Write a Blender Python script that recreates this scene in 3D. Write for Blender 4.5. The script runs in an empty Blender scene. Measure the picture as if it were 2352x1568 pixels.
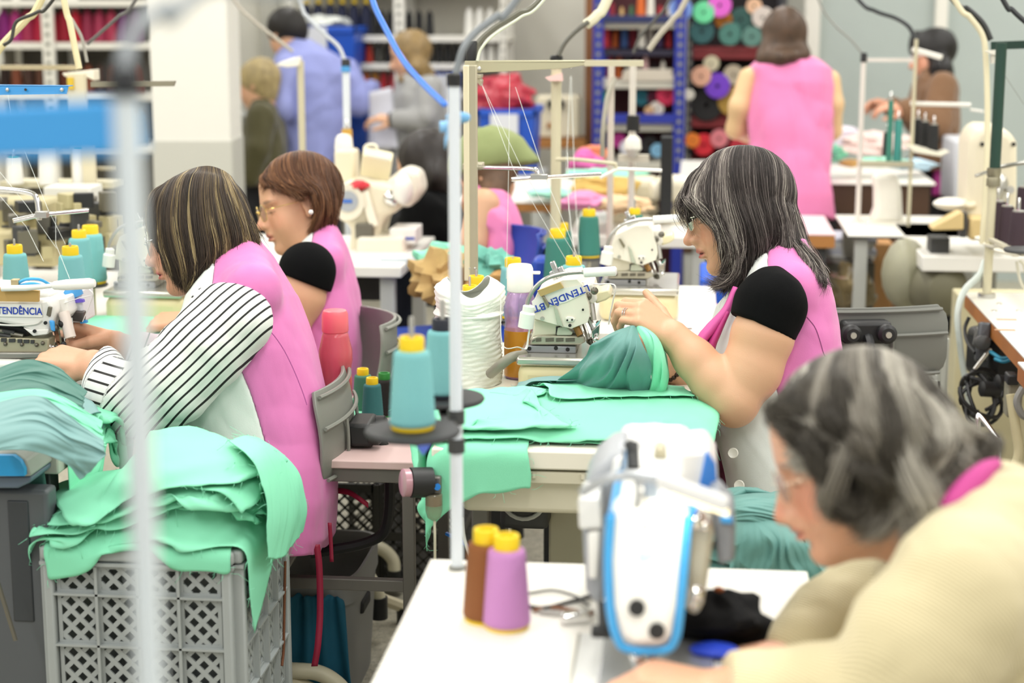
import bpy, bmesh, math, random
import numpy as np
from mathutils import Vector, Matrix
# ---------------------------------------------------------------- camera, world, lights, exposure
SC = bpy.context.scene
COL = SC.collection
FPX, CX, CY, CAMH = 4000.0, 1176.0, 784.0, 1.58
PITCH = math.atan(784 / FPX)
YAW = math.atan(424 * math.cos(PITCH) / FPX)
cam = bpy.data.cameras.new('camera')
cam.sensor_width = 36.0
cam.lens = FPX / 2352 * 36.0
cam.clip_start, cam.clip_end = 0.05, 60
cam.dof.use_dof = True
cam.dof.focus_distance = 3.55
cam.dof.aperture_fstop = 2.8
camo = bpy.data.objects.new('camera', cam)
camo.location = (0, 0, CAMH)
camo.rotation_euler = (math.pi / 2 - PITCH, 0, YAW)
COL.objects.link(camo)
SC.camera = camo
world = bpy.data.worlds.new('world')
SC.world = world
world.use_nodes = True
world.node_tree.nodes['Background'].inputs[0].default_value = (1.0, 0.99, 0.98, 1)
world.node_tree.nodes['Background'].inputs[1].default_value = 0.9
def area(name, loc, sx, sy, power, col=(1, .985, .965), rot=(0, 0, 0)):
 l = bpy.data.lights.new(name, 'AREA')
 l.shape, l.size, l.size_y, l.energy, l.color = 'RECTANGLE', sx, sy, power, col
 o = bpy.data.objects.new(name, l)
 o.location, o.rotation_euler = loc, rot
 COL.objects.link(o)
 return o
for _x in (-4.2, -2.1, 0.0, 2.1, 4.2):
 for _y, _p in ((0.6, 56), (3.6, 60), (6.6, 54), (9.4, 42)):
  area('ceiling_tube_lamp', (_x, _y, 3.05), .32, 2.4, _p)
SC.view_settings.view_transform = 'Standard'
SC.view_settings.look = 'None'
SC.view_settings.gamma = 1
SC.view_settings.use_curve_mapping = False
SC.view_settings.exposure = -0.52
SC.cycles.max_bounces = 6
SC.cycles.diffuse_bounces = 3
SC.cycles.transparent_max_bounces = 12
SC.cycles.sample_clamp_indirect = 4
SC.cycles.use_denoising = True
# ---------------------------------------------------------------- helpers
RNG = random.Random(7)
NP = np.random.default_rng(11)
PI = math.pi
_F = np.array((-math.sin(YAW) * math.cos(PITCH), math.cos(YAW) * math.cos(PITCH), -math.sin(PITCH)))
_R = np.array((math.cos(YAW), math.sin(YAW), 0.0))
_U = np.cross(_R, _F)
_C = np.array((0, 0, CAMH))
def P(px, py, Z):
 """the point that the photograph shows at px, py, at depth Z along the lens axis"""
 return _C + (_R * (px - CX) / FPX - _U * (py - CY) / FPX + _F) * Z
def PH(px, py, h):
 d = _R * (px - CX) / FPX - _U * (py - CY) / FPX + _F
 return _C + d * (h - CAMH) / d[2]
def PY(px, py, Y):
 d = _R * (px - CX) / FPX - _U * (py - CY) / FPX + _F
 return _C + d * Y / d[1]
def depth(v):
 return float((np.asarray(v, float) - _C) @ _F)
def lin(c):
 if isinstance(c, str):
  c = tuple(int(c[i:i + 2], 16) for i in (0, 2, 4))
 return tuple(((x / 255) / 12.92 if x <= 10 else ((x / 255 + .055) / 1.055) ** 2.4) for x in c[:3]) + (1,)
_MATS = {}
def mat(col, rough=.5, metal=0., bump=0., bscale=200., mott=0., mscale=6., sss=0., alpha=1., trans=0., emit=0., sheen=0., tint=None, spec=.5, weave=0.):
 key = (col, rough, metal, bump, bscale, mott, mscale, sss, alpha, trans, emit, sheen, tint, spec, weave)
 if key in _MATS:
  return _MATS[key]
 m = bpy.data.materials.new('m_%s' % (col if isinstance(col, str) else '%02x%02x%02x' % tuple(int(v) for v in col)))
 m.use_nodes = True
 nt = m.node_tree
 b = nt.nodes['Principled BSDF']
 L = nt.links.new
 b.inputs['Base Color'].default_value = lin(col)
 b.inputs['Roughness'].default_value = rough
 b.inputs['Metallic'].default_value = metal
 b.inputs['Specular IOR Level'].default_value = spec
 b.inputs['Alpha'].default_value = alpha
 b.inputs['Transmission Weight'].default_value = trans
 if sheen:
  b.inputs['Sheen Weight'].default_value = sheen
 if sss:
  b.inputs['Subsurface Weight'].default_value = sss
  b.inputs['Subsurface Radius'].default_value = (1, .35, .2)
  b.inputs['Subsurface Scale'].default_value = .006
 if emit:
  b.inputs['Emission Color'].default_value = lin(col)
  b.inputs['Emission Strength'].default_value = emit
 tc = nt.nodes.new('ShaderNodeTexCoord')
 src = None
 if tint:
  a = nt.nodes.new('ShaderNodeVertexColor')
  a.layer_name = tint
  src = a.outputs[0]
 if mott:
  n = nt.nodes.new('ShaderNodeTexNoise')
  n.inputs['Scale'].default_value = mscale
  n.inputs['Detail'].default_value = 5
  L(tc.outputs['Object'], n.inputs['Vector'])
  hs = nt.nodes.new('ShaderNodeHueSaturation')
  mr = nt.nodes.new('ShaderNodeMapRange')
  mr.inputs['To Min'].default_value = 1 - mott
  mr.inputs['To Max'].default_value = 1 + mott
  mr.inputs['From Min'].default_value = .25
  mr.inputs['From Max'].default_value = .75
  L(n.outputs[0], mr.inputs['Value'])
  L(mr.outputs[0], hs.inputs['Value'])
  hs.inputs['Color'].default_value = lin(col)
  if src:
   L(src, hs.inputs['Color'])
  src = hs.outputs[0]
 if src:
  L(src, b.inputs['Base Color'])
 if bump or weave:
  if weave:
   n = nt.nodes.new('ShaderNodeTexWave')
   n.inputs['Scale'].default_value = weave
   n.inputs['Distortion'].default_value = .6
   n.bands_direction = 'DIAGONAL'
  else:
   n = nt.nodes.new('ShaderNodeTexNoise')
   n.inputs['Scale'].default_value = bscale
   n.inputs['Detail'].default_value = 3
  bp = nt.nodes.new('ShaderNodeBump')
  bp.inputs['Strength'].default_value = bump or .3
  bp.inputs['Distance'].default_value = .002
  L(tc.outputs['Object'], n.inputs['Vector'])
  L(n.outputs[0], bp.inputs['Height'])
  L(bp.outputs[0], b.inputs['Normal'])
 _MATS[key] = m
 return m
def tag(o, label=None, cat=None, group=None, kind=None):
 for k, v in (('label', label), ('category', cat), ('group', group), ('kind', kind)):
  if v:
   o[k] = v
 return o
def thing(name, label, cat, loc=(0, 0, 0), group=None):
 o = bpy.data.objects.new(name, None)
 o.empty_display_size = .05
 COL.objects.link(o)
 o.location = tuple(float(v) for v in loc)
 return tag(o, label, cat, group)
def kids(o):
 return [c for c in bpy.data.objects if c.parent == o]
_KIDS = {}
def reg(o, parent):
 o.parent = parent
 _KIDS.setdefault(parent.name, []).append(o)
def root_loc(o):
 while o.parent is not None:
  o = o.parent
 return np.array(o.location)
def dup(o, loc=None, rz=None, parent=None, label=None, group=None, scale=None, mats=None):
 c = o.copy()
 COL.objects.link(c)
 if parent is not None:
  reg(c, parent)
 if loc is not None:
  c.location = tuple(float(v) for v in loc)
 if rz is not None:
  c.rotation_euler = rz if isinstance(rz, (tuple, list)) else (0, 0, rz)
 if scale is not None:
  c.scale = scale if isinstance(scale, tuple) else (scale,) * 3
 if label:
  c['label'] = label
 if group:
  c['group'] = group
 for ch in _KIDS.get(o.name, ()):
  dup(ch, parent=c, mats=mats)
 if mats and c.type == 'MESH':
  for a, b in mats:
   for s in c.material_slots:
    if s.link == 'DATA' and s.material == a:
     s.link = 'OBJECT'
     s.material = b
 return c
def frame(d, up=(0, 0, 1)):
 d = np.asarray(d, float)
 d = d / (np.linalg.norm(d) + 1e-12)
 u = np.asarray(up, float)
 if abs(d @ u) > .97 * np.linalg.norm(u):
  u = np.array((1.0, 0, 0)) if abs(d[0]) < .9 else np.array((0, 1.0, 0))
 x = np.cross(u, d)
 x /= np.linalg.norm(x)
 return x, np.cross(d, x), d
def spline(pts, n):
 """Catmull-Rom through pts, n samples"""
 p = np.asarray(pts, float)
 if len(p) < 3:
  t = np.linspace(0, 1, n)[:, None]
  return p[0] * (1 - t) + p[-1] * t
 q = np.vstack([2 * p[0] - p[1], p, 2 * p[-1] - p[-2]])
 t = np.linspace(0, len(p) - 1 - 1e-9, n)
 i = t.astype(int)
 f = (t - i)[:, None]
 a, b, c, d = q[i], q[i + 1], q[i + 2], q[i + 3]
 return .5 * (2 * b + (c - a) * f + (2 * a - 5 * b + 4 * c - d) * f ** 2 + (3 * b - a - 3 * c + d) * f ** 3)
class MB:
 def __init__(s):
  s.v, s.f, s.n = [], [], 0
 def add(s, v, f):
  v = np.asarray(v, float)
  s.v.append(v)
  n = s.n
  s.f += [tuple(i + n for i in q) for q in f]
  s.n += len(v)
  return s
 def box(s, c, size, ax=None):
  """c centre, size full extents; ax = (X,Y,Z axes) or an angle about z"""
  h = np.asarray(size, float) / 2
  v = np.array([(i, j, k) for k in (-1, 1) for j in (-1, 1) for i in (-1, 1)], float) * h
  if ax is not None:
   if isinstance(ax, (int, float)):
    ax = ((math.cos(ax), math.sin(ax), 0), (-math.sin(ax), math.cos(ax), 0), (0, 0, 1))
   v = v @ np.asarray(ax, float)
  return s.add(v + np.asarray(c, float), [(0, 2, 3, 1), (4, 5, 7, 6), (0, 1, 5, 4), (2, 6, 7, 3), (0, 4, 6, 2), (1, 3, 7, 5)])
 def bar(s, a, b, w, t, up=(0, 0, 1)):
  a, b = np.asarray(a, float), np.asarray(b, float)
  x, y, d = frame(b - a, up)
  return s.box((a + b) / 2, (w, t, np.linalg.norm(b - a)), (x, y, d))
 def tube(s, path, r, n=8, cap=True, sm=0, el=None, up=(0, 0, 1)):
  path = np.asarray(path, float)
  if sm:
   if np.ndim(r):
    r = np.interp(np.linspace(0, 1, sm), np.linspace(0, 1, len(r)), r)
   path = spline(path, sm)
  m = len(path)
  r = np.broadcast_to(np.asarray(r, float), (m,))
  tg = np.gradient(path, axis=0)
  x, y, d = frame(tg[0], up)
  a = np.arange(n) * 2 * PI / n
  ca, sa = np.cos(a), np.sin(a) * (el or 1)
  vs = []
  for i in range(m):
   d = tg[i] / (np.linalg.norm(tg[i]) + 1e-12)
   x = x - d * (x @ d)
   x /= np.linalg.norm(x) + 1e-12
   y = np.cross(d, x)
   vs.append(path[i] + r[i] * (ca[:, None] * x + sa[:, None] * y))
  f = [(i * n + j, i * n + (j + 1) % n, (i + 1) * n + (j + 1) % n, (i + 1) * n + j) for i in range(m - 1) for j in range(n)]
  if cap:
   f += [tuple(range(n))[::-1], tuple((m - 1) * n + j for j in range(n))]
  return s.add(np.vstack(vs), f)
 def lathe(s, prof, c=(0, 0, 0), ax=(0, 0, 1), n=20, cap=True):
  """prof: (radius, height) pairs along ax from c"""
  x, y, d = frame(ax)
  c = np.asarray(c, float)
  a = np.arange(n) * 2 * PI / n
  ring = np.cos(a)[:, None] * x + np.sin(a)[:, None] * y
  v = np.vstack([c + d * h + ring * max(r, 1e-5) for r, h in prof])
  m = len(prof)
  f = [(i * n + j, i * n + (j + 1) % n, (i + 1) * n + (j + 1) % n, (i + 1) * n + j) for i in range(m - 1) for j in range(n)]
  if cap:
   f += [tuple(range(n))[::-1], tuple((m - 1) * n + j for j in range(n))]
  return s.add(v, f)
 def ball(s, c, r, n=12, m=8, ax=None):
  r = np.broadcast_to(np.asarray(r, float), (3,))
  v = [(0, 0, -1)]
  for i in range(1, m):
   t = -PI / 2 + PI * i / m
   v += [(math.cos(t) * math.cos(2 * PI * j / n), math.cos(t) * math.sin(2 * PI * j / n), math.sin(t)) for j in range(n)]
  v += [(0, 0, 1)]
  f = [(0, 1 + (j + 1) % n, 1 + j) for j in range(n)]
  for i in range(m - 2):
   b = 1 + i * n
   f += [(b + j, b + (j + 1) % n, b + n + (j + 1) % n, b + n + j) for j in range(n)]
  b, t = 1 + (m - 2) * n, 1 + (m - 1) * n
  f += [(b + j, b + (j + 1) % n, t) for j in range(n)]
  v = np.array(v) * r
  if ax is not None:
   v = v @ np.asarray(ax, float)
  return s.add(v + np.asarray(c, float), f)
 def prism(s, poly, off):
  """poly: list of 3-D points (planar outline); off: extrusion vector"""
  p = np.asarray(poly, float)
  n = len(p)
  return s.add(np.vstack([p, p + np.asarray(off, float)]), [tuple(range(n))[::-1], tuple(range(n, 2 * n))] + [(i, (i + 1) % n, n + (i + 1) % n, n + i) for i in range(n)])
 def sheet(s, g):
  g = np.asarray(g, float)
  a, b = g.shape[:2]
  return s.add(g.reshape(-1, 3), [(i * b + j, i * b + j + 1, (i + 1) * b + j + 1, (i + 1) * b + j) for i in range(a - 1) for j in range(b - 1)])
 def build(s, name, m, parent=None, smooth=True, bevel=0., sub=0, solid=0., seg=2, auto=40):
  me = bpy.data.meshes.new(name)
  v = np.vstack(s.v)
  if parent is not None:
   v = v - root_loc(parent)
  me.from_pydata(v.tolist(), [], s.f)
  o = bpy.data.objects.new(name, me)
  COL.objects.link(o)
  if m is not None:
   me.materials.append(m)
  if parent is not None:
   reg(o, parent)
  finish(o, smooth, bevel, sub, solid, seg, auto)
  return o
def finish(o, smooth=True, bevel=0., sub=0, solid=0., seg=2, auto=40):
 me = o.data
 if smooth:
  me.polygons.foreach_set('use_smooth', [True] * len(me.polygons))
  if auto < 180:
   bm = bmesh.new()
   bm.from_mesh(me)
   lim = math.radians(auto)
   for e in bm.edges:
    e.smooth = len(e.link_faces) == 2 and e.calc_face_angle(0) < lim
   bm.to_mesh(me)
   bm.free()
 if solid:
  md = o.modifiers.new('solid', 'SOLIDIFY')
  md.thickness, md.offset = solid, 0
 if bevel:
  md = o.modifiers.new('bevel', 'BEVEL')
  md.width, md.segments, md.limit_method, md.angle_limit = bevel, seg, 'ANGLE', math.radians(35)
  md.harden_normals = False
 if sub:
  md = o.modifiers.new('sub', 'SUBSURF')
  md.levels = md.render_levels = sub
def single(mb, name, m, label, cat, group=None, **kw):
 """a thing that is one mesh, its origin at its base"""
 v = np.vstack(mb.v)
 c = np.array([(v[:, 0].min() + v[:, 0].max()) / 2, (v[:, 1].min() + v[:, 1].max()) / 2, v[:, 2].min()])
 mb.v = [v - c]
 o = mb.build(name, m, None, **kw)
 o.location = tuple(c)
 return tag(o, label, cat, group)
def text(body, name, m, parent, loc, xaxis, yaxis, size, ext=.0004, sx=1.0):
 c = bpy.data.curves.new(name, 'FONT')
 c.body, c.size, c.extrude, c.align_x, c.align_y = body, size, ext, 'CENTER', 'CENTER'
 c.offset = size * .012
 o = bpy.data.objects.new(name, c)
 COL.objects.link(o)
 c.materials.append(m)
 x = np.asarray(xaxis, float) / np.linalg.norm(xaxis)
 y = np.asarray(yaxis, float)
 y = y - x * (x @ y)
 y /= np.linalg.norm(y)
 z = np.cross(x, y)
 l = np.asarray(loc, float)
 if parent is not None:
  l = l - root_loc(parent)
 dg = bpy.context.evaluated_depsgraph_get()
 me = bpy.data.meshes.new_from_object(o.evaluated_get(dg))
 bpy.data.objects.remove(o)
 o = bpy.data.objects.new(name, me)
 COL.objects.link(o)
 if parent is not None:
  reg(o, parent)
 o['kind'] = 'stuff'
 o.matrix_local = Matrix([[x[0] * sx, y[0], z[0], l[0]], [x[1] * sx, y[1], z[1], l[1]], [x[2] * sx, y[2], z[2], l[2]], [0, 0, 0, 1]])
 return o
# ---------------------------------------------------------------- the room
M_WALL = mat('e4e2d6', .8, mott=.03, mscale=2)
M_WHITE = mat('eceae0', .45)
M_CREAM = mat('e9e0c6', .42)
M_CREAM2 = mat('dcd3b4', .45)
M_STEEL = mat('c9c8c2', .28, .9)
M_DSTEEL = mat('77746a', .4, .8)
M_BLACK = mat('191a1b', .5)
M_DGREY = mat('3c3d3d', .55)
M_GREY = mat('8a8b86', .5)
M_LGREY = mat('b9bbb6', .5)
M_CHROME = mat('e6e6e6', .12, 1.)
M_WTOP = mat('f0eee6', .28, mott=.01)
M_WOODE = mat('b0783e', .5, mott=.12, mscale=9)
M_YEL = mat('f2cf1d', .45)
M_TEALSP = mat('80c6c8', .7, weave=260., bump=.5)
M_DTEALSP = mat('3c8577', .7, weave=260., bump=.5)
YB = 10.6
def struct(mb, name, m, **kw):
 o = mb.build(name, m, None, **kw)
 o['kind'] = 'structure'
 return o
def floor_mat():
 m = bpy.data.materials.new('terrazzo')
 m.use_nodes = True
 nt = m.node_tree
 L = nt.links.new
 b = nt.nodes['Principled BSDF']
 b.inputs['Roughness'].default_value = .45
 tc = nt.nodes.new('ShaderNodeTexCoord')
 v = nt.nodes.new('ShaderNodeTexVoronoi')
 v.inputs['Scale'].default_value = 130
 n = nt.nodes.new('ShaderNodeTexNoise')
 n.inputs['Scale'].default_value = 45
 n.inputs['Detail'].default_value = 6
 L(tc.outputs['Object'], v.inputs['Vector'])
 L(tc.outputs['Object'], n.inputs['Vector'])
 r = nt.nodes.new('ShaderNodeValToRGB')
 r.color_ramp.elements[0].position, r.color_ramp.elements[0].color = .2, lin('8c8876')
 r.color_ramp.elements[1].position, r.color_ramp.elements[1].color = .75, lin('c6c1ad')
 mx = nt.nodes.new('ShaderNodeMix')
 mx.data_type = 'RGBA'
 L(n.outputs[0], r.inputs[0])
 st = nt.nodes.new('ShaderNodeMath')
 st.operation = 'LESS_THAN'
 st.inputs[1].default_value = .22
 L(v.outputs['Distance'], st.inputs[0])
 L(r.outputs[0], mx.inputs[6])
 mx.inputs[7].default_value = lin('63604f')
 L(st.outputs[0], mx.inputs[0])
 L(mx.outputs[2], b.inputs['Base Color'])
 return m
struct(MB().box((0, 4.5, -.05), (14, 13, .1)), 'floor', floor_mat())
struct(MB().box((0, 4.5, 3.25), (14, 13, .1)), 'ceiling', mat('eeece6', .9))
struct(MB().box((0, YB + .1, 1.6), (14, .2, 3.4)), 'wall_back', M_WALL)
struct(MB().box((-6.9, 4.5, 1.6), (.2, 13, 3.4)), 'wall_left', M_WALL)
struct(MB().box((6.9, 4.5, 1.6), (.2, 13, 3.4)), 'wall_right', M_WALL)
# pillar, white above a grey painted base
c0, c1 = P(333, 60, 7.7), P(512, 60, 7.7)
pc = (c0 + c1) / 2
pw = np.linalg.norm(c1 - c0)
zs = P(420, 328, 7.7)[2]
struct(MB().box((pc[0], pc[1] + pw / 2, (3.2 + zs) / 2), (pw, pw, 3.2 - zs), YAW), 'pillar', mat('ecebe2', .7))
struct(MB().box((pc[0], pc[1] + pw / 2, zs / 2), (pw + .01, pw + .01, zs), YAW), 'pillar_base', mat('c9c9bf', .6))
# grey partition at the right, white mullions
pz0, pz1 = PY(1862, 300, YB - .5), PY(2600, 300, YB - .5)
struct(MB().box(((pz0[0] + pz1[0]) / 2, YB - .48, 1.6), (pz1[0] - pz0[0], .04, 3.2)), 'wall_partition', mat('b4bfbb', .35, mott=.02))
for k, (x0, x1) in enumerate(((1843, 1878), (2140, 2168))):
 a, b = PY(x0, 200, YB - .53), PY(x1, 200, YB - .53)
 struct(MB().box(((a[0] + b[0]) / 2, YB - .53, 1.6), (b[0] - a[0], .06, 3.2)), 'trim_%d' % (k + 1), M_WHITE)
# ---------------------------------------------------------------- far shelves, racks, bins
def meshdata(mb, name, smooth=True, auto=40):
 o = mb.build(name, None, None, smooth=smooth, auto=auto)
 me = o.data
 bpy.data.objects.remove(o)
 me.materials.append(M_GREY)
 return me
ME_CONE = meshdata(MB().lathe([(.36, 0), (.46, .02), (.47, .08), (.34, .86), (.26, .88), (.17, .9), (.16, 1), (.1, 1)], n=16), 'far_cone')
ME_ROLL = meshdata(MB().lathe([(.16, -.3), (.95, -.3), (1, -.25), (1, .25), (.95, .3), (.16, .3), (.16, -.3)], ax=(0, -1, 0), n=24, cap=False), 'far_roll')
ORD = ('first', 'second', 'third', 'fourth', 'fifth', 'sixth', 'seventh')
def far(me, name, loc, scale, col, label, cat, group=None, rz=0):
 o = bpy.data.objects.new(name, me)
 COL.objects.link(o)
 o.location = tuple(loc)
 o.scale = scale
 o.rotation_euler = (0, 0, rz)
 o.material_slots[0].link = 'OBJECT'
 o.material_slots[0].material = mat(col, .65)
 return tag(o, label, cat, group)
def far_cone(px, pyb, Y, hpx, col, label, group, cat='thread cone', w=.95):
 b = PY(px, pyb, Y)
 h = hpx * depth(b) / FPX
 return far(ME_CONE, 'thread_cone', b, (h * w * .5, h * w * .5, h), col, label, cat, group)
def far_roll(px, py, Y, rpx, col, label, group, thick=1.0):
 c = PY(px, py, Y)
 r = rpx * depth(c) / FPX
 return far(ME_ROLL, 'ribbon_roll', c, (r, r * thick, r), col, label, 'ribbon roll', group, rz=RNG.uniform(-.25, .25))
def shelf(name, label, x0, x1, Y, boards, ups, dep, bm=M_WHITE, um=M_WHITE, th=.035, back=None, group=None, bt=None, y_bot=1.0):
 a, b = PY(x0, 200, Y), PY(x1, 200, Y)
 t = thing(name, label, 'shelf', (a[0], Y, 0), group)
 for i, y in enumerate(boards):
  z = PY((x0 + x1) / 2, y, Y)[2]
  MB().box(((a[0] + b[0]) / 2, Y + dep / 2, z - th / 2), (b[0] - a[0], dep, th)).build('shelf_board', bt or bm, t, bevel=.003)
 for ux, uw in ups:
  u0, u1 = PY(ux, 200, Y)[0], PY(ux + uw, 200, Y)[0]
  for k in (0, 1):
   m = MB().box(((u0 + u1) / 2, Y + k * (dep - .03) - .012, 1.1), (u1 - u0, .03, 2.2))
   o = m.build('upright', um, t, bevel=.002)
  if k:
   h = MB()
   for q in range(26):
    h.box(((u0 + u1) / 2, Y - .0285, .75 + q * .05), ((u1 - u0) * .35, .003, .022))
   h.build('slots', mat('8a8a80', .7), o, smooth=False)['kind'] = 'stuff'
 if back:
  MB().box(((a[0] + b[0]) / 2, Y + dep + .01, 1.1), (b[0] - a[0], .01, 2.2)).build('back_panel', back, t)
 return t
YL = 9.1
shelf('storage_shelf', 'white steel shelving packed with red and brown thread cones, beside the square pillar', -60, 345, YL, (0, 98, 216, 335), ((-20, 14), (106, 26)), .42, back=mat('6e6a60', .8))
cols = ['8a2a86', '8f2380', 'b0347f', 'a2284f', 'ad1238', 'c01a3c', 'a31430', 'b5122f', '8e2244', 'a02e50', 'a83250', '6d3a70', '63355f']
nm = {'8a2a86': 'purple', '8f2380': 'violet', 'b0347f': 'magenta', 'a2284f': 'crimson', 'ad1238': 'dark red', 'c01a3c': 'bright red', 'a31430': 'deep red', 'b5122f': 'scarlet', '8e2244': 'wine red', 'a02e50': 'raspberry', 'a83250': 'dusty red', '6d3a70': 'plum', '63355f': 'dark plum'}
for i, c in enumerate(cols):
 far_cone(-16 + i * 27.5, 97, YL + .12, 74, c, '%s thread cone in the upper row of the white shelving' % nm[c], 'upper row of thread cones')
browns = ['6b3018', '2a1610', '7a3f26', '40261a', '55301c', '1f1512']
bn = ['rust brown', 'black brown', 'light brown', 'umber', 'chestnut', 'near black']
for i in range(13):
 c = i % 6
 far_cone(-14 + i * 27.5, 214, YL + .12, 66, browns[c], '%s %s thread cone in the row below the red cones' % (ORD[i // 6], bn[c]), 'row of brown thread cones')
for i in range(5):
 far_cone(222 + i * 25, 332, YL + .12, 80, ['2f6fa8', '3b97a5', '56b3ad', '3f9d98', '2f6b8f'][i], ['denim blue', 'sea blue', 'pale teal', 'green teal', 'steel blue'][i] + ' thread cone low on the shelving beside the pillar', 'low row of blue thread cones')
YR = 10.0
shelf('storage_shelf', 'white steel shelving with navy, black and white thread cones on the back wall', 686, 1165, YR, (-40, 82, 146, 212, 330), ((664, 14), (908, 24), (1150, 14)), .4, back=mat('c9c6ba', .8))
for i in range(6):
 far_cone(704 + i * 27.5, 81, YR + .1, 74, '141b3a', '%s navy thread cone with yellow tip from the left on the back shelving' % ORD[i], 'navy thread cones')
 c = PY(704 + i * 27.5, 9, YR + .1)
 o = single(MB().lathe([(.012, 0), (.016, .004), (.016, .02), (.01, .026)], c, n=10), 'cone_tip', M_YEL, 'yellow plastic tip on the %s navy thread cone from the left' % ORD[i], 'cone tip', 'yellow tips of the navy cones')
for i in range(6):
 far_cone((858, 877, 896, 940, 963, 987)[i], 81, YR + .1, 56, '17181b', '%s black thread cone from the left in the upper back shelf' % ORD[i], 'black thread cones above', w=.8)
for i in range(4):
 far_cone(1078 + i * 24, 81, YR + .1, 62, 'f0efe8', '%s white thread cone from the left in the upper back shelf' % ORD[i], 'white thread cones above', w=.8)
for i, (c, n_) in enumerate((('c02a92', 'magenta'), ('c23a2c', 'vermilion'), ('55554c', 'grey'), ('1d1f20', 'charcoal'))):
 far_cone(825 + i * 23, 145, YR + .1, 44, c, n_ + ' thread cone in the middle back shelf behind the blue bin', 'mixed thread cones')
for i in range(6):
 far_cone(972 + i * 19, 146, YR + .1, 44, '141517', '%s black thread cone from the left in the middle back shelf' % ORD[i], 'black thread cones below', w=.8)
for i in range(4):
 far_cone(1086 + i * 21, 146, YR + .1, 46, 'ecebe4', '%s white thread cone from the left in the middle back shelf' % ORD[i], 'white thread cones below', w=.8)
for i, (c, n_) in enumerate((('d8432a', 'coral'), ('d9702a', 'orange'), ('c98a30', 'amber'), ('c9303a', 'cherry'), ('d02a44', 'ruby'), ('b82438', 'maroon'))):
 far_cone(822 + i * 20, 211, YR + .1, 46, c, n_ + ' thread cone in the lower back shelf', 'orange and red thread cones', w=.85)
def bin_box(px0, px1, py0, py1, Y, label, paper=None, col='1f56c4'):
 a, b = PY(px0, py1, Y), PY(px1, py0, Y)
 w, h = b[0] - a[0], b[2] - a[2]
 c = ((a[0] + b[0]) / 2, Y + .2, a[2])
 t = thing('storage_bin', label, 'bin', c)
 m = mat(col, .4)
 d = .4
 mb = MB()
 o0 = [(-w * .44, -d * .44), (w * .44, -d * .44), (w * .44, d * .44), (-w * .44, d * .44)]
 v, f = [], []
 for (s, z) in ((.88, 0), (1, h), (.94, h), (.83, .02)):
  for x, y in ((-1, -1), (1, -1), (1, 1), (-1, 1)):
   v.append((c[0] + x * s * w / 2, c[1] + y * s * d / 2, c[2] + z))
 for k in range(3):
  for j in range(4):
   f.append((k * 4 + j, k * 4 + (j + 1) % 4, k * 4 + 4 + (j + 1) % 4, k * 4 + 4 + j))
 f += [(3, 2, 1, 0), (12, 13, 14, 15)]
 mb.add(v, f).build('bin_body', m, t, smooth=False)
 r = MB()
 for s, x, y in ((0, 0, -1), (1, 1, 0), (0, 0, 1), (1, -1, 0)):
  r.box((c[0] + x * w / 2, c[1] + y * d / 2, c[2] + h - .015), (.02 if s else w + .02, d + .02 if s else .02, .035))
 r.build('rim', m, t, bevel=.004)
 if paper:
  p0, p1 = PY(paper[0], paper[3], Y - .01), PY(paper[2], paper[1], Y - .01)
  MB().box(((p0[0] + p1[0]) / 2, Y - .012, (p0[2] + p1[2]) / 2), (p1[0] - p0[0], .004, p1[2] - p0[2])).build('paper_sheet', mat('dcdfe6', .7), t)
 return t
bin_box(690, 815, 62, 165, 9.75, 'deep blue plastic bin with a paper sheet, behind the man in the shirt', (692, 62, 750, 125))
bin_box(803, 842, 268, 350, 9.3, 'blue plastic bin half hidden behind the long white paper')
bin_box(1100, 1228, 252, 400, 8.6, 'blue plastic bin with a white sheet under the red bag', (1126, 262, 1190, 340))
bin_box(985, 1036, 172, 300, 9.72, 'blue rimmed bin with a big white sheet behind the woman in grey', (988, 172, 1034, 300))
_bq = PY(1164, 400, 8.6)
slab0 = thing('bin_trolley', 'low grey trolley under the blue bin with the red bag', 'trolley', (_bq[0], 8.8, 0))
MB().box((_bq[0], 8.8, _bq[2] - .02), (.34, .44, .03)).build('deck', M_LGREY, slab0, bevel=.004)
for _sx in (-.14, .14):
 for _sy in (-.18, .18):
  MB().box((_bq[0] + _sx, 8.8 + _sy, (_bq[2] - .035) / 2), (.03, .03, _bq[2] - .035)).build('leg', M_LGREY, slab0)
def blob(c, r, n=18, m=12, amp=.18, seed=0, fr=2.2):
 mb = MB().ball((0, 0, 0), 1, n, m)
 v = mb.v[0]
 g = np.random.default_rng(seed)
 d = np.zeros(len(v))
 for k in range(7):
  w = g.normal(size=3) * fr * (1 + k * .5)
  d += np.sin(v @ w + g.uniform(0, 6)) * amp / (1 + k * .5)
 mb.v = [v * (1 + d[:, None]) * np.asarray(r) + np.asarray(c, float)]
 return mb
c = PY(1156, 222, 8.75)
single(blob(c, (.135, .13, .1), 32, 20, .14, 3, 3.5), 'plastic_bag', mat('c23a4c', .25, trans=.1), 'crumpled red plastic bag heaped in the blue bin', 'bag')
c = PY(752, 52, 9.95)
single(blob(c, (.15, .14, .035), 32, 14, .14, 5, 3.5), 'plastic_wrap', mat('d0d4d0', .25), 'crumpled clear plastic wrap on top of the deep blue bin', 'plastic wrap')
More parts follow.
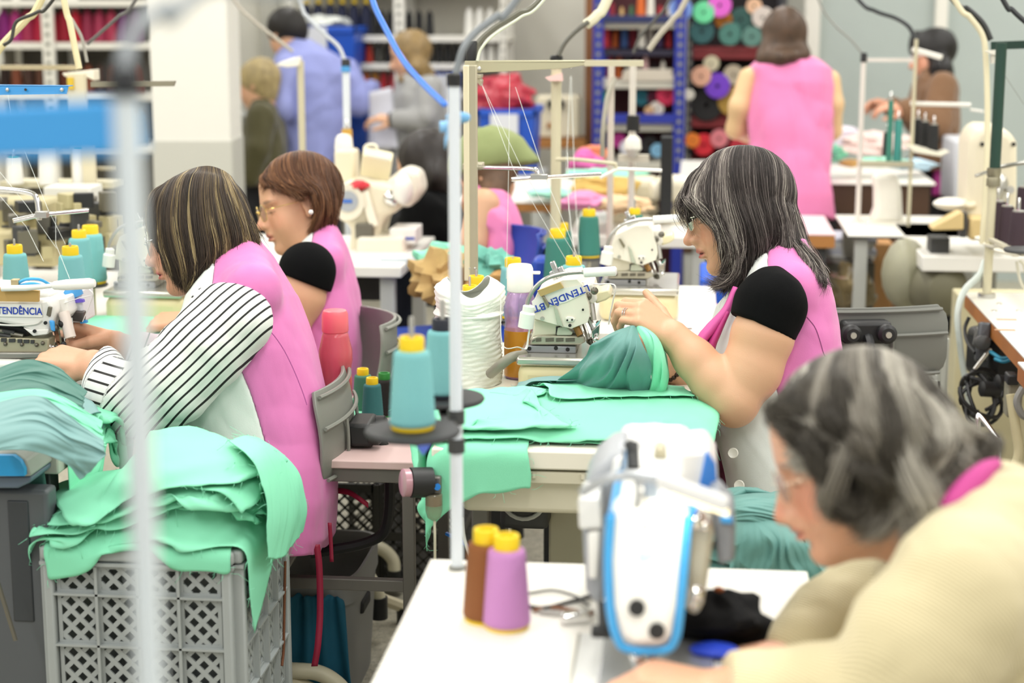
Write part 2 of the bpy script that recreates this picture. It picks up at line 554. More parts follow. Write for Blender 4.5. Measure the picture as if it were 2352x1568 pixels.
# cream control box on its wooden ledge
a, b = PY(1232, 316, 9.6), PY(1330, 222, 9.6)
t = thing('control_box', 'cream machine control box with black knobs on a wooden ledge', 'control box', ((a[0] + b[0]) / 2, 9.7, a[2]))
MB().box(((a[0] + b[0]) / 2, 9.7, (a[2] + b[2]) / 2), (b[0] - a[0], .2, b[2] - a[2])).build('housing', M_CREAM, t, bevel=.01)
for x in (1267, 1288):
 MB().lathe([(.024, 0), (.024, .04), (.018, .045)], PY(x, 238, 9.6), (0, -1, 0)).build('knob', M_BLACK, t)
MB().lathe([(.016, 0), (.014, .02)], PY(1262, 288, 9.6), (0, -1, 0)).build('dial', M_WOODE, t)
single(MB().box(((a[0] + b[0]) / 2, 9.72, a[2] - .03), (b[0] - a[0] + .08, .3, .05)), 'wall_ledge', M_WOODE, 'wooden ledge on the wall under the cream control box', 'ledge', bevel=.004)
# brown jamb and the blue rack
a, b = PY(1343, 200, 9.7), PY(1361, 200, 9.7)
struct(MB().box(((a[0] + b[0]) / 2, 9.75, 1.1), (b[0] - a[0], .1, 2.2)), 'trim_3', mat('8a5a34', .5))
M_BLUE = mat('23339a', .4)
shelf('blue_rack', 'blue slotted steel rack crowded with coloured cones and rolls', 1366, 1574, 9.3, (48, 186, 284, 372), ((1362, 24), (1548, 26)), .5, bm=mat('c9c6b8', .6), um=M_BLUE, th=.04, back=mat('40151c', .8))
a, b = PY(1386, 272, 9.27), PY(1548, 272, 9.27)
single(MB().box(((a[0] + b[0]) / 2, 9.275, a[2]), (b[0] - a[0], .03, .05)), 'rack_beam', M_BLUE, 'blue cross beam low on the blue rack', 'rack beam', bevel=.003)
a, b = PY(1386, 44, 9.27), PY(1548, 44, 9.27)
single(MB().box(((a[0] + b[0]) / 2, 9.275, a[2]), (b[0] - a[0], .03, .04)), 'rack_beam', mat('1d2a5a', .4), 'dark blue cross beam high on the blue rack', 'rack beam', bevel=.003)
shelf('red_rack', 'dark rack with red boards full of ribbon rolls behind the standing woman', 1584, 1800, 9.5, (112, 270, 372), ((1578, 12), (1790, 12)), .45, bm=mat('7c1f24', .5), um=mat('2b2b33', .5), th=.055, back=mat('1d1a1c', .9))
rolls = [(1563, 22, 27, '7f9fe0', 'sky blue', 9.42), (1617, 28, 25, '6fdba0', 'mint', 9.42), (1653, 12, 27, 'dc62cc', 'orchid pink', 9.42), (1662, 46, 20, 'b8701c', 'bronze', 9.5), (1612, 72, 28, '2f5f62', 'petrol', 9.46),
   (1677, 78, 26, '477a70', 'sea green', 9.45), (1703, 44, 26, '36605a', 'pine green', 9.52), (1727, 84, 23, '567f76', 'grey green', 9.43), (1752, 40, 24, 'cfc4bc', 'pale grey', 9.43), (1732, 14, 18, 'd8b090', 'beige', 9.45),
   (1611, 175, 23, 'dba88e', 'peach', 9.42), (1634, 146, 18, 'cac4a6', 'ivory', 9.46), (1648, 197, 29, '6d38bd', 'purple', 9.43), (1684, 172, 23, 'ab9f8a', 'taupe', 9.44), (1682, 232, 33, 'a98639', 'old gold', 9.46),
   (1624, 241, 37, '1b1b1c', 'black', 9.5), (1583, 217, 12, 'dedace', 'cream', 9.4), (1590, 172, 12, 'c9452c', 'brick orange', 9.5), (1616, 332, 25, 'd02031', 'bright red', 9.46), (1652, 318, 21, 'd07880', 'rose', 9.44),
   (1590, 322, 17, 'de7a26', 'orange', 9.42), (1698, 336, 22, 'b5283a', 'wine', 9.46), (1530, 219, 23, 'c5254c', 'cherry', 9.36), (1502, 224, 16, '6a1c3e', 'burgundy', 9.44), (1388, 222, 13, '2aa878', 'emerald', 9.36),
   (1394, 194, 15, 'd9d9de', 'silver white', 9.4), (1508, 250, 17, 'd9d2c9', 'bone', 9.36), (1491, 254, 11, 'cba47a', 'tan', 9.34), (1474, 224, 18, '2c8294', 'blue green', 9.46), (1421, 322, 17, 'b62f8a', 'fuchsia', 9.36),
   (1440, 338, 17, 'dadae2', 'frost white', 9.33), (1492, 332, 20, '1e1e22', 'jet black', 9.4), (1510, 345, 16, '7db2d2', 'ice blue', 9.34), (1460, 322, 14, '5c3060', 'aubergine', 9.42)]
for x, y, r, c, n_, Y in rolls:
 far_roll(x, y, Y, r, c, '%s ribbon roll on the %s rack' % (n_, 'blue' if x < 1560 else 'red'), 'ribbon rolls on the racks', .9)
pal = [('b02430', 'red'), ('d86a2a', 'orange'), ('e6e2d6', 'white'), ('33204a', 'violet'), ('1f3f70', 'blue'), ('e0b8b8', 'pink'), ('2a2a30', 'black'), ('8c2034', 'dark red'), ('caa66e', 'tan'), ('3c6a4a', 'green')]
for i in range(8):
 c, n_ = pal[(0, 7, 8, 9, 1, 2, 0, 2)[i]]
 far_cone(1384 + i * 22, 46, 9.42, (36, 40, 30, 34, 62, 58, 34, 36)[i], c, '%s cone on the top of the blue rack, %s' % (n_, ('first from the jamb', 'second from the jamb', 'third from the jamb', 'in the middle', 'tallest of all', 'beside the tallest', 'next to the last', 'at the far end')[i]), 'cones on top of the blue rack', w=.75)
rr = random.Random(3)
for i in range(15):
 c, n_ = pal[rr.choice((2, 2, 5, 0, 3, 4, 6, 7, 1))]
 far_cone(1394 + (i % 8) * 20 + (8 if i > 7 else 0), 180 if i > 7 else 110, 9.40 + .08 * (i % 2), rr.randint(36, 58), c, '%s cone, %s of the %s row in the middle of the blue rack' % (n_, ('first', 'second', 'third', 'fourth', 'fifth', 'sixth', 'seventh', 'eighth')[i % 8], 'lower' if i > 7 else 'upper'), 'cones in the middle of the blue rack', w=.7)
a, b = PY(1386, 112, 9.32), PY(1548, 112, 9.32)
single(MB().box(((a[0] + b[0]) / 2, 9.5, a[2] - .02), (b[0] - a[0], .4, .03)), 'rack_board', mat('201c33', .6), 'dark board in the middle of the blue rack', 'rack board')
a, b = PY(1425, 186, 9.28), PY(1548, 160, 9.28)
for k in range(4):
 h = (b[2] - a[2]) / 4
 single(MB().box(((a[0] + b[0]) / 2 + .006 * (k % 2), 9.37, a[2] + h * (k + .5)), (b[0] - a[0] - .01 * k, .17, h * .9)), 'card_box', mat('d6cdbd', .7), 'flat pale carton, %s from the bottom of the stack on the blue rack' % ORD[k], 'carton', 'stack of flat cartons on the blue rack', bevel=.003)
# black hose loop, wall panel lines and louvred heater left of the men
single(MB().tube([PY(*q) for q in ((512, 78, 10.4), (524, 92, 10.35), (532, 120, 10.35), (530, 165, 10.35), (522, 200, 10.4), (516, 235, 10.4))], .017, 8, sm=24), 'wall_hose', M_BLACK, 'black hose hanging in a loop on the back wall beside the pillar', 'hose')
a, b = PY(512, 460, 10.2), PY(606, 258, 10.2)
t = thing('louvre_panel', 'grey louvred metal panel on the wall behind the woman in olive', 'louvre panel', ((a[0] + b[0]) / 2, 10.3, a[2]))
MB().box(((a[0] + b[0]) / 2, 10.33, (a[2] + b[2]) / 2), (b[0] - a[0], .1, b[2] - a[2])).build('casing', mat('8e8f8a', .6), t)
for k in range(13):
 z = a[2] + (b[2] - a[2]) * (k + .5) / 13
 MB().box(((a[0] + b[0]) / 2, 10.25, z), (b[0] - a[0], .05, .02), ((1, 0, 0), (0, .8, .6), (0, -.6, .8))).build('slat', mat('b4b5b0', .5), t)
a, b = PY(604, 200, 10.5), PY(640, 200, 10.5)
struct(MB().box(((a[0] + b[0]) / 2, 10.55, 1.1), (b[0] - a[0], .12, 2.2)), 'trim_4', mat('c2c1b6', .6))
# ---------------------------------------------------------------- cutting tables at the back
def slab(name, label, x0, x1, y0, y1, z, th, top, edge=None, group=None, legs=True, legm=M_LGREY, apron=None, cat='table', inset=.05, lw=.045):
 t = thing(name, label, cat, ((x0 + x1) / 2, (y0 + y1) / 2, 0), group)
 c = ((x0 + x1) / 2, (y0 + y1) / 2)
 if edge:
  MB().box((c[0], c[1], z - .003), (x1 - x0, y1 - y0, .006)).build('table_top', top, t, bevel=.002)
  MB().box((c[0], c[1], z - th / 2 - .003), (x1 - x0 - .002, y1 - y0 - .002, th - .006)).build('core_board', edge, t, bevel=.002)
 else:
  MB().box((c[0], c[1], z - th / 2), (x1 - x0, y1 - y0, th)).build('table_top', top, t, bevel=.004)
 if apron:
  MB().box((c[0], c[1], z - th - apron[1] / 2), (x1 - x0 - .04, y1 - y0 - .04, apron[1])).build('apron', apron[0], t, bevel=.003)
 if legs:
  for sx in (x0 + inset, x1 - inset):
   for sy in (y0 + inset, y1 - inset):
    MB().box((sx, sy, (z - th) / 2), (lw, lw, z - th)).build('leg', legm, t, bevel=.003)
 return t
a = PY(1560, 414, 7.35)
b = PY(2150, 414, 7.35)
ztab = a[2]
slab('cutting_table', 'long white cutting table with a dark wooden skirt beside the standing woman', a[0], b[0], 7.35, 8.3, ztab, .012, M_WTOP, apron=(mat('4a3322', .5, mott=.15), .3))
a, b = PY(1040, 462, 7.0), PY(1290, 462, 7.0)
slab('cutting_table', 'white cutting table with a light wooden edge behind the thread stands', a[0], b[0], 7.0, 8.0, a[2], .04, M_WTOP, M_WOODE)
# ---------------------------------------------------------------- smooth solids for bodies and clothes
# authored in lens-aligned metres (u right, v up, w away); cs() gives that frame, wld() the world
import openvdb
def cs(px, py, Z):
 return np.array(((px - CX) / FPX * Z, -(py - CY) / FPX * Z, Z))
_BASIS = np.array((_R, _U, _F))
def wld(q):
 return np.asarray(q, float) @ _BASIS + _C
def smin(a, b, k):
 if k <= 0:
  return np.minimum(a, b)
 h = np.clip(.5 + .5 * (b - a) / k, 0, 1)
 return b + (a - b) * h - k * h * (1 - h)
def cap(a, b, ra, rb, sq=1.0):
 a, b = np.asarray(a, float), np.asarray(b, float)
 s = np.array((1, 1, 1 / sq))
 A, B = a * s, (b - a) * s
 L2 = B @ B + 1e-12
 def f(p):
  q = p * s - A
  t = np.clip(q @ B / L2, 0, 1)
  return np.sqrt(((q - t[:, None] * B) ** 2).sum(1)) - (ra + (rb - ra) * t)
 f.box = (np.minimum(a - ra * np.array((1, 1, sq)), b - rb * np.array((1, 1, sq))), np.maximum(a + ra * np.array((1, 1, sq)), b + rb * np.array((1, 1, sq))))
 return f
def ell(c, r, A=None):
 c, r = np.asarray(c, float), np.asarray(r, float)
 def f(p):
  q = p - c
  if A is not None:
   q = q @ A
  k0 = np.sqrt(((q / r) ** 2).sum(1))
  k1 = np.sqrt(((q / r ** 2) ** 2).sum(1)) + 1e-9
  return k0 * (k0 - 1) / k1
 m = r.max() if A is not None else r
 f.box = (c - m, c + m)
 return f
def chain(pts, rs, sq=1.0):
 return [cap(pts[i], pts[i + 1], rs[i], rs[i + 1], sq) for i in range(len(pts) - 1)]
def loft(levels, ex=2.4):
 """horizontal slices: (py, px front, px back, half depth, mid depth), top to bottom"""
 L = sorted(levels)
 ys = np.array([l[0] for l in L], float)
 Z = np.array([l[4] for l in L], float)
 v = -(ys - CY) / FPX * Z
 a = (np.array([l[1] for l in L], float) - CX) / FPX * Z
 b = (np.array([l[2] for l in L], float) - CX) / FPX * Z
 hd = np.array([l[3] for l in L], float)
 v_, a_, b_, h_, z_ = v[::-1], a[::-1], b[::-1], hd[::-1], Z[::-1]
 def f(p):
  A, B = np.interp(p[:, 1], v_, a_), np.interp(p[:, 1], v_, b_)
  H, W = np.interp(p[:, 1], v_, h_), np.interp(p[:, 1], v_, z_)
  hx = np.abs(B - A) / 2
  k = ((np.abs(p[:, 0] - (A + B) / 2) / hx) ** ex + (np.abs(p[:, 2] - W) / H) ** ex) ** (1 / ex)
  d = (k - 1) * np.minimum(hx, H) * .9
  return np.maximum(d, np.maximum(p[:, 1] - v_[-1], v_[0] - p[:, 1]))
 f.box = (np.array((min(a.min(), b.min()), v.min(), (Z - hd).min())), np.array((max(a.max(), b.max()), v.max(), (Z + hd).max())))
 return f
def half(c, n):
 """half space: negative on the side away from n"""
 c, n = np.asarray(c, float), np.asarray(n, float)
 n = n / np.linalg.norm(n)
 return lambda p: (p - c) @ n
class Sdf:
 def __init__(s):
  s.ops = []
 def add(s, f, k=.01):
  for g in (f if isinstance(f, list) else [f]):
   s.ops.append((0, g, k))
  return s
 def sub(s, f, k=.004):
  for g in (f if isinstance(f, list) else [f]):
   s.ops.append((1, g, k))
  return s
 def cut(s, f, k=.004):
  s.ops.append((2, f, k))
  return s
 def disp(s, f):
  s.ops.append((3, f, 0))
  return s
 @property
 def box(s):
  bs = [f.box for o, f, k in s.ops if o == 0]
  return np.min([b[0] for b in bs], 0), np.max([b[1] for b in bs], 0)
 def __call__(s, p):
  d = np.full(len(p), 9.0)
  for o, f, k in s.ops:
   if o == 0:
    lo, hi = f.box
    m = np.all((p > lo - k - .03) & (p < hi + k + .03), axis=1)
    n_ = m.sum()
    if n_ == 0:
     continue
    if n_ == len(p):
     d = smin(d, f(p), k)
    else:
     d[m] = smin(d[m], f(p[m]), k)
     # outside the box: a safe lower bound
     q = p[~m]
     e = np.sqrt((np.maximum(0, np.maximum(lo - q, q - hi)) ** 2).sum(1)) + .0
     d[~m] = np.minimum(d[~m], np.maximum(e, k + .02))
   elif o == 1:
    d = -smin(-d, f(p), k)
   elif o == 2:
    d = -smin(-d, -f(p), k)
   else:
    m = np.abs(d) < .06
    if m.any():
     d[m] = d[m] + f(p[m])
  return d
def mesh_sdf(sd, h, pad=.02):
 lo, hi = sd.box
 lo, hi = lo - pad, hi + pad
 B = 8
 nb = np.ceil((hi - lo) / (h * B)).astype(int)
 g = np.stack(np.meshgrid(*[np.arange(n) for n in nb], indexing='ij'), -1).reshape(-1, 3)
 d = sd(lo + (g * B + B / 2 - .5) * h)
 act = np.abs(d) < h * B * 1.15
 arr = np.repeat(np.repeat(np.repeat(np.where(d < 0, -1., 1.).reshape(nb) * h * 4, B, 0), B, 1), B, 2).astype(np.float32)
 off = np.stack(np.meshgrid(*[np.arange(B)] * 3, indexing='ij'), -1).reshape(-1, 3)
 ga = g[act]
 for i in range(0, len(ga), 600):
  gb = ga[i:i + 600]
  idx = (gb[:, None, :] * B + off[None]).reshape(-1, 3)
  arr[idx[:, 0], idx[:, 1], idx[:, 2]] = np.clip(sd(lo + idx * h), -h * 4, h * 4)
 gr = openvdb.FloatGrid(h * 4)
 gr.copyFromArray(arr)
 r = gr.convertToPolygons(0.0, 0.0)
 pts, quads = r[0], r[-1]
 return lo + pts * h, np.asarray(quads)[:, ::-1]
def qmesh(name, v, q, m, parent=None, tintf=None, vw=None, smooth_it=0):
 me = bpy.data.meshes.new(name)
 w = v if vw is not None else wld(v)
 if parent is not None:
  w = w - root_loc(parent)
 me.vertices.add(len(w))
 me.vertices.foreach_set('co', np.asarray(w, np.float32).ravel())
 q = np.asarray(q, np.int32)
 me.loops.add(q.size)
 me.loops.foreach_set('vertex_index', q.ravel())
 me.polygons.add(len(q))
 me.polygons.foreach_set('loop_start', np.arange(0, q.size, q.shape[1], dtype=np.int32))
 me.polygons.foreach_set('use_smooth', np.ones(len(q), bool))
 me.update(calc_edges=True)
 me.validate()
 me.materials.append(m)
 if tintf is not None:
  a = me.attributes.new('tint', 'FLOAT_COLOR', 'POINT')
  a.data.foreach_set('color', np.asarray(tintf, np.float32).ravel())
 o = bpy.data.objects.new(name, me)
 COL.objects.link(o)
 if parent is not None:
  reg(o, parent)
 if smooth_it:
  md = o.modifiers.new('smooth', 'SMOOTH')
  md.factor, md.iterations = .5, smooth_it
 return o
def solid(name, sd, h, m, parent, **kw):
 v, q = mesh_sdf(sd, h)
 return qmesh(name, v, q, m, parent, **kw)
def folds(seed, f, amp, stretch=(1, 1, 1), sharp=1.0, where=None):
 """ridged cloth folds as a displacement"""
 g = np.random.default_rng(seed)
 W = g.normal(size=(6, 3))
 W /= np.linalg.norm(W, axis=1)[:, None]
 W2 = g.normal(size=(6, 3)) * .6
 ph = g.uniform(0, 6.28, (6, 2))
 st = np.asarray(stretch, float)
 fr = f * np.array((1, 1.3, .7, 1.9, 2.4, .5))
 am = np.array((1, .7, 1, .45, .35, .9))
 am = am / am.sum()
 def fn(p):
  q = p * st
  o = np.zeros(len(p))
  for i in range(6):
   w = np.sin(q @ W2[i] * fr[i] + ph[i, 1]) * 1.4
   s = np.sin(q @ W[i] * fr[i] + ph[i, 0] + w)
   o += am[i] * (1 - 2 * np.abs(s) ** sharp)
  o = o * amp
  if where is not None:
   o = o * where(p)
  return o
 return fn
def rot(a, ax):
 return np.array(Matrix.Rotation(a, 3, Vector(ax)))
def head_axes(yaw=0., tilt=0., roll=0.):
 """columns: forward, her left, up, in lens axes. yaw 0 = looking left in the picture, + turns towards the lens; tilt = looking down"""
 fw, up = np.array((-1., 0, 0)), np.array((0, 1., 0))
 lf = np.cross(up, fw)                      # towards the lens is -w
 M = np.stack([fw, lf, up], 1)
 M = rot(yaw, (0, 1, 0)) @ M
 lf = M[:, 1]
 M = rot(tilt, tuple(lf)) @ M
 if roll:
  M = rot(roll, tuple(M[:, 0])) @ M
 return M
def head_sdf(o, A, s=1., nose=1., nosel=1., jaw=1., ears=True, chin=1., fat=1., lids=True):
 """head around o with axes A (columns forward, left, up); returns the prims in lens axes"""
 def W(x, y, z):
  return np.asarray(o) + A @ (np.array((x, y, z)) * s)
 def E(c, r):
  return ell(W(*c), np.asarray(r) * s, A)
 def C(a, b, ra, rb):
  return cap(W(*a), W(*b), ra * s, rb * s)
 S = Sdf()
 S.add(E((-.018, 0, .03), (.095, .075, .088)), .01)
 S.add(E((.028, 0, -.025), (.06, .058 * fat, .085)), .03)
 S.add(E((.028, 0, -.075), (.05 * jaw, .05 * fat, .042)), .025)
 S.add(E((.066 * chin, 0, -.1), (.02, .022, .019)), .018)
 for y in (-1, 1):
  S.add(E((.046, y * .036 * fat, -.04), (.03, .025, .032)), .02)
  S.add(E((.07, y * .03, .02), (.016, .026, .009)), .012)
 S.add(E((.067, 0, .05), (.018, .045, .04)), .03)
 for y in (-1, 1):
  S.sub(E((.096, y * .031, -.001), (.018, .019, .013)), .012)
  S.add(E((.0685, y * .031, .0), (.0145, .0155, .0145)), .003)
 S.add(C((.082, 0, .012), (.088 + .019 * nose, 0, -.03 * nosel), .0075, .0115), .01)
 S.add(E((.088 + .022 * nose, 0, -.034 * nosel), (.011, .011, .0095)), .006)
 S.add(C((.066, 0, .016), (.08, 0, -.034), .012, .017), .012)
 for y in (-1, 1):
  S.add(E((.085 + .012 * nose, y * .0125, -.036 * nosel), (.0105, .0075, .0085)), .006)
  S.sub(E((.088 + .013 * nose, y * .007, -.0475 * nosel + .001), (.006, .004, .005)), .003)
 S.add(E((.084, 0, -.055), (.014, .02, .016)), .012)
 S.add(E((.0905, 0, -.061), (.0095, .021, .0055)), .004)
 S.add(E((.0885, 0, -.0735), (.0095, .019, .0065)), .004)
 S.sub(E((.1, 0, -.067), (.014, .025, .0016)), .002)
 S.sub(E((.093, 0, -.085), (.01, .022, .006)), .008)
 if ears:
  for y in (-1, 1):
   eo = E((-.012, y * .078, .0), (.02, .008, .033))
   S.add(eo, .004)
   S.sub(E((-.006, y * .087, .004), (.011, .005, .02)), .005)
   S.add(E((-.006, y * .078, -.03), (.009, .006, .01)), .006)
 # neck
 S.W = W
 return S
def head_tint(v, o, A, s=1., base=(214, 160, 122), lip=(176, 96, 88), brow=(74, 58, 48), brows=1., cheek=.25):
 """the skin's own colour: lips, brows, lash lines, a warmer cheek and nose"""
 q = ((v - np.asarray(o)) @ A) / s
 col = np.tile(np.array(lin(base)), (len(v), 1))
 def mixin(mask, c, a=1.):
  m = np.clip(mask, 0, 1)[:, None] * a
  col[:] = col * (1 - m) + np.array(lin(c)) * m
 def g(c, r, p=1.0):
  d = np.sqrt((((q - np.asarray(c)) / np.asarray(r)) ** 2).sum(1))
  return np.clip((1.25 - d) / .5, 0, 1)
 for y in (-1, 1):
  mixin(g((.07, y * .04, -.03), (.035, .025, .025)), (222, 138, 112), cheek)
 mixin(g((.108, 0, -.034), (.014, .016, .014)), (216, 132, 108), cheek)
 mixin(g((.096, 0, -.066), (.014, .022, .0115)), lip)
 mixin(g((.1, 0, -.067), (.02, .024, .0014)), (110, 52, 48), .8)
 for y in (-1, 1):
  mixin(g((.078, y * .036, .0225), (.03, .02, .0042)), brow, .75 * brows)
  mixin(g((.083, y * .032, -.0055), (.02, .0155, .0016)), (50, 38, 34), .85)
  mixin(g((.083, y * .032, .0075), (.02, .0155, .001)), (120, 80, 62), .6)
 return col
def hand_prims(Wr, D, N, side, curls, thumb=(.6, .6, .2), s=1., thumb_curl=25, spread=1.):
 """Wr wrist, D towards the knuckles, N out of the palm, side: +1 when the thumb is on D x N; curls: (index, middle, ring, little) in degrees for knuckle, middle, end joint"""
 D = np.asarray(D, float) / np.linalg.norm(D)
 N = np.asarray(N, float)
 N = N - D * (N @ D)
 N /= np.linalg.norm(N)
 T = np.cross(D, N) * side
 Wr = np.asarray(Wr, float)
 def pt(d, t, n):
  return Wr + (D * d + T * t + N * n) * s
 pr = []
 kn = ((.092, .028), (.096, .009), (.09, -.010), (.081, -.027))
 seg = ((.043, .026, .02), (.047, .029, .021), (.043, .027, .02), (.034, .021, .018))
 palm = []
 for (d, t), sg, cu in zip(kn, seg, curls):
  k = pt(d, t, 0)
  palm.append(cap(pt(.005, t * .55, .002), k, .017 * s, .0115 * s))
  a = 0
  p = k
  fan = t * 3.0 * spread
  pts = [k]
  for L, c in zip(sg, cu):
   a += math.radians(c)
   dr = D * math.cos(a) + N * math.sin(a) + T * fan * math.cos(a) * .5
   dr /= np.linalg.norm(dr)
   p = p + dr * L * s
   pts.append(p)
  rs = (.0098, .0092, .0083, .0068) if t > -.02 else (.0086, .0078, .0072, .006)
  pr.append((chain(pts, [r * s for r in rs]), pts))
 b = pt(.02, .022, .006)
 th = np.asarray(thumb, float)
 th = D * th[0] + T * th[1] + N * th[2]
 th /= np.linalg.norm(th)
 m = b + th * .046 * s
 c = math.radians(thumb_curl)
 th2 = th * math.cos(c) + (D * .6 - T * .6) * math.sin(c)
 th2 /= np.linalg.norm(th2)
 i = m + th2 * .033 * s
 e = i + th2 * .026 * s
 pr.append((chain([b, m, i, e], [.0155 * s, .0125 * s, .0105 * s, .008 * s]), [b, m, i, e]))
 return palm, pr
def add_hand(S, *a, **k):
 palm, fingers = hand_prims(*a, **k)
 H = Sdf()
 for f in palm:
  H.add(f, .012)
 for f, pts in fingers:
  F = Sdf()
  F.add(f, .003)
  H.add(F, .0045)
 S.add(H, .012)
 return fingers
# ---------------------------------------------------------------- hair
def hair_mat(ramp, rough=.45, spec=.35):
 m = bpy.data.materials.new('hair')
 m.use_nodes = True
 nt = m.node_tree
 b = nt.nodes['Principled BSDF']
 b.inputs['Roughness'].default_value = rough
 b.inputs['Specular IOR Level'].default_value = spec
 a = nt.nodes.new('ShaderNodeAttribute')
 a.attribute_name = 'tone'
 r = nt.nodes.new('ShaderNodeValToRGB')
 el = r.color_ramp.elements
 while len(el) < len(ramp):
  el.new(.5)
 for e, (p_, c) in zip(el, ramp):
  e.position, e.color = p_, lin(c)
 nt.links.new(a.outputs['Fac'], r.inputs[0])
 nt.links.new(r.outputs[0], b.inputs['Base Color'])
 return m
def hair(parent, guides, Z, n, ramp, shell_col, rad=.00035, seed=1, wave=.004, inset=.016, mirror=True, trim=.25, jit=.006, fly=.04, clump=26, name='hair', frizz=0., offc=None, K=22, wavef=2.2, skull=None, dens=None, tmix=.35):
 """guides: polylines of (px, py, w) with w = metres behind the head's middle plane at depth Z; strands run along them"""
 g = np.random.default_rng(seed)
 def push(S, mg):
  if skull is None:
   return S
  o_, A_, s_ = skull
  q = (S - o_) @ A_ / s_ - np.array((-.018, 0, .03))
  r_ = np.array((.095, .075, .088)) + mg / s_
  k0 = np.sqrt(((q / r_) ** 2).sum(-1, keepdims=True))
  q = q / np.minimum(k0, 1.0)
  return ((q + np.array((-.018, 0, .03))) * s_) @ A_.T + o_
 def conv(gl):
  return push(np.array([spline([cs(x, y, Z + w) for x, y, w in q], K) for q in gl]), .018)
 G = conv(guides)
 sets = [G]
 if mirror:
  sets.append(conv([[(x, y, -w) for x, y, w in q] for q in guides]))
 cen = G.reshape(-1, 3).mean(0)
 cen[2] = Z
 if offc is not None:
  cen = cs(offc[0], offc[1], Z)
 # dark under-shell
 mb = MB()
 for Q in sets:
  m = len(Q)
  U = np.array([spline(Q[:, k], m * 5) for k in range(K)]).transpose(1, 0, 2)
  dr = cen - U
  L = np.linalg.norm(dr, axis=2, keepdims=True)
  U2 = push(U + dr / L * np.minimum(inset, L * .5), .004)
  kk = int(K * .93)
  mb.sheet(wld(U2[:, :kk].reshape(-1, 3)).reshape(m * 5, kk, 3))
 sh = mb.build(name, mat(shell_col, .6), parent, auto=180, solid=.004)
 # strands
 tot = []
 tones = []
 for si, Q in enumerate(sets):
  m = len(Q)
  nn = n if si == 0 else n // 4
  u = g.uniform(0, m - 1, nn)
  if dens is not None:
   cw = np.concatenate([[0], np.cumsum((np.array(dens[:-1]) + np.array(dens[1:])) / 2.)])
   u = np.interp(g.uniform(0, cw[-1], nn), cw, np.arange(m))
  i = np.minimum(u.astype(int), m - 2)
  f = (u - i)[:, None, None]
  q = np.concatenate([2 * Q[:1] - Q[1:2], Q, 2 * Q[-1:] - Q[-2:-1]])
  a, b, c, d = q[i], q[i + 1], q[i + 2], q[i + 3]
  S = .5 * (2 * b + (c - a) * f + (2 * a - 5 * b + 4 * c - d) * f ** 2 + (3 * b - a - 3 * c + d) * f ** 3)
  t = np.linspace(0, 1, K)
  dr = cen - S
  dr /= np.linalg.norm(dr, axis=2, keepdims=True)
  lay = g.uniform(0, 1, nn) ** 1.5
  S = S + dr * (lay * inset * .9)[:, None, None] * np.minimum(1, t * 6)[None, :, None]
  S = push(S, .006)
  # lock structure: strands of one lock wave together
  lock = np.floor(u * clump / (m - 1) * 1.0 + g.normal(0, .35, nn)).astype(int) % 997
  lp = g.uniform(0, 6.28, (997, 3))[lock]
  lf = g.uniform(.6, 1.4, 997)[lock]
  lo = g.normal(0, 1, (997, 3))[lock]
  amp = (t ** 1.3)[None, :]
  for ax in range(3):
   S[:, :, ax] += wave * amp * np.sin(lp[:, ax][:, None] + t[None] * 6.28 * wavef * lf[:, None] * .5) + jit * .35 * lo[:, ax][:, None] * amp
  S += g.normal(0, 1, (nn, 1, 3)) * jit * .5 * amp[:, :, None]
  fz = g.normal(0, 1, (nn, 3))
  isf = g.uniform(0, 1, nn) < fly
  S += (fz * isf[:, None] * .012)[:, None, :] * (t ** 2)[None, :, None]
  if frizz:
   S += np.cumsum(g.normal(0, frizz, (nn, K, 3)), axis=1) * .4
  cutl = 1 - trim * g.uniform(0, 1, nn) ** 1.3
  tt = t[None, :] * cutl[:, None] * (K - 1)
  j = np.minimum(tt.astype(int), K - 2)
  fr = (tt - j)[:, :, None]
  r_ = np.arange(nn)[:, None]
  S = S[r_, j] * (1 - fr) + S[r_, j + 1] * fr
  tot.append(S)
  lt = g.uniform(0, 1, 997)[lock]
  tones.append(np.clip(tmix * lt + (1 - tmix) * g.uniform(0, 1, nn), 0, 1))
 S = np.concatenate(tot)
 tn = np.concatenate(tones)
 hc = bpy.data.hair_curves.new(name + '_strands')
 hc.add_curves([K] * len(S))
 pts = wld(S.reshape(-1, 3)) - root_loc(parent)
 hc.attributes['position'].data.foreach_set('vector', pts.astype(np.float32).ravel())
 ra = hc.attributes.get('radius') or hc.attributes.new('radius', 'FLOAT', 'POINT')
 rr_ = np.tile(rad * np.concatenate([np.ones(K - 4), (.9, .7, .5, .25)]), len(S))
 ra.data.foreach_set('value', rr_.astype(np.float32))
 to = hc.attributes.new('tone', 'FLOAT', 'CURVE')
 to.data.foreach_set('value', tn.astype(np.float32))
 hc.materials.append(hair_mat(ramp))
 o = bpy.data.objects.new('hair_strands', hc)
 COL.objects.link(o)
 o['kind'] = 'stuff'
 reg(o, sh)
 return sh
def skin_mat(rough=.5):
 return mat('d6a07a', rough, sss=.12, tint='tint', bump=.12, bscale=420.)
def ring_path(c, x, y, r, n=24):
 a = np.linspace(0, 2 * PI, n)
 return np.asarray(c) + np.cos(a)[:, None] * np.asarray(x) * r + np.sin(a)[:, None] * np.asarray(y) * r
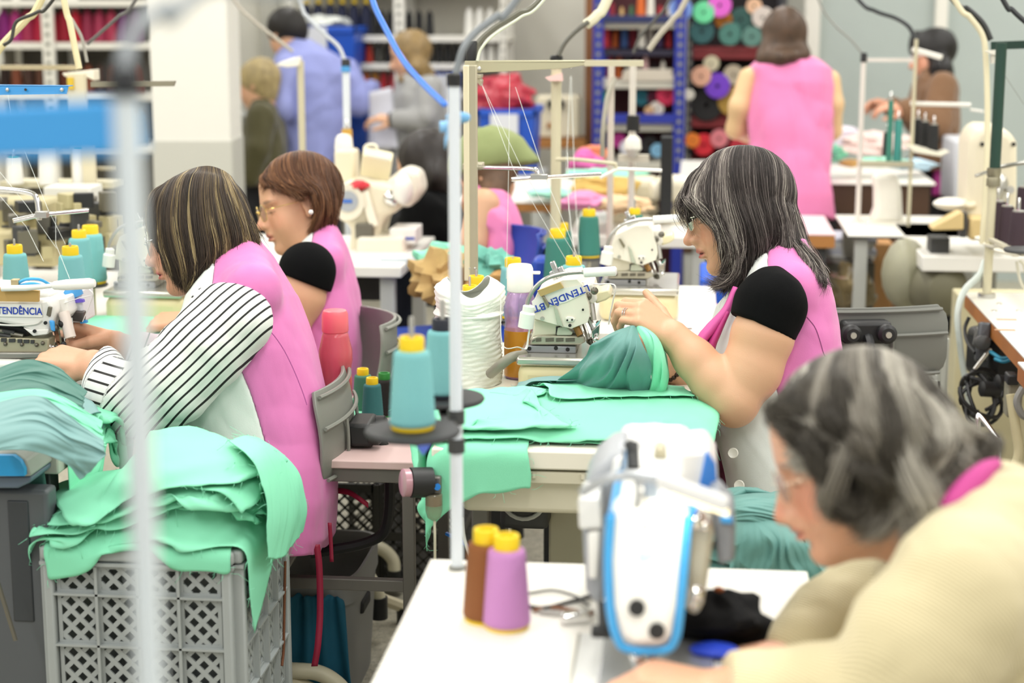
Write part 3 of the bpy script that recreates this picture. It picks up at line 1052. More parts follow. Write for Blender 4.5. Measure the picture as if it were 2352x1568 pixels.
def glasses(parent, o, A, s, col_m, lens=True, fwd=.094, rx=.024, rz=.019, z=-.001, rr=.0011):
 W = lambda x, y, zz: wld(np.asarray(o) + A @ (np.array((x, y, zz)) * s))
 mb = MB()
 for y in (-.033, .033):
  a = np.linspace(0, 2 * PI, 28)
  mb.tube([W(fwd - abs(yy) * .12, yy, zz) for yy, zz in zip(y + rx * np.cos(a), z + rz * np.sin(a))], rr * s, 6, cap=False)
  e = 1 if y > 0 else -1
  mb.tube([W(fwd - .004, e * .057, z + .006), W(.07, e * .072, z + .007), W(.02, e * .077, z + .008), W(-.015, e * .081, z + .006), W(-.03, e * .08, z - .01)], rr * s * .9, 6, sm=14)
 mb.tube([W(fwd + .001, -.011, z + .004), W(fwd + .006, 0, z + .008), W(fwd + .001, .011, z + .004)], rr * s, 6, sm=8)
 t = mb.build('glasses', col_m, parent)
 if lens:
  for y in (-.033, .033):
   a = np.linspace(0, 2 * PI, 24)[:-1]
   MB().prism([W(fwd - abs(yy) * .12, yy, zz) for yy, zz in zip(y + rx * .96 * np.cos(a), z + rz * .96 * np.sin(a))], wld(A @ np.array((.0012, 0, 0)) + np.array((0, 0, 0.))) - wld((0, 0, 0.))).build('lens', mat('f4f8f8', .03, trans=1., alpha=.35), t, smooth=False)
 return t
def surf(sd, px, py, Z0, Z1=None, off=0.):
 """lens-aligned point where the ray through px, py first meets the solid, from depth Z0 on"""
 z = Z0
 for _ in range(80):
  p = cs(px, py, z)
  d = float(sd(p[None])[0])
  if d < .0008:
   break
  z += max(d * .7, .0006)
  if z > (Z1 or Z0 + 1.0):
   z = Z0 + .2
   break
 return cs(px, py, z - off)
def patch(sd, pxs, pys, Z0, off, name, m, parent, Z1=None, solid=.0015):
 """a flat piece laid on a solid: grid of px lines"""
 g = np.array([[surf(sd, x, y, Z0, Z1, off) for x in pxs] for y in pys])
 return MB().sheet(wld(g.reshape(-1, 3)).reshape(len(pys), len(pxs), 3)).build(name, m, parent, solid=solid, auto=180)
def poly_patch(sd, quad, Z0, off, name, m, parent, n=(10, 6), Z1=None, solid=.0015):
 """like patch, for a px quadrilateral (corners in turn)"""
 a, b, c, d = [np.array(q_, float) for q_ in quad]
 g = []
 for i in np.linspace(0, 1, n[1]):
  l, r = a * (1 - i) + d * i, b * (1 - i) + c * i
  g.append([surf(sd, *(l * (1 - j) + r * j), Z0, Z1, off) for j in np.linspace(0, 1, n[0])])
 g = np.array(g)
 return MB().sheet(wld(g.reshape(-1, 3)).reshape(n[1], n[0], 3)).build(name, m, parent, solid=solid, auto=180)
class Cut:
 """a solid kept where fn < 0"""
 def __init__(s, sd, fn):
  s.sd, s.fn, s.box = sd, fn, sd.box
 def __call__(s, p):
  return np.maximum(s.sd(p), s.fn(p))
def px_of(p):
 return CX + p[:, 0] / p[:, 2] * FPX, CY - p[:, 1] / p[:, 2] * FPX
def line_side(pts, Z=3.5):
 """signed distance in metres to the right of a px polyline given as x over y"""
 a = np.array(sorted([(y, x) for x, y in pts]), float)
 def f(p):
  x, y = px_of(p)
  return (x - np.interp(y, a[:, 0], a[:, 1])) * Z / FPX * .85
 return f
# ---------------------------------------------------------------- the seated woman in the middle
M_PINK = mat('da77b5', .65, mott=.04, mscale=5, bump=.15, bscale=500., sheen=.2)
M_VWHITE = mat('dfe3de', .7, bump=.15, bscale=500., mott=.03)
M_MAG = mat('b02e78', .65, bump=.15, bscale=500.)
M_BTEE = mat('08090a', .85, bump=.2, bscale=600., spec=.12)
M_GOLD = mat('d9b560', .25, .9)
M_SILVER = mat('dcdcdc', .2, .9)
def woman_center():
 Z = 3.64
 m = Z / FPX
 t = thing('person', 'seated person with long streaky grey hair, glasses and pink vest over black short sleeves', 'person', wld(cs(1780, 1190, Z)))
 A = head_axes(.0, math.radians(13))
 s = 1.01
 ho = cs(1692, 488, Z)
 B = head_sdf(ho, A, s, nose=1.0, nosel=1.05, fat=1.04)
 W = B.W
 B.add(cap(W(-.02, 0, -.05), cs(1775, 640, Z), .056, .062, 1.0), .025)
 B.add(loft([(600, 1750, 1830, .08, Z), (650, 1720, 1860, .12, Z), (700, 1700, 1870, .15, Z), (760, 1650, 1890, .17, Z), (900, 1650, 1900, .17, Z), (1180, 1690, 1900, .18, Z)]), .03)
 zn = Z - .2
 B.add(chain([cs(1772, 712, zn), cs(1752, 770, zn), cs(1726, 850, zn), cs(1686, 918, zn - .01)], [0.0500, 0.0590, 0.0570, 0.0496]), .02)
 B.add(cap(cs(1672, 905, zn), cs(1684, 942, zn), .036, .026), .03)
 B.add(chain([cs(1688, 920, zn - .01), cs(1642, 876, zn), cs(1594, 824, zn + .01), cs(1548, 772, zn + .02)], [.047, .047, .041, .030]), .012)
 fg = add_hand(B, cs(1551, 776, zn + .02), (-.80, .58, .0), (-.42, -.50, .72), 1,
      ((42, 60, 30), (40, 62, 30), (38, 62, 30), (36, 66, 34)), (.5, .5, .15), s=.97, thumb_curl=12)
 # far arm: forearm reaching to the cloth
 zf = Z + .17
 B.add(chain([cs(1745, 680, zf), cs(1690, 800, zf), cs(1640, 900, zf)], [0.0633, 0.0612, 0.0475]), .02)
 B.add(chain([cs(1640, 900, zf), cs(1585, 870, zf - .03), cs(1528, 835, zf - .08)], [0.0464, 0.0401, 0.0274]), .01)
 add_hand(B, cs(1528, 835, zf - .08), (-.85, .5, -.1), (-.3, -.6, -.6), -1, ((40, 40, 20),) * 4, (.7, .5, .3), s=.95)
 v, q = mesh_sdf(B, .003)
 tint = head_tint(v, ho, A, s, base=(212, 166, 132))
 qmesh('body', v, q, skin_mat(), t, tintf=tint)
 # T-shirt sleeves
 wr = folds(3, 30, .003)
 for z, k in ((zn, 0), (zf, 1)):
  S = Sdf()
  dx = -30 * k
  S.add(chain([cs(1779 + dx, 672, z + .04 - .06 * k), cs(1770 + dx, 700, z), cs(1743 + dx, 790, z)], [0.0527, 0.0649, 0.0665]), .03)
  S.cut(half(cs(1748 + dx, 750, z), (-.42, -.9, 0)), .004)
  S.disp(folds(5 + k, 38, .003, (1, .5, 1)))
  solid('sleeve', S, .004, M_BTEE, t)
  if not k:
   ax = np.array((-.42, -.9, 0))
   ax /= np.linalg.norm(ax)
 # vest
 V = Sdf()
 V.add(loft([(556, 1768, 1842, .075, Z), (590, 1725, 1860, .10, Z), (620, 1704, 1876, .135, Z), (660, 1690, 1893, .165, Z), (700, 1652, 1904, .18, Z), (760, 1630, 1915, .19, Z), (830, 1618, 1926, .19, Z),
    (900, 1620, 1934, .19, Z), (1000, 1634, 1940, .195, Z), (1100, 1655, 1942, .2, Z), (1190, 1668, 1945, .2, Z)], 3.0), 0)
 V.add([cap(cs(1795, 628, Z - .06), cs(1815, 660, Z - .155), .045, .05), cap(cs(1790, 628, Z + .06), cs(1800, 660, Z + .15), .045, .05)], .03)
 for z in (Z - .245, Z + .245):
  V.sub(ell(cs(1765, 702, z), (.082, .092, .07)), .015)
 V.sub(cap(cs(1690, 480, Z), cs(1772, 620, Z), .05, .062), .01)
 V.disp(folds(8, 16, .006, (1, .55, 1)))
 V.disp(folds(18, 45, .0018, (1, .7, 1)))
 side = line_side(((1764, 560), (1764, 645), (1770, 780), (1782, 880), (1796, 960), (1812, 1050), (1822, 1190)))
 solid('vest_back', Cut(V, lambda p: -side(p)), .0045, M_PINK, t)
 solid('vest_front', Cut(V, side), .0045, M_VWHITE, t)
 # shirt under the open front, placket facing, collar, buttons
 S = Sdf()
 S.add(loft([(700, 1672, 1780, .10, Z), (900, 1618, 1780, .10, Z), (1000, 1616, 1780, .11, Z), (1190, 1640, 1800, .12, Z)]), 0)
 solid('shirt', S, .006, mat('5e1034', .8, mott=.5, mscale=22), t)
 def strip(pts, w0, name, m_, n=34):
  """a sewn edge: band through (px,py,Z) points, w0 px wide"""
  p = spline([cs(*a_) for a_ in pts], n)
  tg = np.gradient(p, axis=0)
  nrm = np.stack([tg[:, 1], -tg[:, 0], 0 * tg[:, 0]], 1)
  nrm /= np.linalg.norm(nrm, axis=1)[:, None]
  ww = np.interp(np.linspace(0, 1, n), np.linspace(0, 1, len(w0)), w0) * m
  g = np.stack([p + nrm * (ww * k)[:, None] + np.array((0, 0, -.012 * math.sin(PI * (k + .5)))) for k in np.linspace(-.5, .5, 5)], 1)
  return MB().sheet(wld(g.reshape(-1, 3)).reshape(n, 5, 3)).build(name, m_, t, solid=.004, auto=180)
 strip([(1690, 660, Z - .12), (1668, 712, Z - .13), (1634, 755, Z - .14), (1612, 782, Z - .15), (1606, 830, Z - .15), (1612, 905, Z - .14), (1618, 980, Z - .13), (1622, 1060, Z - .12), (1640, 1150, Z - .11)], (10, 16, 26, 22, 22, 26, 26, 24, 16), 'placket', mat('d0559f', .6, bump=.15, bscale=500.))
 strip([(1672, 716, Z - .14), (1650, 760, Z - .145), (1632, 800, Z - .15), (1626, 850, Z - .15), (1630, 920, Z - .14), (1636, 1000, Z - .135)], (6, 12, 18, 14, 10, 6), 'placket', M_MAG)
 for x, y in ((1684, 1040), (1698, 1114)):
  b_ = MB().lathe([(.0001, .003), (.006, .0035), (.0095, .005), (.0105, .003), (.0105, 0)], wld(surf(V, x, y, Z - .4, Z, .001)), -_F - _R * .3, 20)
  b_.build('button', mat('e8e6dc', .3), t)
 MB().tube([wld(surf(V, x, y, Z - .4, Z, .0003)) for x, y in spline(((1853, 728), (1872, 752), (1884, 785), (1892, 812), (1905, 832), (1925, 880)), 18)], .0012, 5).build('seam', mat('8c3f74', .8), t)
 # ring, bracelet, glasses
 p0, p1 = fg[2][1][0], fg[2][1][1]
 c = p0 * .35 + p1 * .65
 d = p1 - p0
 x_, y_, d_ = frame(d)
 r_ = MB()
 for k in (-.0022, .0022):
  r_.tube([wld(a) for a in ring_path(c + d_ * k, x_, y_, .0107)], .0011, 6, cap=False)
 r_.build('ring', M_SILVER, t)
 a0, a1 = cs(1528, 835, zf - .08), cs(1570, 858, zf - .045)
 x_, y_, d_ = frame(a1 - a0)
 bm_ = MB()
 cc = a0 * .7 + a1 * .3
 for k in range(20):
  an = 2 * PI * k / 20
  bm_.ball(wld(cc + (x_ * math.cos(an) + y_ * math.sin(an)) * .031), .0055, 8, 6)
 bm_.build('bracelet', mat('3c3128', .35, .6), t)['kind'] = 'stuff'
 glasses(t, ho, A, s, mat('e6dfc8', .2, .8), fwd=.106, z=.002, rr=.0014)
 # hair
 G = [[(1622, 378, 0), (1586, 400, -.03), (1562, 440, -.045), (1552, 475, -.05), (1556, 500, -.05), (1564, 525, -.045)],
   [(1630, 366, 0), (1592, 400, -.045), (1572, 450, -.062), (1574, 466, -.07), (1588, 484, -.078), (1612, 506, -.084)],
   [(1645, 353, 0), (1606, 398, -.052), (1592, 450, -.075), (1606, 486, -.085), (1642, 522, -.094), (1674, 560, -.097)],
   [(1660, 346, 0), (1628, 398, -.06), (1622, 455, -.085), (1638, 505, -.095), (1662, 552, -.1), (1668, 600, -.095), (1655, 630, -.085)],
   [(1678, 342, 0), (1655, 398, -.065), (1655, 460, -.095), (1672, 520, -.104), (1690, 575, -.104), (1684, 620, -.096), (1655, 648, -.08), (1630, 646, -.07)],
   [(1700, 343, 0), (1690, 400, -.068), (1698, 465, -.1), (1716, 525, -.108), (1722, 580, -.104), (1706, 622, -.095), (1680, 652, -.085), (1662, 672, -.08)],
   [(1722, 347, 0), (1730, 405, -.065), (1746, 465, -.095), (1758, 525, -.102), (1758, 575, -.096), (1740, 610, -.09), (1710, 640, -.085), (1690, 665, -.08)],
   [(1742, 355, 0), (1766, 415, -.055), (1784, 470, -.083), (1792, 520, -.09), (1786, 560, -.09), (1770, 590, -.085), (1752, 606, -.08)],
   [(1758, 366, 0), (1790, 425, -.045), (1810, 480, -.07), (1822, 530, -.076), (1832, 570, -.10), (1852, 606, -.135), (1872, 636, -.165), (1880, 660, -.17)],
   [(1770, 378, 0), (1808, 432, -.025), (1827, 485, -.045), (1838, 535, -.055), (1852, 578, -.09), (1874, 612, -.125), (1890, 645, -.15), (1894, 672, -.16)],
   [(1776, 388, 0), (1816, 440, -.005), (1834, 490, -.012), (1846, 540, -.02), (1866, 588, -.06), (1886, 622, -.10), (1896, 650, -.12)]]
 hair(t, G, Z, 12000, [(0, '171311'), (.42, '2e2724'), (.62, '4f4643'), (.78, '8b827c'), (.9, 'c4bcae'), (1, 'efe9da')], '28221f', rad=.0003, seed=4, wave=.012, inset=.02, trim=.22, jit=.007, fly=.05, frizz=.0006, clump=48, skull=(ho, A, s), dens=(.12, .3, .9, 1, 1.1, 1.1, 1.1, 1, 1, 1, 1))
 return t
woman_center()
# ---------------------------------------------------------------- the woman in the striped blouse at the left
def stripe_mat(nm, base, ink, sc, k=.18):
 """stripes follow the blouse's own 'band' attribute"""
 m = bpy.data.materials.new(nm)
 m.use_nodes = True
 nt = m.node_tree
 L = nt.links.new
 b = nt.nodes['Principled BSDF']
 b.inputs['Roughness'].default_value = .75
 a = nt.nodes.new('ShaderNodeAttribute')
 a.attribute_name = 'band'
 mu = nt.nodes.new('ShaderNodeMath')
 mu.operation = 'MULTIPLY'
 mu.inputs[1].default_value = sc * 1.0
 fr = nt.nodes.new('ShaderNodeMath')
 fr.operation = 'FRACT'
 lt = nt.nodes.new('ShaderNodeMath')
 lt.operation = 'LESS_THAN'
 lt.inputs[1].default_value = k
 mx = nt.nodes.new('ShaderNodeMix')
 mx.data_type = 'RGBA'
 L(a.outputs['Fac'], mu.inputs[0])
 L(mu.outputs[0], fr.inputs[0])
 L(fr.outputs[0], lt.inputs[0])
 L(lt.outputs[0], mx.inputs[0])
 mx.inputs[6].default_value = lin(base)
 mx.inputs[7].default_value = lin(ink)
 L(mx.outputs[2], b.inputs['Base Color'])
 return m
def set_band(o, vals):
 a = o.data.attributes.new('band', 'FLOAT', 'POINT')
 a.data.foreach_set('value', np.asarray(vals, np.float32))
def woman_left():
 Z = 3.7
 m = Z / FPX
 t = thing('person', 'seated person in black and white striped sleeves and pink vest, dark bob with blond streaks', 'person', wld(cs(620, 1230, Z)))
 A = head_axes(-.05, math.radians(14))
 s = .98
 ho = cs(447, 540, Z)
 B = head_sdf(ho, A, s, nose=.85, fat=1.02)
 W = B.W
 B.add(cap(W(-.02, 0, -.05), cs(540, 690, Z), .056, .066), .025)
 B.add(loft([(600, 530, 600, .09, Z), (680, 510, 650, .13, Z), (850, 450, 710, .18, Z), (1200, 480, 740, .19, Z)]), .03)
 zn, zf = Z - .22, Z + .2
 B.add(chain([cs(525, 742, zn), cs(440, 838, zn), cs(330, 930, zn)], [.046, .05, .044]), .02)
 B.add(chain([cs(330, 930, zn), cs(270, 905, zn + .02), cs(214, 838, zn + .06)], [.045, .04, .031]), .02)
 hn = add_hand(B, cs(214, 838, zn + .06), (-.92, .16, .28), (-.1, -.85, .5), -1, ((52, 70, 40), (55, 75, 40), (55, 75, 40), (50, 75, 40)), (.8, .25, .55), s=1.13, thumb_curl=10)
 B.add(chain([cs(500, 720, zf), cs(440, 800, zf), cs(390, 830, zf)], [.055, .05, .042]), .02)
 B.add(chain([cs(390, 830, zf), cs(330, 815, zf - .05), cs(268, 790, zf - .12)], [.042, .036, .027]), .02)
 hf = add_hand(B, cs(272, 792, zf - .12), (-.96, .2, -.1), (-.1, -.6, -.75), -1, ((30, 78, 50), (36, 78, 40), (45, 75, 40), (50, 75, 40)), (.9, -.1, .55), s=1.0, thumb_curl=5)
 v, q = mesh_sdf(B, .003)
 qmesh('body', v, q, skin_mat(), t, tintf=head_tint(v, ho, A, s, base=(212, 160, 128), lip=(190, 92, 92)))
 # blouse sleeves
 M_STR = stripe_mat('striped_cotton', 'e6e6e2', '141414', 50., .24)
 ax0, ax1 = cs(560, 690, zn), cs(315, 930, zn)
 S = Sdf()
 S.add(chain([cs(500, 718, zn + .03), cs(540, 738, zn)], [.06, .066]), .03)
 S.add(chain([cs(540, 738, zn), cs(470, 800, zn - .01), cs(395, 880, zn - .02), cs(310, 925, zn - .01)], [.066, .078, .076, .062]), .03)
 S.add(chain([cs(312, 922, zn - .01), cs(262, 898, zn + .02), cs(228, 850, zn + .05)], [.06, .052, .045]), .02)
 S.disp(folds(21, 22, .013, (1, .8, 1), where=lambda p: np.clip(1.2 - np.abs((p[:, 0] - ax1[0]) / .16), .2, 1)))
 S.disp(folds(22, 55, .003))
 cw = cs(214, 836, zn + .06)
 S.cut(half(cw + np.array((.012, 0, 0)), (-.88, .38, .12)), .003)
 v, q = mesh_sdf(S, .0038)
 o = qmesh('sleeve', v, q, M_STR, t)
 # upper arm: stripes along the arm; forearm: stripes across, cuff: rings
 d1 = (ax1 - ax0) / np.linalg.norm(ax1 - ax0)
 side = np.cross(d1, (0, 0, 1.))
 b1 = (v - ax0) @ side + .35 * (v - ax0)[:, 2] * 0
 e0, e1 = cs(312, 922, zn), cs(206, 845, zn + .06)
 d2 = (e1 - e0) / np.linalg.norm(e1 - e0)
 along = (v - e0) @ d2
 L2 = np.linalg.norm(e1 - e0)
 b2 = (v @ np.array((.30, .95, .1))) * 1.0
 b3 = along * 1.9
 band = np.where(along < .015, b1 * 1.25, np.where(along < L2 - .052, b2, b3))
 set_band(o, band + 5)
 S = Sdf()
 S.add(chain([cs(510, 730, zf), cs(440, 805, zf), cs(385, 830, zf)], [.07, .064, .055]), .03)
 S.add(chain([cs(385, 830, zf), cs(330, 817, zf - .05), cs(290, 800, zf - .1)], [.054, .048, .04]), .02)
 S.cut(half(cs(296, 802, zf - .1), (-.9, .3, -.2)), .003)
 v, q = mesh_sdf(S, .006)
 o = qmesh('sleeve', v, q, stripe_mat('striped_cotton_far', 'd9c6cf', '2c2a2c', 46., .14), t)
 set_band(o, v @ np.array((-.9, .35, -.2)) + 5)
 # vest
 V = Sdf()
 V.add(loft([(548, 545, 588, .07, Z), (585, 500, 622, .10, Z), (630, 470, 650, .14, Z), (680, 440, 680, .175, Z), (740, 420, 702, .19, Z), (800, 415, 718, .2, Z), (860, 405, 732, .2, Z), (920, 404, 748, .2, Z),
    (960, 412, 756, .2, Z), (1010, 420, 760, .2, Z), (1060, 450, 766, .21, Z), (1140, 520, 768, .21, Z), (1225, 560, 760, .21, Z), (1252, 640, 745, .2, Z)], 2.6), 0)
 V.add([cap(cs(560, 625, Z - .07), cs(580, 665, Z - .17), .05, .055), cap(cs(560, 625, Z + .07), cs(570, 665, Z + .17), .05, .05)], .03)
 arm = Sdf().add(chain([cs(528, 742, Z - .26), cs(500, 790, Z - .26)], [.074, .075], 1.15), .02)
 V.sub(arm, .012)
 V.sub(cap(cs(430, 560, Z), cs(535, 660, Z), .05, .062), .01)
 V.disp(folds(31, 14, .007, (1, .6, 1)))
 V.disp(folds(32, 42, .002, (1, .7, 1)))
 sd = line_side(((500, 540), (494, 600), (487, 660), (480, 700), (530, 780), (546, 830), (575, 900), (594, 960), (610, 1020), (640, 1250)))
 solid('vest_back', Cut(V, lambda p: -sd(p)), .0045, M_PINK, t)
 solid('vest_front', Cut(V, sd), .0045, mat('dfe6e0', .7, bump=.15, bscale=500., mott=.03), t)
 MB().tube([wld(surf(V, x, y, Z - .4, Z, .0003)) for x, y in spline(((590, 742), (620, 760), (650, 800), (675, 850), (695, 900), (705, 930)), 20)], .0012, 5).build('seam', mat('b25596', .8), t)
 # magenta facing of the open front, dark trousers
 p = spline([cs(408, 955, Z - .13), cs(398, 985, Z - .15), cs(408, 1015, Z - .16), cs(388, 1028, Z - .15), cs(345, 1036, Z - .1)], 20)
 g = np.stack([p + np.array((0, k, -.01 * math.cos(k * 60))) for k in np.linspace(-.02, .02, 6)], 1)
 MB().sheet(wld(g.reshape(-1, 3)).reshape(20, 6, 3)).build('vest_facing', M_MAG, t, solid=.005, auto=180)
 S = Sdf()
 S.add(loft([(1050, 480, 740, .19, Z), (1240, 500, 745, .2, Z)]), 0)
 S.add(chain([cs(640, 1180, Z - .1), cs(420, 1130, Z - .1), cs(330, 1150, Z - .08)], [.085, .075, .065]), .02)
 S.add(chain([cs(640, 1180, Z + .1), cs(420, 1130, Z + .1), cs(330, 1150, Z + .1)], [.085, .075, .065]), .02)
 for k in (-.09, .1):
  S.add(chain([cs(330, 1150, Z + k), cs(330, 1400, Z + k), cs(340, 1600, Z + k)], [.065, .052, .045]), .02)
 solid('trousers', S, .009, mat('3a3a3e', .8, bump=.2, bscale=300.), t)
 glasses(t, ho, A, s, mat('b9c4c0', .15, .5), fwd=.104, rx=.026, rz=.022)
 G = [[(385, 418, 0), (350, 438, -.03), (333, 475, -.045), (334, 515, -.05), (346, 545, -.05)],
   [(398, 408, 0), (360, 440, -.05), (345, 490, -.068), (350, 540, -.075), (364, 575, -.075), (372, 600, -.07)],
   [(412, 400, 0), (376, 440, -.06), (365, 500, -.08), (372, 560, -.088), (390, 610, -.088), (398, 650, -.075)],
   [(428, 392, 0), (396, 440, -.066), (388, 505, -.092), (398, 570, -.098), (415, 625, -.095), (430, 672, -.075)],
   [(445, 386, 0), (420, 440, -.07), (416, 510, -.098), (426, 580, -.104), (436, 635, -.098), (434, 668, -.08)],
   [(462, 382, 0), (446, 440, -.072), (448, 510, -.1), (458, 580, -.106), (462, 630, -.1), (445, 668, -.085)],
   [(480, 381, 0), (476, 440, -.07), (484, 510, -.1), (494, 570, -.106), (492, 610, -.1), (470, 645, -.088)],
   [(498, 385, 0), (506, 440, -.064), (520, 500, -.092), (530, 550, -.096), (528, 590, -.092), (510, 615, -.085)],
   [(514, 392, 0), (534, 445, -.052), (553, 500, -.072), (563, 540, -.08), (560, 570, -.078), (545, 590, -.074)],
   [(526, 400, 0), (553, 450, -.03), (574, 500, -.045), (585, 540, -.05), (588, 565, -.05)],
   [(532, 406, 0), (562, 455, -.005), (583, 505, -.01), (590, 540, -.012), (588, 565, -.012)]]
 hair(t, G, Z, 12000, [(0, '1d1712'), (.4, '3b3128'), (.6, '594a3a'), (.74, '87744f'), (.88, 'bba87a'), (1, 'dccfa6')], '201a15', rad=.0003, seed=9, wave=.004, inset=.018, trim=.1, jit=.005, fly=.03, clump=60, skull=(ho, A, s), frizz=.0003, tmix=.5, dens=(.5, .8, 1, 1, 1, 1, 1, 1, 1, 1, 1))
 return t
woman_left()
# ---------------------------------------------------------------- the second woman in a pink vest, gold glasses
def woman_behind():
 Z = 4.5
 t = thing('person', 'seated person with short brown hair, gold glasses and pearl earring, looking down at mint fabric', 'person', wld(cs(750, 1010, Z)))
 A = head_axes(-.33, math.radians(14))
 s = 1.0
 ho = cs(684, 470, Z)
 B = head_sdf(ho, A, s, nose=.85, fat=1.08)
 W = B.W
 B.add(cap(W(-.02, 0, -.05), cs(735, 600, Z), .058, .066), .025)
 B.add(loft([(590, 700, 780, .12, Z), (650, 680, 800, .16, Z), (900, 670, 815, .17, Z)]), .03)
 zn, zf = Z - .2, Z + .15
 B.add(chain([cs(705, 610, zn), cs(692, 680, zn), cs(660, 760, zn)], [.056, .056, .046]), .02)
 B.add(chain([cs(660, 760, zn), cs(540, 760, zn), cs(440, 735, zn)], [.044, .038, .028]), .02)
 hn = add_hand(B, cs(442, 735, zn), (-.98, -.05, .1), (-.1, -.85, .5), -1, ((45, 40, 20),) * 4, (.8, .25, .5))
 B.add(chain([cs(690, 640, zf), cs(600, 720, zf), cs(500, 735, zf)], [.05, .042, .03]), .02)
 add_hand(B, cs(500, 735, zf), (-.98, .05, .0), (-.1, -.85, -.4), -1, ((40, 40, 20),) * 4, (.8, .25, -.5))
 v, q = mesh_sdf(B, .0034)
 qmesh('body', v, q, skin_mat(), t, tintf=head_tint(v, ho, A, s, base=(216, 166, 132), lip=(186, 112, 96), brow=(110, 82, 62)))
 for z, k in ((zn, 0), (zf, 1)):
  S = Sdf()
  S.add(chain([cs(712, 606, z + .05 - .1 * k), cs(706, 620, z), cs(698, 670, z)], [.05, .064, .064]), .03)
  S.cut(half(cs(698, 648, z), (-.36, -.93, 0)), .004)
  solid('sleeve', S, .005, M_BTEE, t)
 V = Sdf()
 V.add(loft([(518, 742, 770, .06, Z), (540, 718, 783, .09, Z), (572, 690, 796, .13, Z), (610, 670, 808, .165, Z), (660, 660, 818, .18, Z), (720, 656, 824, .185, Z), (790, 654, 828, .185, Z), (900, 660, 826, .19, Z), (980, 668, 826, .19, Z)], 2.8), 0)
 V.add([cap(cs(738, 585, Z - .06), cs(745, 605, Z - .15), .045, .05), cap(cs(738, 585, Z + .06), cs(745, 605, Z + .13), .045, .05)], .03)
 V.sub(ell(cs(700, 632, Z - .245), (.08, .09, .07)), .015)
 V.sub(cap(cs(680, 480, Z), cs(728, 590, Z), .05, .062), .01)
 V.disp(folds(51, 16, .008, (1, .6, 1)))
 sd = line_side(((728, 500), (716, 560), (690, 600), (690, 640), (705, 690), (712, 760), (720, 960)))
 solid('vest_back', Cut(V, lambda p: -sd(p)), .006, M_PINK, t)
 solid('vest_front', Cut(V, sd), .006, M_VWHITE, t)
 S = Sdf().add(loft([(900, 680, 820, .18, Z), (1010, 690, 815, .19, Z)]), 0)
 for k in (-.1, .1):
  S.add(chain([cs(760, 985, Z + k), cs(610, 960, Z + k), cs(600, 1230, Z + k)], [.08, .065, .045]), .02)
 solid('trousers', S, .01, mat('23262e', .8), t)
 glasses(t, ho, A, s, mat('d9bd6a', .2, .9), fwd=.104, rx=.025, rz=.022, z=-.003, rr=.0009)
 MB().ball(wld(surf(B, 714, 487, Z - .4, Z, .003)), .006).build('earring', mat('f4f0ea', .15), t)
 G = [[(628, 392, -.02), (606, 402, -.045), (598, 418, -.06), (597, 436, -.068)],
   [(640, 378, 0), (612, 398, -.055), (610, 415, -.072), (628, 428, -.085), (646, 436, -.092)],
   [(655, 368, 0), (632, 392, -.062), (640, 416, -.085), (664, 436, -.095), (685, 450, -.098), (692, 458, -.095)],
   [(672, 361, 0), (660, 388, -.066), (672, 415, -.092), (690, 432, -.1), (712, 438, -.1), (726, 448, -.1), (733, 470, -.098)],
   [(690, 358, 0), (692, 388, -.066), (706, 412, -.092), (725, 430, -.1), (736, 455, -.102), (736, 490, -.098), (725, 520, -.085), (712, 542, -.07)],
   [(708, 362, 0), (722, 390, -.06), (738, 420, -.08), (748, 455, -.088), (750, 490, -.085), (742, 520, -.075), (728, 538, -.065)],
   [(722, 370, 0), (745, 398, -.045), (758, 430, -.06), (765, 465, -.062), (766, 495, -.06), (760, 518, -.055), (750, 528, -.05)],
   [(732, 378, 0), (756, 408, -.01), (768, 440, -.015), (774, 475, -.02), (774, 500, -.02), (768, 520, -.02)]]
 hair(t, G, Z, 5000, [(0, '2e1c12'), (.4, '543623'), (.7, '7a5236'), (.9, 'a0734d'), (1, 'b98a5c')], '3a2417', rad=.0005, seed=12, wave=.008, inset=.018, trim=.2, jit=.007, fly=.04, skull=(ho, A, s), frizz=.0006, clump=30)
 return t
woman_behind()
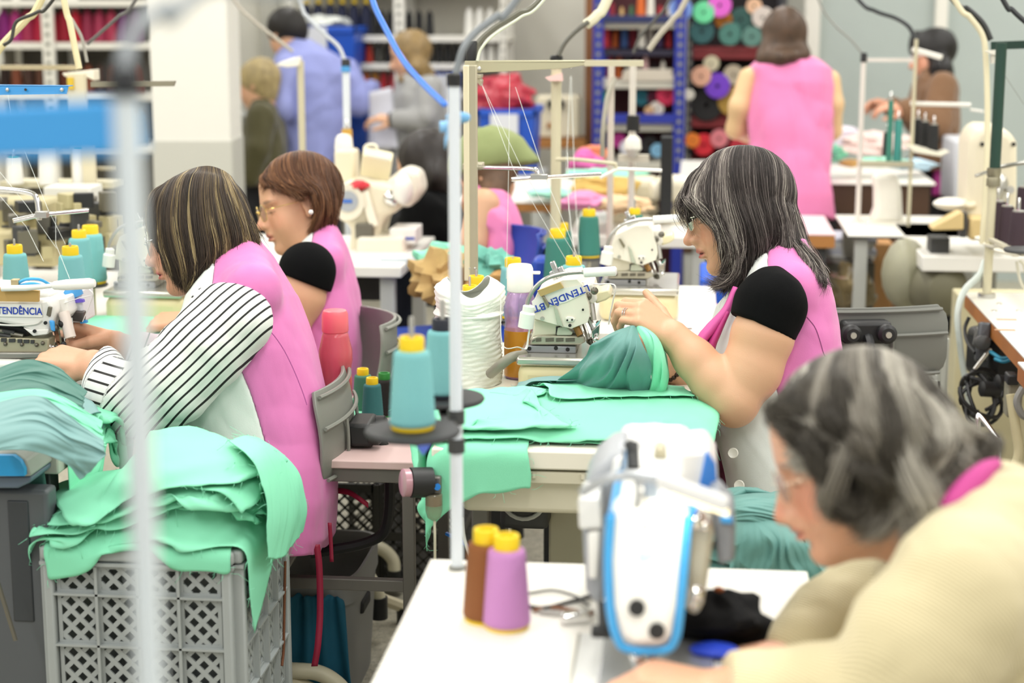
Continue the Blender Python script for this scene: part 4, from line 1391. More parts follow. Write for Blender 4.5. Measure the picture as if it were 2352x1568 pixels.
# ---------------------------------------------------------------- the woman in the cream cardigan bending over the nearest machine
def woman_front():
 Z = 2.1
 t = thing('person', 'person in cream knitted cardigan with curly grey hair bending low over the nearest sewing machine', 'person', wld(cs(2300, 1900, Z)))
 A = head_axes(.04, math.radians(18))
 s = .96
 ho = cs(1957, 1055, Z)
 B = head_sdf(ho, A, s, nose=.72, nosel=1.25, fat=.98, jaw=1.0)
 W = B.W
 B.add(cap(W(-.02, 0, -.05), cs(2190, 1260, Z), .058, .064), .03)
 B.add(loft([(1180, 2150, 2330, .12, Z), (1300, 2110, 2430, .17, Z), (1700, 2120, 2520, .18, Z)]), .03)
 zn, zf = Z - .2, Z + .2
 B.add(chain([cs(2220, 1380, zn), cs(2130, 1500, zn), cs(2050, 1590, zn + .03)], [.058, .055, .046]), .02)
 wn = cs(1660, 1590, Z - .04)
 B.add(chain([cs(2050, 1590, zn + .03), cs(1850, 1600, zn + .08), wn], [.045, .04, .029]), .02)
 add_hand(B, wn, (-.93, .2, .05), (-.15, -.9, .2), -1, ((38, 52, 30), (40, 52, 30), (42, 52, 30), (45, 52, 30)), (.85, .1, .5), s=1.02)
 B.add(chain([cs(2120, 1330, zf), cs(2000, 1400, zf), cs(1900, 1450, zf - .03)], [.055, .05, .042]), .02)
 wf = cs(1835, 1492, Z + .12)
 B.add(chain([cs(1900, 1450, zf - .03), wf], [.042, .029]), .02)
 hf = add_hand(B, wf, (-.95, -.1, -.05), (-.1, -.9, -.1), -1, ((30, 45, 25), (32, 45, 25), (34, 45, 25), (38, 45, 25)), (.85, .3, .3), s=1.02)
 v, q = mesh_sdf(B, .003)
 qmesh('body', v, q, skin_mat(), t, tintf=head_tint(v, ho, A, s, base=(220, 168, 138), lip=(196, 120, 104), brow=(120, 96, 80), cheek=.45))
 M_KNIT = mat('ddd0a6', .85, weave=95., bump=.7, sheen=.3, mott=.03, mscale=4)
 C = Sdf()
 C.add(loft([(1075, 2215, 2360, .10, Z), (1120, 2165, 2400, .13, Z), (1180, 2135, 2440, .155, Z), (1240, 2090, 2470, .18, Z), (1330, 2060, 2510, .2, Z), (1450, 2070, 2550, .215, Z), (1700, 2100, 2600, .22, Z), (1880, 2120, 2620, .22, Z)], 2.5), 0)
 C.add([cap(cs(2230, 1240, Z - .06), cs(2215, 1340, Z - .18), .06, .075), cap(cs(2200, 1240, Z + .06), cs(2130, 1320, Z + .17), .06, .07)], .04)
 C.add(chain([cs(2215, 1370, zn), cs(2120, 1480, zn), cs(2040, 1580, zn + .03)], [.078, .076, .066]), .025)
 C.add(chain([cs(2040, 1582, zn + .03), cs(1850, 1600, zn + .08), cs(1690, 1592, Z - .05)], [.066, .056, .046]), .02)
 C.add(chain([cs(2120, 1345, zf), cs(2000, 1395, zf), cs(1915, 1435, zf - .03)], [.07, .065, .057]), .025)
 C.add(chain([cs(1915, 1435, zf - .03), cs(1850, 1482, Z + .13)], [.056, .046]), .02)
 C.cut(half(cs(1672, 1592, Z - .05), (-1, .1, 0)), .004)
 C.sub(cap(cs(2060, 1100, Z), cs(2190, 1235, Z), .07, .075), .012)
 C.disp(folds(61, 15, .007))
 C.disp(folds(62, 45, .002))
 solid('cardigan', C, .0055, M_KNIT, t)
 cw = cs(1838, 1490, Z + .12)
 # collar of the pink overall and the white one beneath
 def band(pts, h, name, m_):
  p = spline([cs(*a) for a in pts], 26)
  tg = np.gradient(p, axis=0)
  n = np.stack([tg[:, 1], -tg[:, 0], 0 * tg[:, 0]], 1)
  n /= np.linalg.norm(n, axis=1)[:, None]
  ww = h * np.sin(np.linspace(.3, PI - .2, 26))
  g = np.stack([p + n * (ww * k)[:, None] - np.array((0, 0, .01 * math.sin(PI * (k + .5)))) for k in np.linspace(-.5, .5, 5)], 1)
  MB().sheet(wld(g.reshape(-1, 3)).reshape(26, 5, 3)).build(name, m_, t, solid=.004, auto=180)
 band([(2292, 1062, Z - .05), (2262, 1085, Z - .085), (2220, 1125, Z - .105), (2185, 1160, Z - .115), (2152, 1190, Z - .10)], .03, 'overall_collar', mat('c0418c', .65, bump=.15, bscale=500.))
 band([(2160, 1180, Z - .09), (2140, 1205, Z - .09), (2128, 1232, Z - .085)], .022, 'shirt_collar', M_VWHITE)
 MB().ball(wld(cs(2141, 1168, Z - .105)), .0055).build('earring', mat('ece4d4', .15), t)
 S = Sdf().add(loft([(1860, 2120, 2600, .2, Z), (2120, 2080, 2620, .21, Z)]), 0)
 for k in (-.1, .1):
  S.add(chain([cs(2420, 2060, Z + k), cs(2120, 2040, Z + k), cs(2110, 2650, Z + k)], [.085, .07, .05]), .03)
 solid('trousers', S, .012, mat('2a2d36', .8), t)
 glasses(t, ho, A, s, mat('cfc9b8', .2, .8), fwd=.1, z=-.004, rr=.0007)
 G = [[(1845, 868, 0), (1805, 900, -.03), (1782, 935, -.045), (1785, 955, -.05), (1800, 950, -.055)],
   [(1860, 848, 0), (1815, 890, -.05), (1806, 940, -.065), (1826, 985, -.075), (1846, 1030, -.08), (1858, 1060, -.08)],
   [(1885, 825, 0), (1840, 880, -.06), (1836, 950, -.082), (1872, 1010, -.092), (1888, 1070, -.094), (1888, 1120, -.09)],
   [(1915, 808, 0), (1880, 870, -.068), (1886, 950, -.094), (1920, 1020, -.102), (1918, 1080, -.1), (1935, 1140, -.098), (1930, 1190, -.09)],
   [(1945, 797, 0), (1925, 865, -.074), (1942, 945, -.1), (1970, 1010, -.108), (1962, 1080, -.106), (1985, 1150, -.102), (1975, 1215, -.09)],
   [(1980, 793, 0), (1980, 865, -.076), (2000, 945, -.104), (2030, 1020, -.112), (2020, 1100, -.108), (2045, 1170, -.1), (2020, 1235, -.085)],
   [(2015, 797, 0), (2035, 870, -.074), (2062, 945, -.1), (2080, 1020, -.108), (2085, 1100, -.104), (2095, 1170, -.094), (2065, 1240, -.08)],
   [(2050, 808, 0), (2088, 875, -.066), (2118, 945, -.09), (2140, 1010, -.096), (2135, 1080, -.092), (2130, 1140, -.085), (2110, 1190, -.075)],
   [(2085, 826, 0), (2132, 885, -.05), (2165, 950, -.07), (2190, 1010, -.075), (2185, 1060, -.072), (2165, 1105, -.068), (2150, 1130, -.06)],
   [(2110, 846, 0), (2165, 905, -.028), (2200, 960, -.04), (2228, 1010, -.045), (2235, 1050, -.045), (2215, 1080, -.045)],
   [(2120, 858, 0), (2180, 918, -.005), (2215, 965, -.01), (2245, 1010, -.015), (2258, 1045, -.018), (2250, 1075, -.02)]]
 hair(t, G, Z, 9000, [(0, '2f2b26'), (.3, '4d483f'), (.6, '7d776c'), (.8, 'aaa598'), (1, 'd6d2c6')], '37322c', rad=.00045, seed=17, wave=.021, inset=.024, trim=.15, jit=.010, fly=.03, clump=22, skull=(ho, A, s), frizz=.0007, tmix=.75, wavef=3.4)
 return t
woman_front()
# ---------------------------------------------------------------- people farther back
def solid_hair(t, parts, col, h=.008, cut=None, name='hair', n=0, streak=None, head=None):
 S = Sdf()
 if head:
  o_, A_, s_ = head
  S.add(ell(o_ + A_ @ (np.array((-.022, 0, .034)) * s_), np.array((.108, .09, .1)) * s_, A_), .02)
  S.sub(ell(o_ + A_ @ (np.array((.085, 0, -.045)) * s_), np.array((.062, .085, .085)) * s_, A_), .01)
 S.add([ell(cs(x, y, z), r) if len(np.shape(r)) else cap(cs(x, y, z), cs(x, y, z), r, r) for x, y, z, r in parts], .03)
 if cut:
  for c in cut:
   S.sub(c, .01)
 S.disp(folds(71, 60, .006, (1, .25, 1)))
 m = mat(col, .55, mott=.35, mscale=28) if streak is None else streak
 return solid(name, S, h, m, t)
def person_back(label, Z, head, torso, vest_col, arms=(), legs=None, skin=(214, 166, 132), hands=(), hair_parts=(), hair_col='2a201a', sleeves=None, hair_cut=None, garment='top', ex=2.6, low=None, hs=1.0, sleeve_r=.012, leg_col='1c1d22', hem_cut=None, feet=True, garm_m=None):
 (hx, hy), yaw, tilt = head
 ytop, ybot = torso[0][0], torso[-1][0]
 zb = low if low is not None else 0
 t = thing('person', label, 'person', wld(cs((torso[-1][1] + torso[-1][2]) / 2, ybot, Z)))
 A = head_axes(yaw, tilt)
 ho = cs(hx, hy, Z)
 B = head_sdf(ho, A, hs)
 cx = (torso[1][1] + torso[1][2]) / 2
 B.add(cap(B.W(-.02, 0, -.05), cs(cx, torso[1][0] + 8, Z), .052, .06), .02)
 B.add(loft([(y, (a + b) / 2 - (b - a) * .4, (a + b) / 2 + (b - a) * .4, hd * .8, Z) for y, a, b, hd in torso[1:]]), .03)
 S = Sdf()
 for ch in arms:
  p = [cs(x, y, z) for x, y, z, r in ch]
  B.add(chain(p, [a[3] for a in ch]), .02)
 for w, d, n_, sd in hands:
  add_hand(B, cs(*w), d, n_, sd, ((30, 35, 20),) * 4, (.7, .5, .4))
 v, q = mesh_sdf(B, .007)
 qmesh('body', v, q, mat('d6a07a', .5, tint='tint'), t, tintf=head_tint(v, ho, A, hs, base=skin))
 C = Sdf().add(loft([(y, a, b, hd, Z) for y, a, b, hd in torso], ex), 0)
 if sleeves:
  for k, ch in enumerate(arms):
   ns = sleeves
   p = [cs(x, y, z) for x, y, z, r in ch][:ns]
   C.add(chain(p, [a[3] + sleeve_r for a in ch[:ns]]), .03)
 C.sub(cap(cs(hx, hy, Z), cs(cx, torso[0][0] + 4, Z), .05, .058), .01)
 C.disp(folds(81 + int(hx), 14, .02, (1, .6, 1)))
 solid(garment, C, .009, garm_m or mat(vest_col, .75, mott=.04, sheen=.2), t)
 if hair_parts:
  solid_hair(t, hair_parts, hair_col, cut=hair_cut, head=(ho, A, hs))
 if legs is not None:
  L = Sdf()
  for ch in legs:
   L.add(chain([cs(x, y, z) for x, y, z, r in ch], [a[3] for a in ch]), .03)
  solid('trousers', L, .014, mat(leg_col, .8), t)
 return t, B, C
def stand_legs(x, y, Z, w=.085, lean=0):
 yf = 1.58 / Z
 z1 = cs(x, y, Z)
 bot = -(np.linalg.solve(np.array([[_U[2], _F[2]], [0, 1]]), np.array((.05 - CAMH, Z)))[0]) / Z * FPX + CY
 o = .09 / Z * FPX
 return [[(x + k * o * .9, y, Z, .1), (x + k * o, (y + bot) / 2, Z, .075), (x + k * o, bot, Z, .055)] for k in (-1, 1)]
M_SHIRTB = mat('8f97cf', .75, mott=.03)
Zm = 9.15
person_back('person in a lilac blue shirt seen from behind, dark hair, hand at chin', Zm, ((655, 78), .75, .35),
   [(92, 668, 712, .07), (112, 648, 745, .12), (135, 634, 782, .17), (180, 630, 806, .2), (250, 634, 800, .2), (320, 645, 785, .19), (400, 655, 768, .18)], '8f97cf',
   arms=[[(655, 158, Zm - .2, .055), (640, 250, Zm - .28, .05), (628, 165, Zm + .05, .03)], [(795, 165, Zm + .05, .055), (828, 235, Zm + .05, .048), (850, 205, Zm + .2, .035)]], sleeves=3,
   hair_parts=[(660, 60, Zm + .01, (.098, .085, .1)), (680, 72, Zm, (.06, .07, .08))], hair_col='15110e', legs=stand_legs(712, 395, Zm), leg_col='23242c', garm_m=M_SHIRTB)
Zo = 8.8
person_back('person with short blond hair in an olive green jumper seen from behind', Zo, ((592, 196), .35, .25),
   [(232, 580, 622, .06), (252, 574, 640, .11), (285, 566, 650, .16), (340, 560, 655, .18), (400, 560, 652, .18), (425, 562, 648, .17)], '46421f',
   arms=[[(600, 270, Zo - .18, .05), (592, 345, Zo - .22, .045), (575, 410, Zo - .22, .03)]], sleeves=3,
   hair_parts=[(602, 180, Zo, (.078, .085, .088)), (612, 212, Zo, (.055, .07, .07))], hair_col='a8966a', legs=stand_legs(608, 420, Zo), leg_col='15151a')
Zg = 9.3
tg_, _, _ = person_back('person with long fair hair in a grey cardigan holding the white paper', Zg, ((940, 128), .0, .28),
   [(170, 925, 985, .08), (190, 912, 1002, .15), (230, 902, 1018, .19), (290, 904, 1026, .2), (350, 900, 1030, .2), (420, 895, 1032, .2)], '9a9a98',
   arms=[[(985, 205, Zg - .2, .05), (978, 275, Zg - .26, .045), (908, 276, Zg - .26, .032)]], sleeves=3, hands=[((908, 276, Zg - .26), (-.97, .15, 0), (0, -.8, .5), -1)],
   hair_parts=[(950, 120, Zg, (.08, .088, .1)), (962, 165, Zg - .02, (.06, .075, .15)), (925, 190, Zg - .05, (.022, .03, .13)), (985, 185, Zg + .02, (.04, .06, .1))], hair_col='8a7248', legs=stand_legs(960, 415, Zg), leg_col='33343a',
   hair_cut=[ell(cs(918, 140, Zg - .03), (.04, .05, .08))])
MB().tube([wld(a) for a in ring_path(cs(896, 276, Zg - .26), np.array((0, 1., 0)), np.array((0, 0, 1.)), .034)], .009, 6, cap=False).build('watch', M_BLACK, tg_)
# long white paper between them
p0 = np.array([[cs(848 + 52 * i + (14 * j if i else 0), 212 + 128 * j - 12 * i * (1 - j), 9.12 + .05 * math.sin(3 * j + i)) for i in np.linspace(0, 1, 6)] for j in np.linspace(0, 1, 10)])
single(MB().sheet(wld(p0.reshape(-1, 3)).reshape(10, 6, 3)), 'paper_sheet', mat('d3d4de', .7), 'long white paper pattern held between the man and the woman in grey', 'paper', solid=.003, auto=180)
Zp = 7.3
person_back('standing person with long brown hair seen from behind in a sleeveless pink tunic', Zp, ((1800, 92), 1.57, .1),
   [(128, 1762, 1848, .06), (142, 1735, 1876, .10), (160, 1722, 1898, .13), (200, 1722, 1908, .15), (260, 1724, 1912, .15), (330, 1726, 1902, .15), (400, 1722, 1896, .16), (455, 1724, 1908, .17), (504, 1735, 1914, .17)], 'ee84b4',
   arms=[[(1722, 180, Zp, .048), (1700, 245, Zp, .046), (1690, 296, Zp + .05, .04), (1735, 318, Zp + .25, .03)], [(1906, 185, Zp, .045), (1914, 240, Zp, .042), (1912, 300, Zp + .05, .038), (1880, 318, Zp + .25, .03)]], garment='tunic', skin=(224, 188, 142),
   hair_parts=[(1803, 82, Zp, (.088, .09, .1)), (1798, 118, Zp - .04, (.1, .07, .07)), (1766, 134, Zp - .06, (.045, .04, .075)), (1790, 136, Zp - .1, (.04, .035, .07)), (1818, 132, Zp - .1, (.03, .03, .06)), (1838, 128, Zp - .06, (.04, .04, .06)), (1754, 146, Zp - .05, (.02, .03, .05))], hair_col='4a3626', legs=stand_legs(1825, 500, Zp), leg_col='131316', ex=2.3,
   garm_m=mat('ea82b6', .65, mott=.03, sheen=.2))
Zc = 8.4
tc_, _, _ = person_back('person with black hair in a brown coat, raised hands working at the cutting table', Zc, ((2140, 128), .0, .2),
   [(168, 2118, 2168, .07), (185, 2108, 2184, .13), (215, 2100, 2196, .18), (280, 2102, 2196, .19), (340, 2105, 2190, .19), (395, 2098, 2184, .19)], '7c5a3c',
   arms=[[(2165, 200, Zc - .18, .055), (2150, 285, Zc - .24, .05), (2085, 252, Zc - .22, .034)], [(2130, 205, Zc + .15, .05), (2110, 275, Zc + .12, .045), (2055, 248, Zc + .05, .034)]], sleeves=3,
   hands=[((2085, 252, Zc - .22), (-.95, .2, 0), (0, -.8, .5), -1), ((2055, 248, Zc + .05), (-.95, .2, 0), (0, -.8, -.5), -1)],
   hair_parts=[(2142, 115, Zc, (.088, .085, .095)), (2155, 165, Zc - .04, (.06, .075, .15)), (2150, 205, Zc - .1, (.05, .05, .09)), (2168, 190, Zc, (.03, .06, .12)), (2104, 100, Zc, (.03, .06, .035))], hair_col='0f0c0b', legs=stand_legs(2150, 400, Zc), leg_col='131318', garment='coat', skin=(220, 160, 130),
   hair_cut=[ell(cs(2112, 145, Zc - .02), (.032, .06, .07))])
S = Sdf().add(loft([(385, 2128, 2182, .12, Zc), (450, 2132, 2182, .13, Zc)]), 0)
S.disp(folds(5, 30, .01, (1, .3, 1)))
solid('skirt', S, .009, mat('c9479f', .7), tc_)
glasses(tc_, cs(2140, 128, Zc), head_axes(0, .2), 1.0, mat('e6e6ea', .2), fwd=.1, rr=.003)
Zk = 6.3
person_back('seated person with long dark hair and black top behind the sewing machines', Zk, ((975, 385), .55, .35),
   [(440, 965, 1020, .07), (455, 955, 1040, .12), (480, 945, 1060, .16), (530, 935, 1075, .18), (600, 940, 1080, .18), (660, 950, 1080, .19)], '131314',
   arms=[[(965, 480, Zk - .16, .052), (940, 560, Zk - .18, .048), (912, 530, Zk + .05, .034)]], sleeves=3, garm_m=M_BTEE,
   hair_parts=[(988, 362, Zk, (.08, .088, .095)), (1000, 405, Zk - .03, (.055, .075, .11)), (1020, 425, Zk, (.035, .06, .1))], hair_col='1e1714', hair_cut=[ell(cs(945, 420, Zk - .05), (.035, .06, .08))],
   legs=[[(1010, 650, Zk - .1, .09), (920, 640, Zk - .12, .075), (915, 860, Zk - .1, .05)], [(1010, 650, Zk + .1, .09), (930, 640, Zk + .1, .075), (925, 850, Zk + .1, .05)]], leg_col='161c33')
Zs = 5.6
ts_, _, _ = person_back('seated person in pink overall with brown hair under an olive green headscarf', Zs, ((1118, 402), .4, .5),
   [(432, 1100, 1150, .06), (446, 1092, 1164, .11), (475, 1084, 1178, .15), (520, 1082, 1192, .17), (570, 1082, 1204, .17), (604, 1084, 1200, .17), (660, 1086, 1198, .18)], 'ec84b4',
   arms=[[(1110, 470, Zs - .15, .052), (1085, 560, Zs - .17, .046), (1040, 580, Zs, .033)]], garment='overall', garm_m=mat('ea82b6', .65, mott=.03, sheen=.2),
   hair_parts=[(1120, 385, Zs, (.075, .085, .085)), (1148, 425, Zs - .03, (.035, .06, .06)), (1130, 440, Zs - .06, (.045, .04, .05))], hair_col='5f452f',
   legs=[[(1150, 680, Zs - .1, .09), (1050, 680, Zs - .1, .07), (1045, 900, Zs - .1, .05)], [(1150, 680, Zs + .1, .09), (1050, 680, Zs + .1, .07), (1045, 900, Zs + .1, .05)]], leg_col='24262e')
_o, _A = cs(1118, 402, Zs), head_axes(.4, .5)
S = Sdf().add(ell(_o + _A @ np.array((-.02, 0, .045)), (.124, .106, .1), _A), 0)
S.add(cap(_o + _A @ np.array((-.1, .02, .02)), _o + _A @ np.array((-.15, .03, -.08)), .06, .03), .03)
S.cut(half(_o + _A @ np.array((0, 0, .012)), _A @ np.array((.35, 0, -1.))), .01)
S.disp(folds(15, 30, .008, (1, .5, 1)))
solid('headscarf', S, .008, mat('8a9560', .7), ts_)
# ---------------------------------------------------------------- helpers in upright planes
def wbox(mb, x0, x1, y0, y1, Z, dep, ang=None):
 a, b = P(x0, y1, Z), None
 b = PY(x1, y0, a[1])
 return mb.box(((a[0] + b[0]) / 2, a[1] + dep / 2, (a[2] + b[2]) / 2), (abs(b[0] - a[0]), dep, abs(b[2] - a[2])), ang)
def wpoly(mb, pts, Z, dep):
 Y = P(pts[0][0], pts[0][1], Z)[1]
 return mb.prism([PY(x, y, Y) for x, y in pts], (0, dep, 0))
def wtube(mb, pts, r, n=8, sm=24, **k):
 return mb.tube([P(*p) for p in pts], r, n, sm=sm, **k)
def px2(x, y, h=.77):
 return PH(x, y, h)
# ---------------------------------------------------------------- tables
TZ = .77
M_FRAME = mat('6d6a64', .5, .3)
tc = slab('sewing_table', 'cream sewing table heaped with mint fabric, a plastic tray under its end', -.47, .03, 3.08, 4.1, TZ, .036, mat('ece8d8', .35, mott=.02), legs=False)
mb = MB()
a, b = P(1018, 1186, 3.22), P(1440, 1080, 3.22)
zt, zb_ = TZ - .036, P(1018, 1192, 3.22)[2]
v = [(x, y, z) for z, k in ((zt, 0), (zb_, .018)) for x, y in ((-.435 + k, 3.1 + k), (.0 - k, 3.1 + k), (.0 - k, 3.95 - k), (-.435 + k, 3.95 - k))]
mb.add(v, [(0, 1, 2, 3), (7, 6, 5, 4), (0, 4, 5, 1), (1, 5, 6, 2), (2, 6, 7, 3), (3, 7, 4, 0)])
mb.build('tray', mat('d9d4bd', .45), tc, bevel=.012, seg=3)
MB().box((-.217, 3.094, zt - .017), (.44, .014, .024)).build('tray_rim', mat('d0cbb4', .45), tc, bevel=.003)
for k in (-.28, -.19, -.08):
 MB().box((k, 3.086, zt - .012), (.006, .006, .01)).build('tray_clip', mat('d9d4bd', .45), tc)
for x in (-.44, 0.0):
 MB().box((x, 3.9, .35), (.045, .07, .7)).build('leg', M_DGREY, tc, bevel=.004)
MB().box((-.02, 3.35, .33), (.04, .06, .66)).build('leg', M_BLACK, tc, bevel=.004)
MB().box((-.41, 3.35, .33), (.035, .05, .66)).build('leg', M_FRAME, tc, bevel=.004)
MB().box((-.22, 3.6, .06), (.5, .6, .05)).build('foot_rail', M_DGREY, tc, bevel=.006)
# belt motor and guard under the table
mt = thing('belt_motor', 'dark belt motor with a pale ring under the cream sewing table', 'motor', (-.34, 3.4, .45))
MB().box((-.33, 3.5, .58), (.10, .18, .13)).build('housing', M_DGREY, mt, bevel=.012)
MB().tube(ring_path((-.33, 3.4, .585), (1, 0, 0), (0, 0, 1), .043), .005, 8, cap=False).build('pulley_ring', M_LGREY, mt)
MB().lathe([(.034, 0), (.034, .02), (.012, .025)], (-.33, 3.41, .585), (0, -1, 0)).build('pulley', M_BLACK, mt)
gd = single(MB().box((-.19, 3.5, .36), (.19, .05, .6)), 'machine_guard', mat('b7b399', .55), 'beige steel guard panel standing under the cream sewing table', 'guard panel', bevel=.006)
tb = slab('sewing_table', 'white sewing table with a second overlock, pink edge tape at its corner', -.38, .07, 4.12, 5.0, TZ, .034, M_WTOP, legs=True, legm=M_DGREY)
MB().box((.071, 4.45, TZ - .017), (.004, .5, .034)).build('edge_tape', mat('e6b8bf', .5), tb)
MB().box((-.02, 4.32, TZ + .0008), (.05, .012, .0012)).build('belt_slot', mat('5b3a22', .8), tb)
# low side table with the coral bottle
a = P(938, 1078, 3.62)
tl = thing('side_table', 'low table with pale pink top and grey square tube frame beside the cream table', 'table', (a[0] - .2, a[1] + .2, 0))
zs_ = a[2]
MB().box((a[0] - .2, a[1] + .28, zs_ + .012), (.46, .6, .018)).build('table_top', mat('d9bcb8', .5), tl, bevel=.003)
MB().box((a[0] - .2, a[1] + .0, zs_ - .012), (.44, .025, .03)).build('rail', M_FRAME, tl, bevel=.002)
for dx in (0, -.4):
 for dy in (0, .5):
  MB().box((a[0] + dx, a[1] + dy, zs_ / 2), (.025, .025, zs_)).build('leg', M_FRAME, tl, bevel=.002)
MB().box((a[0] - .2, a[1], P(860, 1362, 3.62)[2]), (.4, .022, .025)).build('rail', M_FRAME, tl, bevel=.002)
# left tables
pa = px2(240, 965)
slab('sewing_table', 'grey-topped sewing table of the person in striped sleeves', -2.05, pa[0], 2.97, 4.02, TZ, .04, mat('bdbab0', .35), legs=True, legm=M_DGREY)
pb = px2(425, 748)
slab('sewing_table', 'white sewing table of the person with gold glasses', -2.05, pb[0], 4.06, 5.1, TZ, .034, M_WTOP, legs=True, legm=M_LGREY)
# blue-grey end unit and cabinet at the left edge
eu = thing('table_end_unit', 'grey table end with a bright blue side plate and rounded edge', 'table end', (px2(0, 1060)[0], 2.95, .6))
Y0 = P(0, 1070, 3.06)[1]
MB().prism([PY(x, y, Y0) for x, y in ((-60, 1046), (30, 1046), (46, 1058), (56, 1078), (56, 1093), (-60, 1093))], (0, .012, 0)).build('side_plate', mat('1e96d2', .4), eu)
MB().prism([PY(x, y, Y0 + .013) for x, y in ((-60, 1040), (34, 1040), (60, 1056), (72, 1094), (-60, 1096))], (0, .2, 0)).build('end_cap', mat('a2a29c', .4), eu, bevel=.004)
MB().prism([PY(x, y, Y0 + .02) for x, y in ((-60, 1094), (72, 1094), (70, 1108), (40, 1122), (-60, 1122))], (0, .2, 0)).build('under_tray', mat('5f6f80', .45), eu, bevel=.004)
cb = thing('machine_cabinet', 'dark grey steel stand with recessed panel below the blue plate', 'stand', (PY(30, 1450, Y0 + .05)[0], Y0 + .2, 0))
p0, p1 = PY(-60, 1122, Y0 + .05), PY(108, 1122, Y0 + .05)
MB().box(((p0[0] + p1[0]) / 2, Y0 + .075, p0[2] / 2), (p1[0] - p0[0], .05, p0[2])).build('column', mat('585c60', .5, .2), cb, bevel=.008)
p0, p1 = PY(14, 1150, Y0 + .045), PY(78, 1430, Y0 + .045)
MB().box(((p0[0] + p1[0]) / 2, Y0 + .052, (p0[2] + p1[2]) / 2), (p1[0] - p0[0], .01, p0[2] - p1[2])).build('panel', mat('3b3f43', .5, .2), cb, bevel=.003)
MB().tube([PY(-10, 1320, Y0 - .02), PY(36, 1470, Y0 - .02)], .004, 8).build('pedal_rod', M_DSTEEL, cb)
# table of the dial machine
pa, pc_ = px2(870, 612), px2(1022, 566)
slab('sewing_table', 'white table carrying the cream machine with the round dial', -1.75, pa[0] + .07, pa[1], pc_[1] + .25, TZ, .035, M_WTOP, legs=True, legm=M_LGREY)
# right hand tables
sR = slab('sewing_table', 'white table with a wooden edge over the tangle of black cables', .77, 1.5, 4.05, 4.97, TZ, .045, mat('e2e0d6', .3, mott=.03), mat('a5672f', .5, mott=.12, mscale=9), legs=True, legm=M_DGREY, inset=.25)
for i, (x, y) in enumerate(((2295, 698), (2283, 714), (2340, 714))):
 c = PH(x, y, TZ)
 MB().lathe([(.008, 0), (.007, .003), (.002, .004)], c, n=10).build('bolt', M_STEEL, sR)
for x, y in ((2312, 734), (2308, 758)):
 c = PH(x, y, TZ)
 MB().box(c + np.array((0, 0, .0006)), (.05, .012, .0012)).build('wear_mark', mat('b98f6d', .8), sR)
c = PH(2337, 830, TZ)
slab('sewing_table', 'white table with rounded wooden edge cut by the picture border', c[0], c[0] + .6, 3.0, c[1], TZ, .045, mat('e2e0d6', .3), mat('a5672f', .5, mott=.12, mscale=9), legs=True, legm=M_DGREY, inset=.25)
a = px2(2118, 588)
slab('sewing_table', 'thick white table with chipped corner behind the brown cones', a[0], a[0] + 1.0, a[1], a[1] + .85, TZ, .05, M_WTOP, legs=False)
a = px2(1948, 540)
slab('sewing_table', 'white table with black underside by the slim white machine arm', a[0], a[0] + .55, a[1], a[1] + .6, TZ, .012, M_WTOP, mat('1d1d1c', .5), legs=True, legm=M_LGREY)
a, b = px2(1780, 536), px2(1918, 536)
slab('sewing_table', 'pink-topped table with light wooden edge behind the grey-haired person', a[0], b[0], a[1], a[1] + .55, TZ, .05, mat('e8cdd0', .45), mat('b57c42', .5, mott=.12, mscale=9), legs=True, legm=M_DGREY)
# ---------------------------------------------------------------- thread spools
def make_spool():
 t = thing('thread_spool', 'x', 'thread spool', (0, 0, 0))
 prof = [(.0, .004), (.0285, .004), (.031, .007), (.0315, .012)]
 for i in range(22):
  u = i / 21
  prof.append((.031 - .0062 * u ** 1.1 + .0003 * (-1) ** i, .014 + u * .088))
 prof += [(.023, .1055), (.018, .107), (.01, .1075)]
 MB().lathe(prof, n=28).build('thread_winding', M_TEALSP, t, auto=180)
 MB().lathe([(.006, .1), (.0165, .1), (.0172, .108), (.0172, .122), (.016, .1255), (.012, .1255), (.011, .12), (.006, .118)], n=24, cap=False).build('cone_tip', M_YEL, t)
 MB().lathe([(.02, 0), (.029, 0), (.0295, .005), (.02, .006)], n=24).build('cone_base', M_YEL, t)
 return t
SPOOL0 = make_spool()
_spool_n = [0]
def spool(loc, label, m=None, s=1.0, group=None, tip=None):
 mats_ = []
 if m is not None:
  mats_.append((M_TEALSP, m))
 if tip is not None:
  mats_.append((M_YEL, tip))
 if _spool_n[0] == 0:
  o = SPOOL0
  o.location, o.scale = tuple(loc), (s, s, s)
  o['label'] = label
 else:
  o = dup(SPOOL0, loc, scale=s, label=label, mats=mats_)
 _spool_n[0] += 1
 if group:
  o['group'] = group
 return o
def pin(mb, c, h=.15, r=.0028):
 return mb.lathe([(r, 0), (r, h - .004), (r * .6, h)], c, n=10)
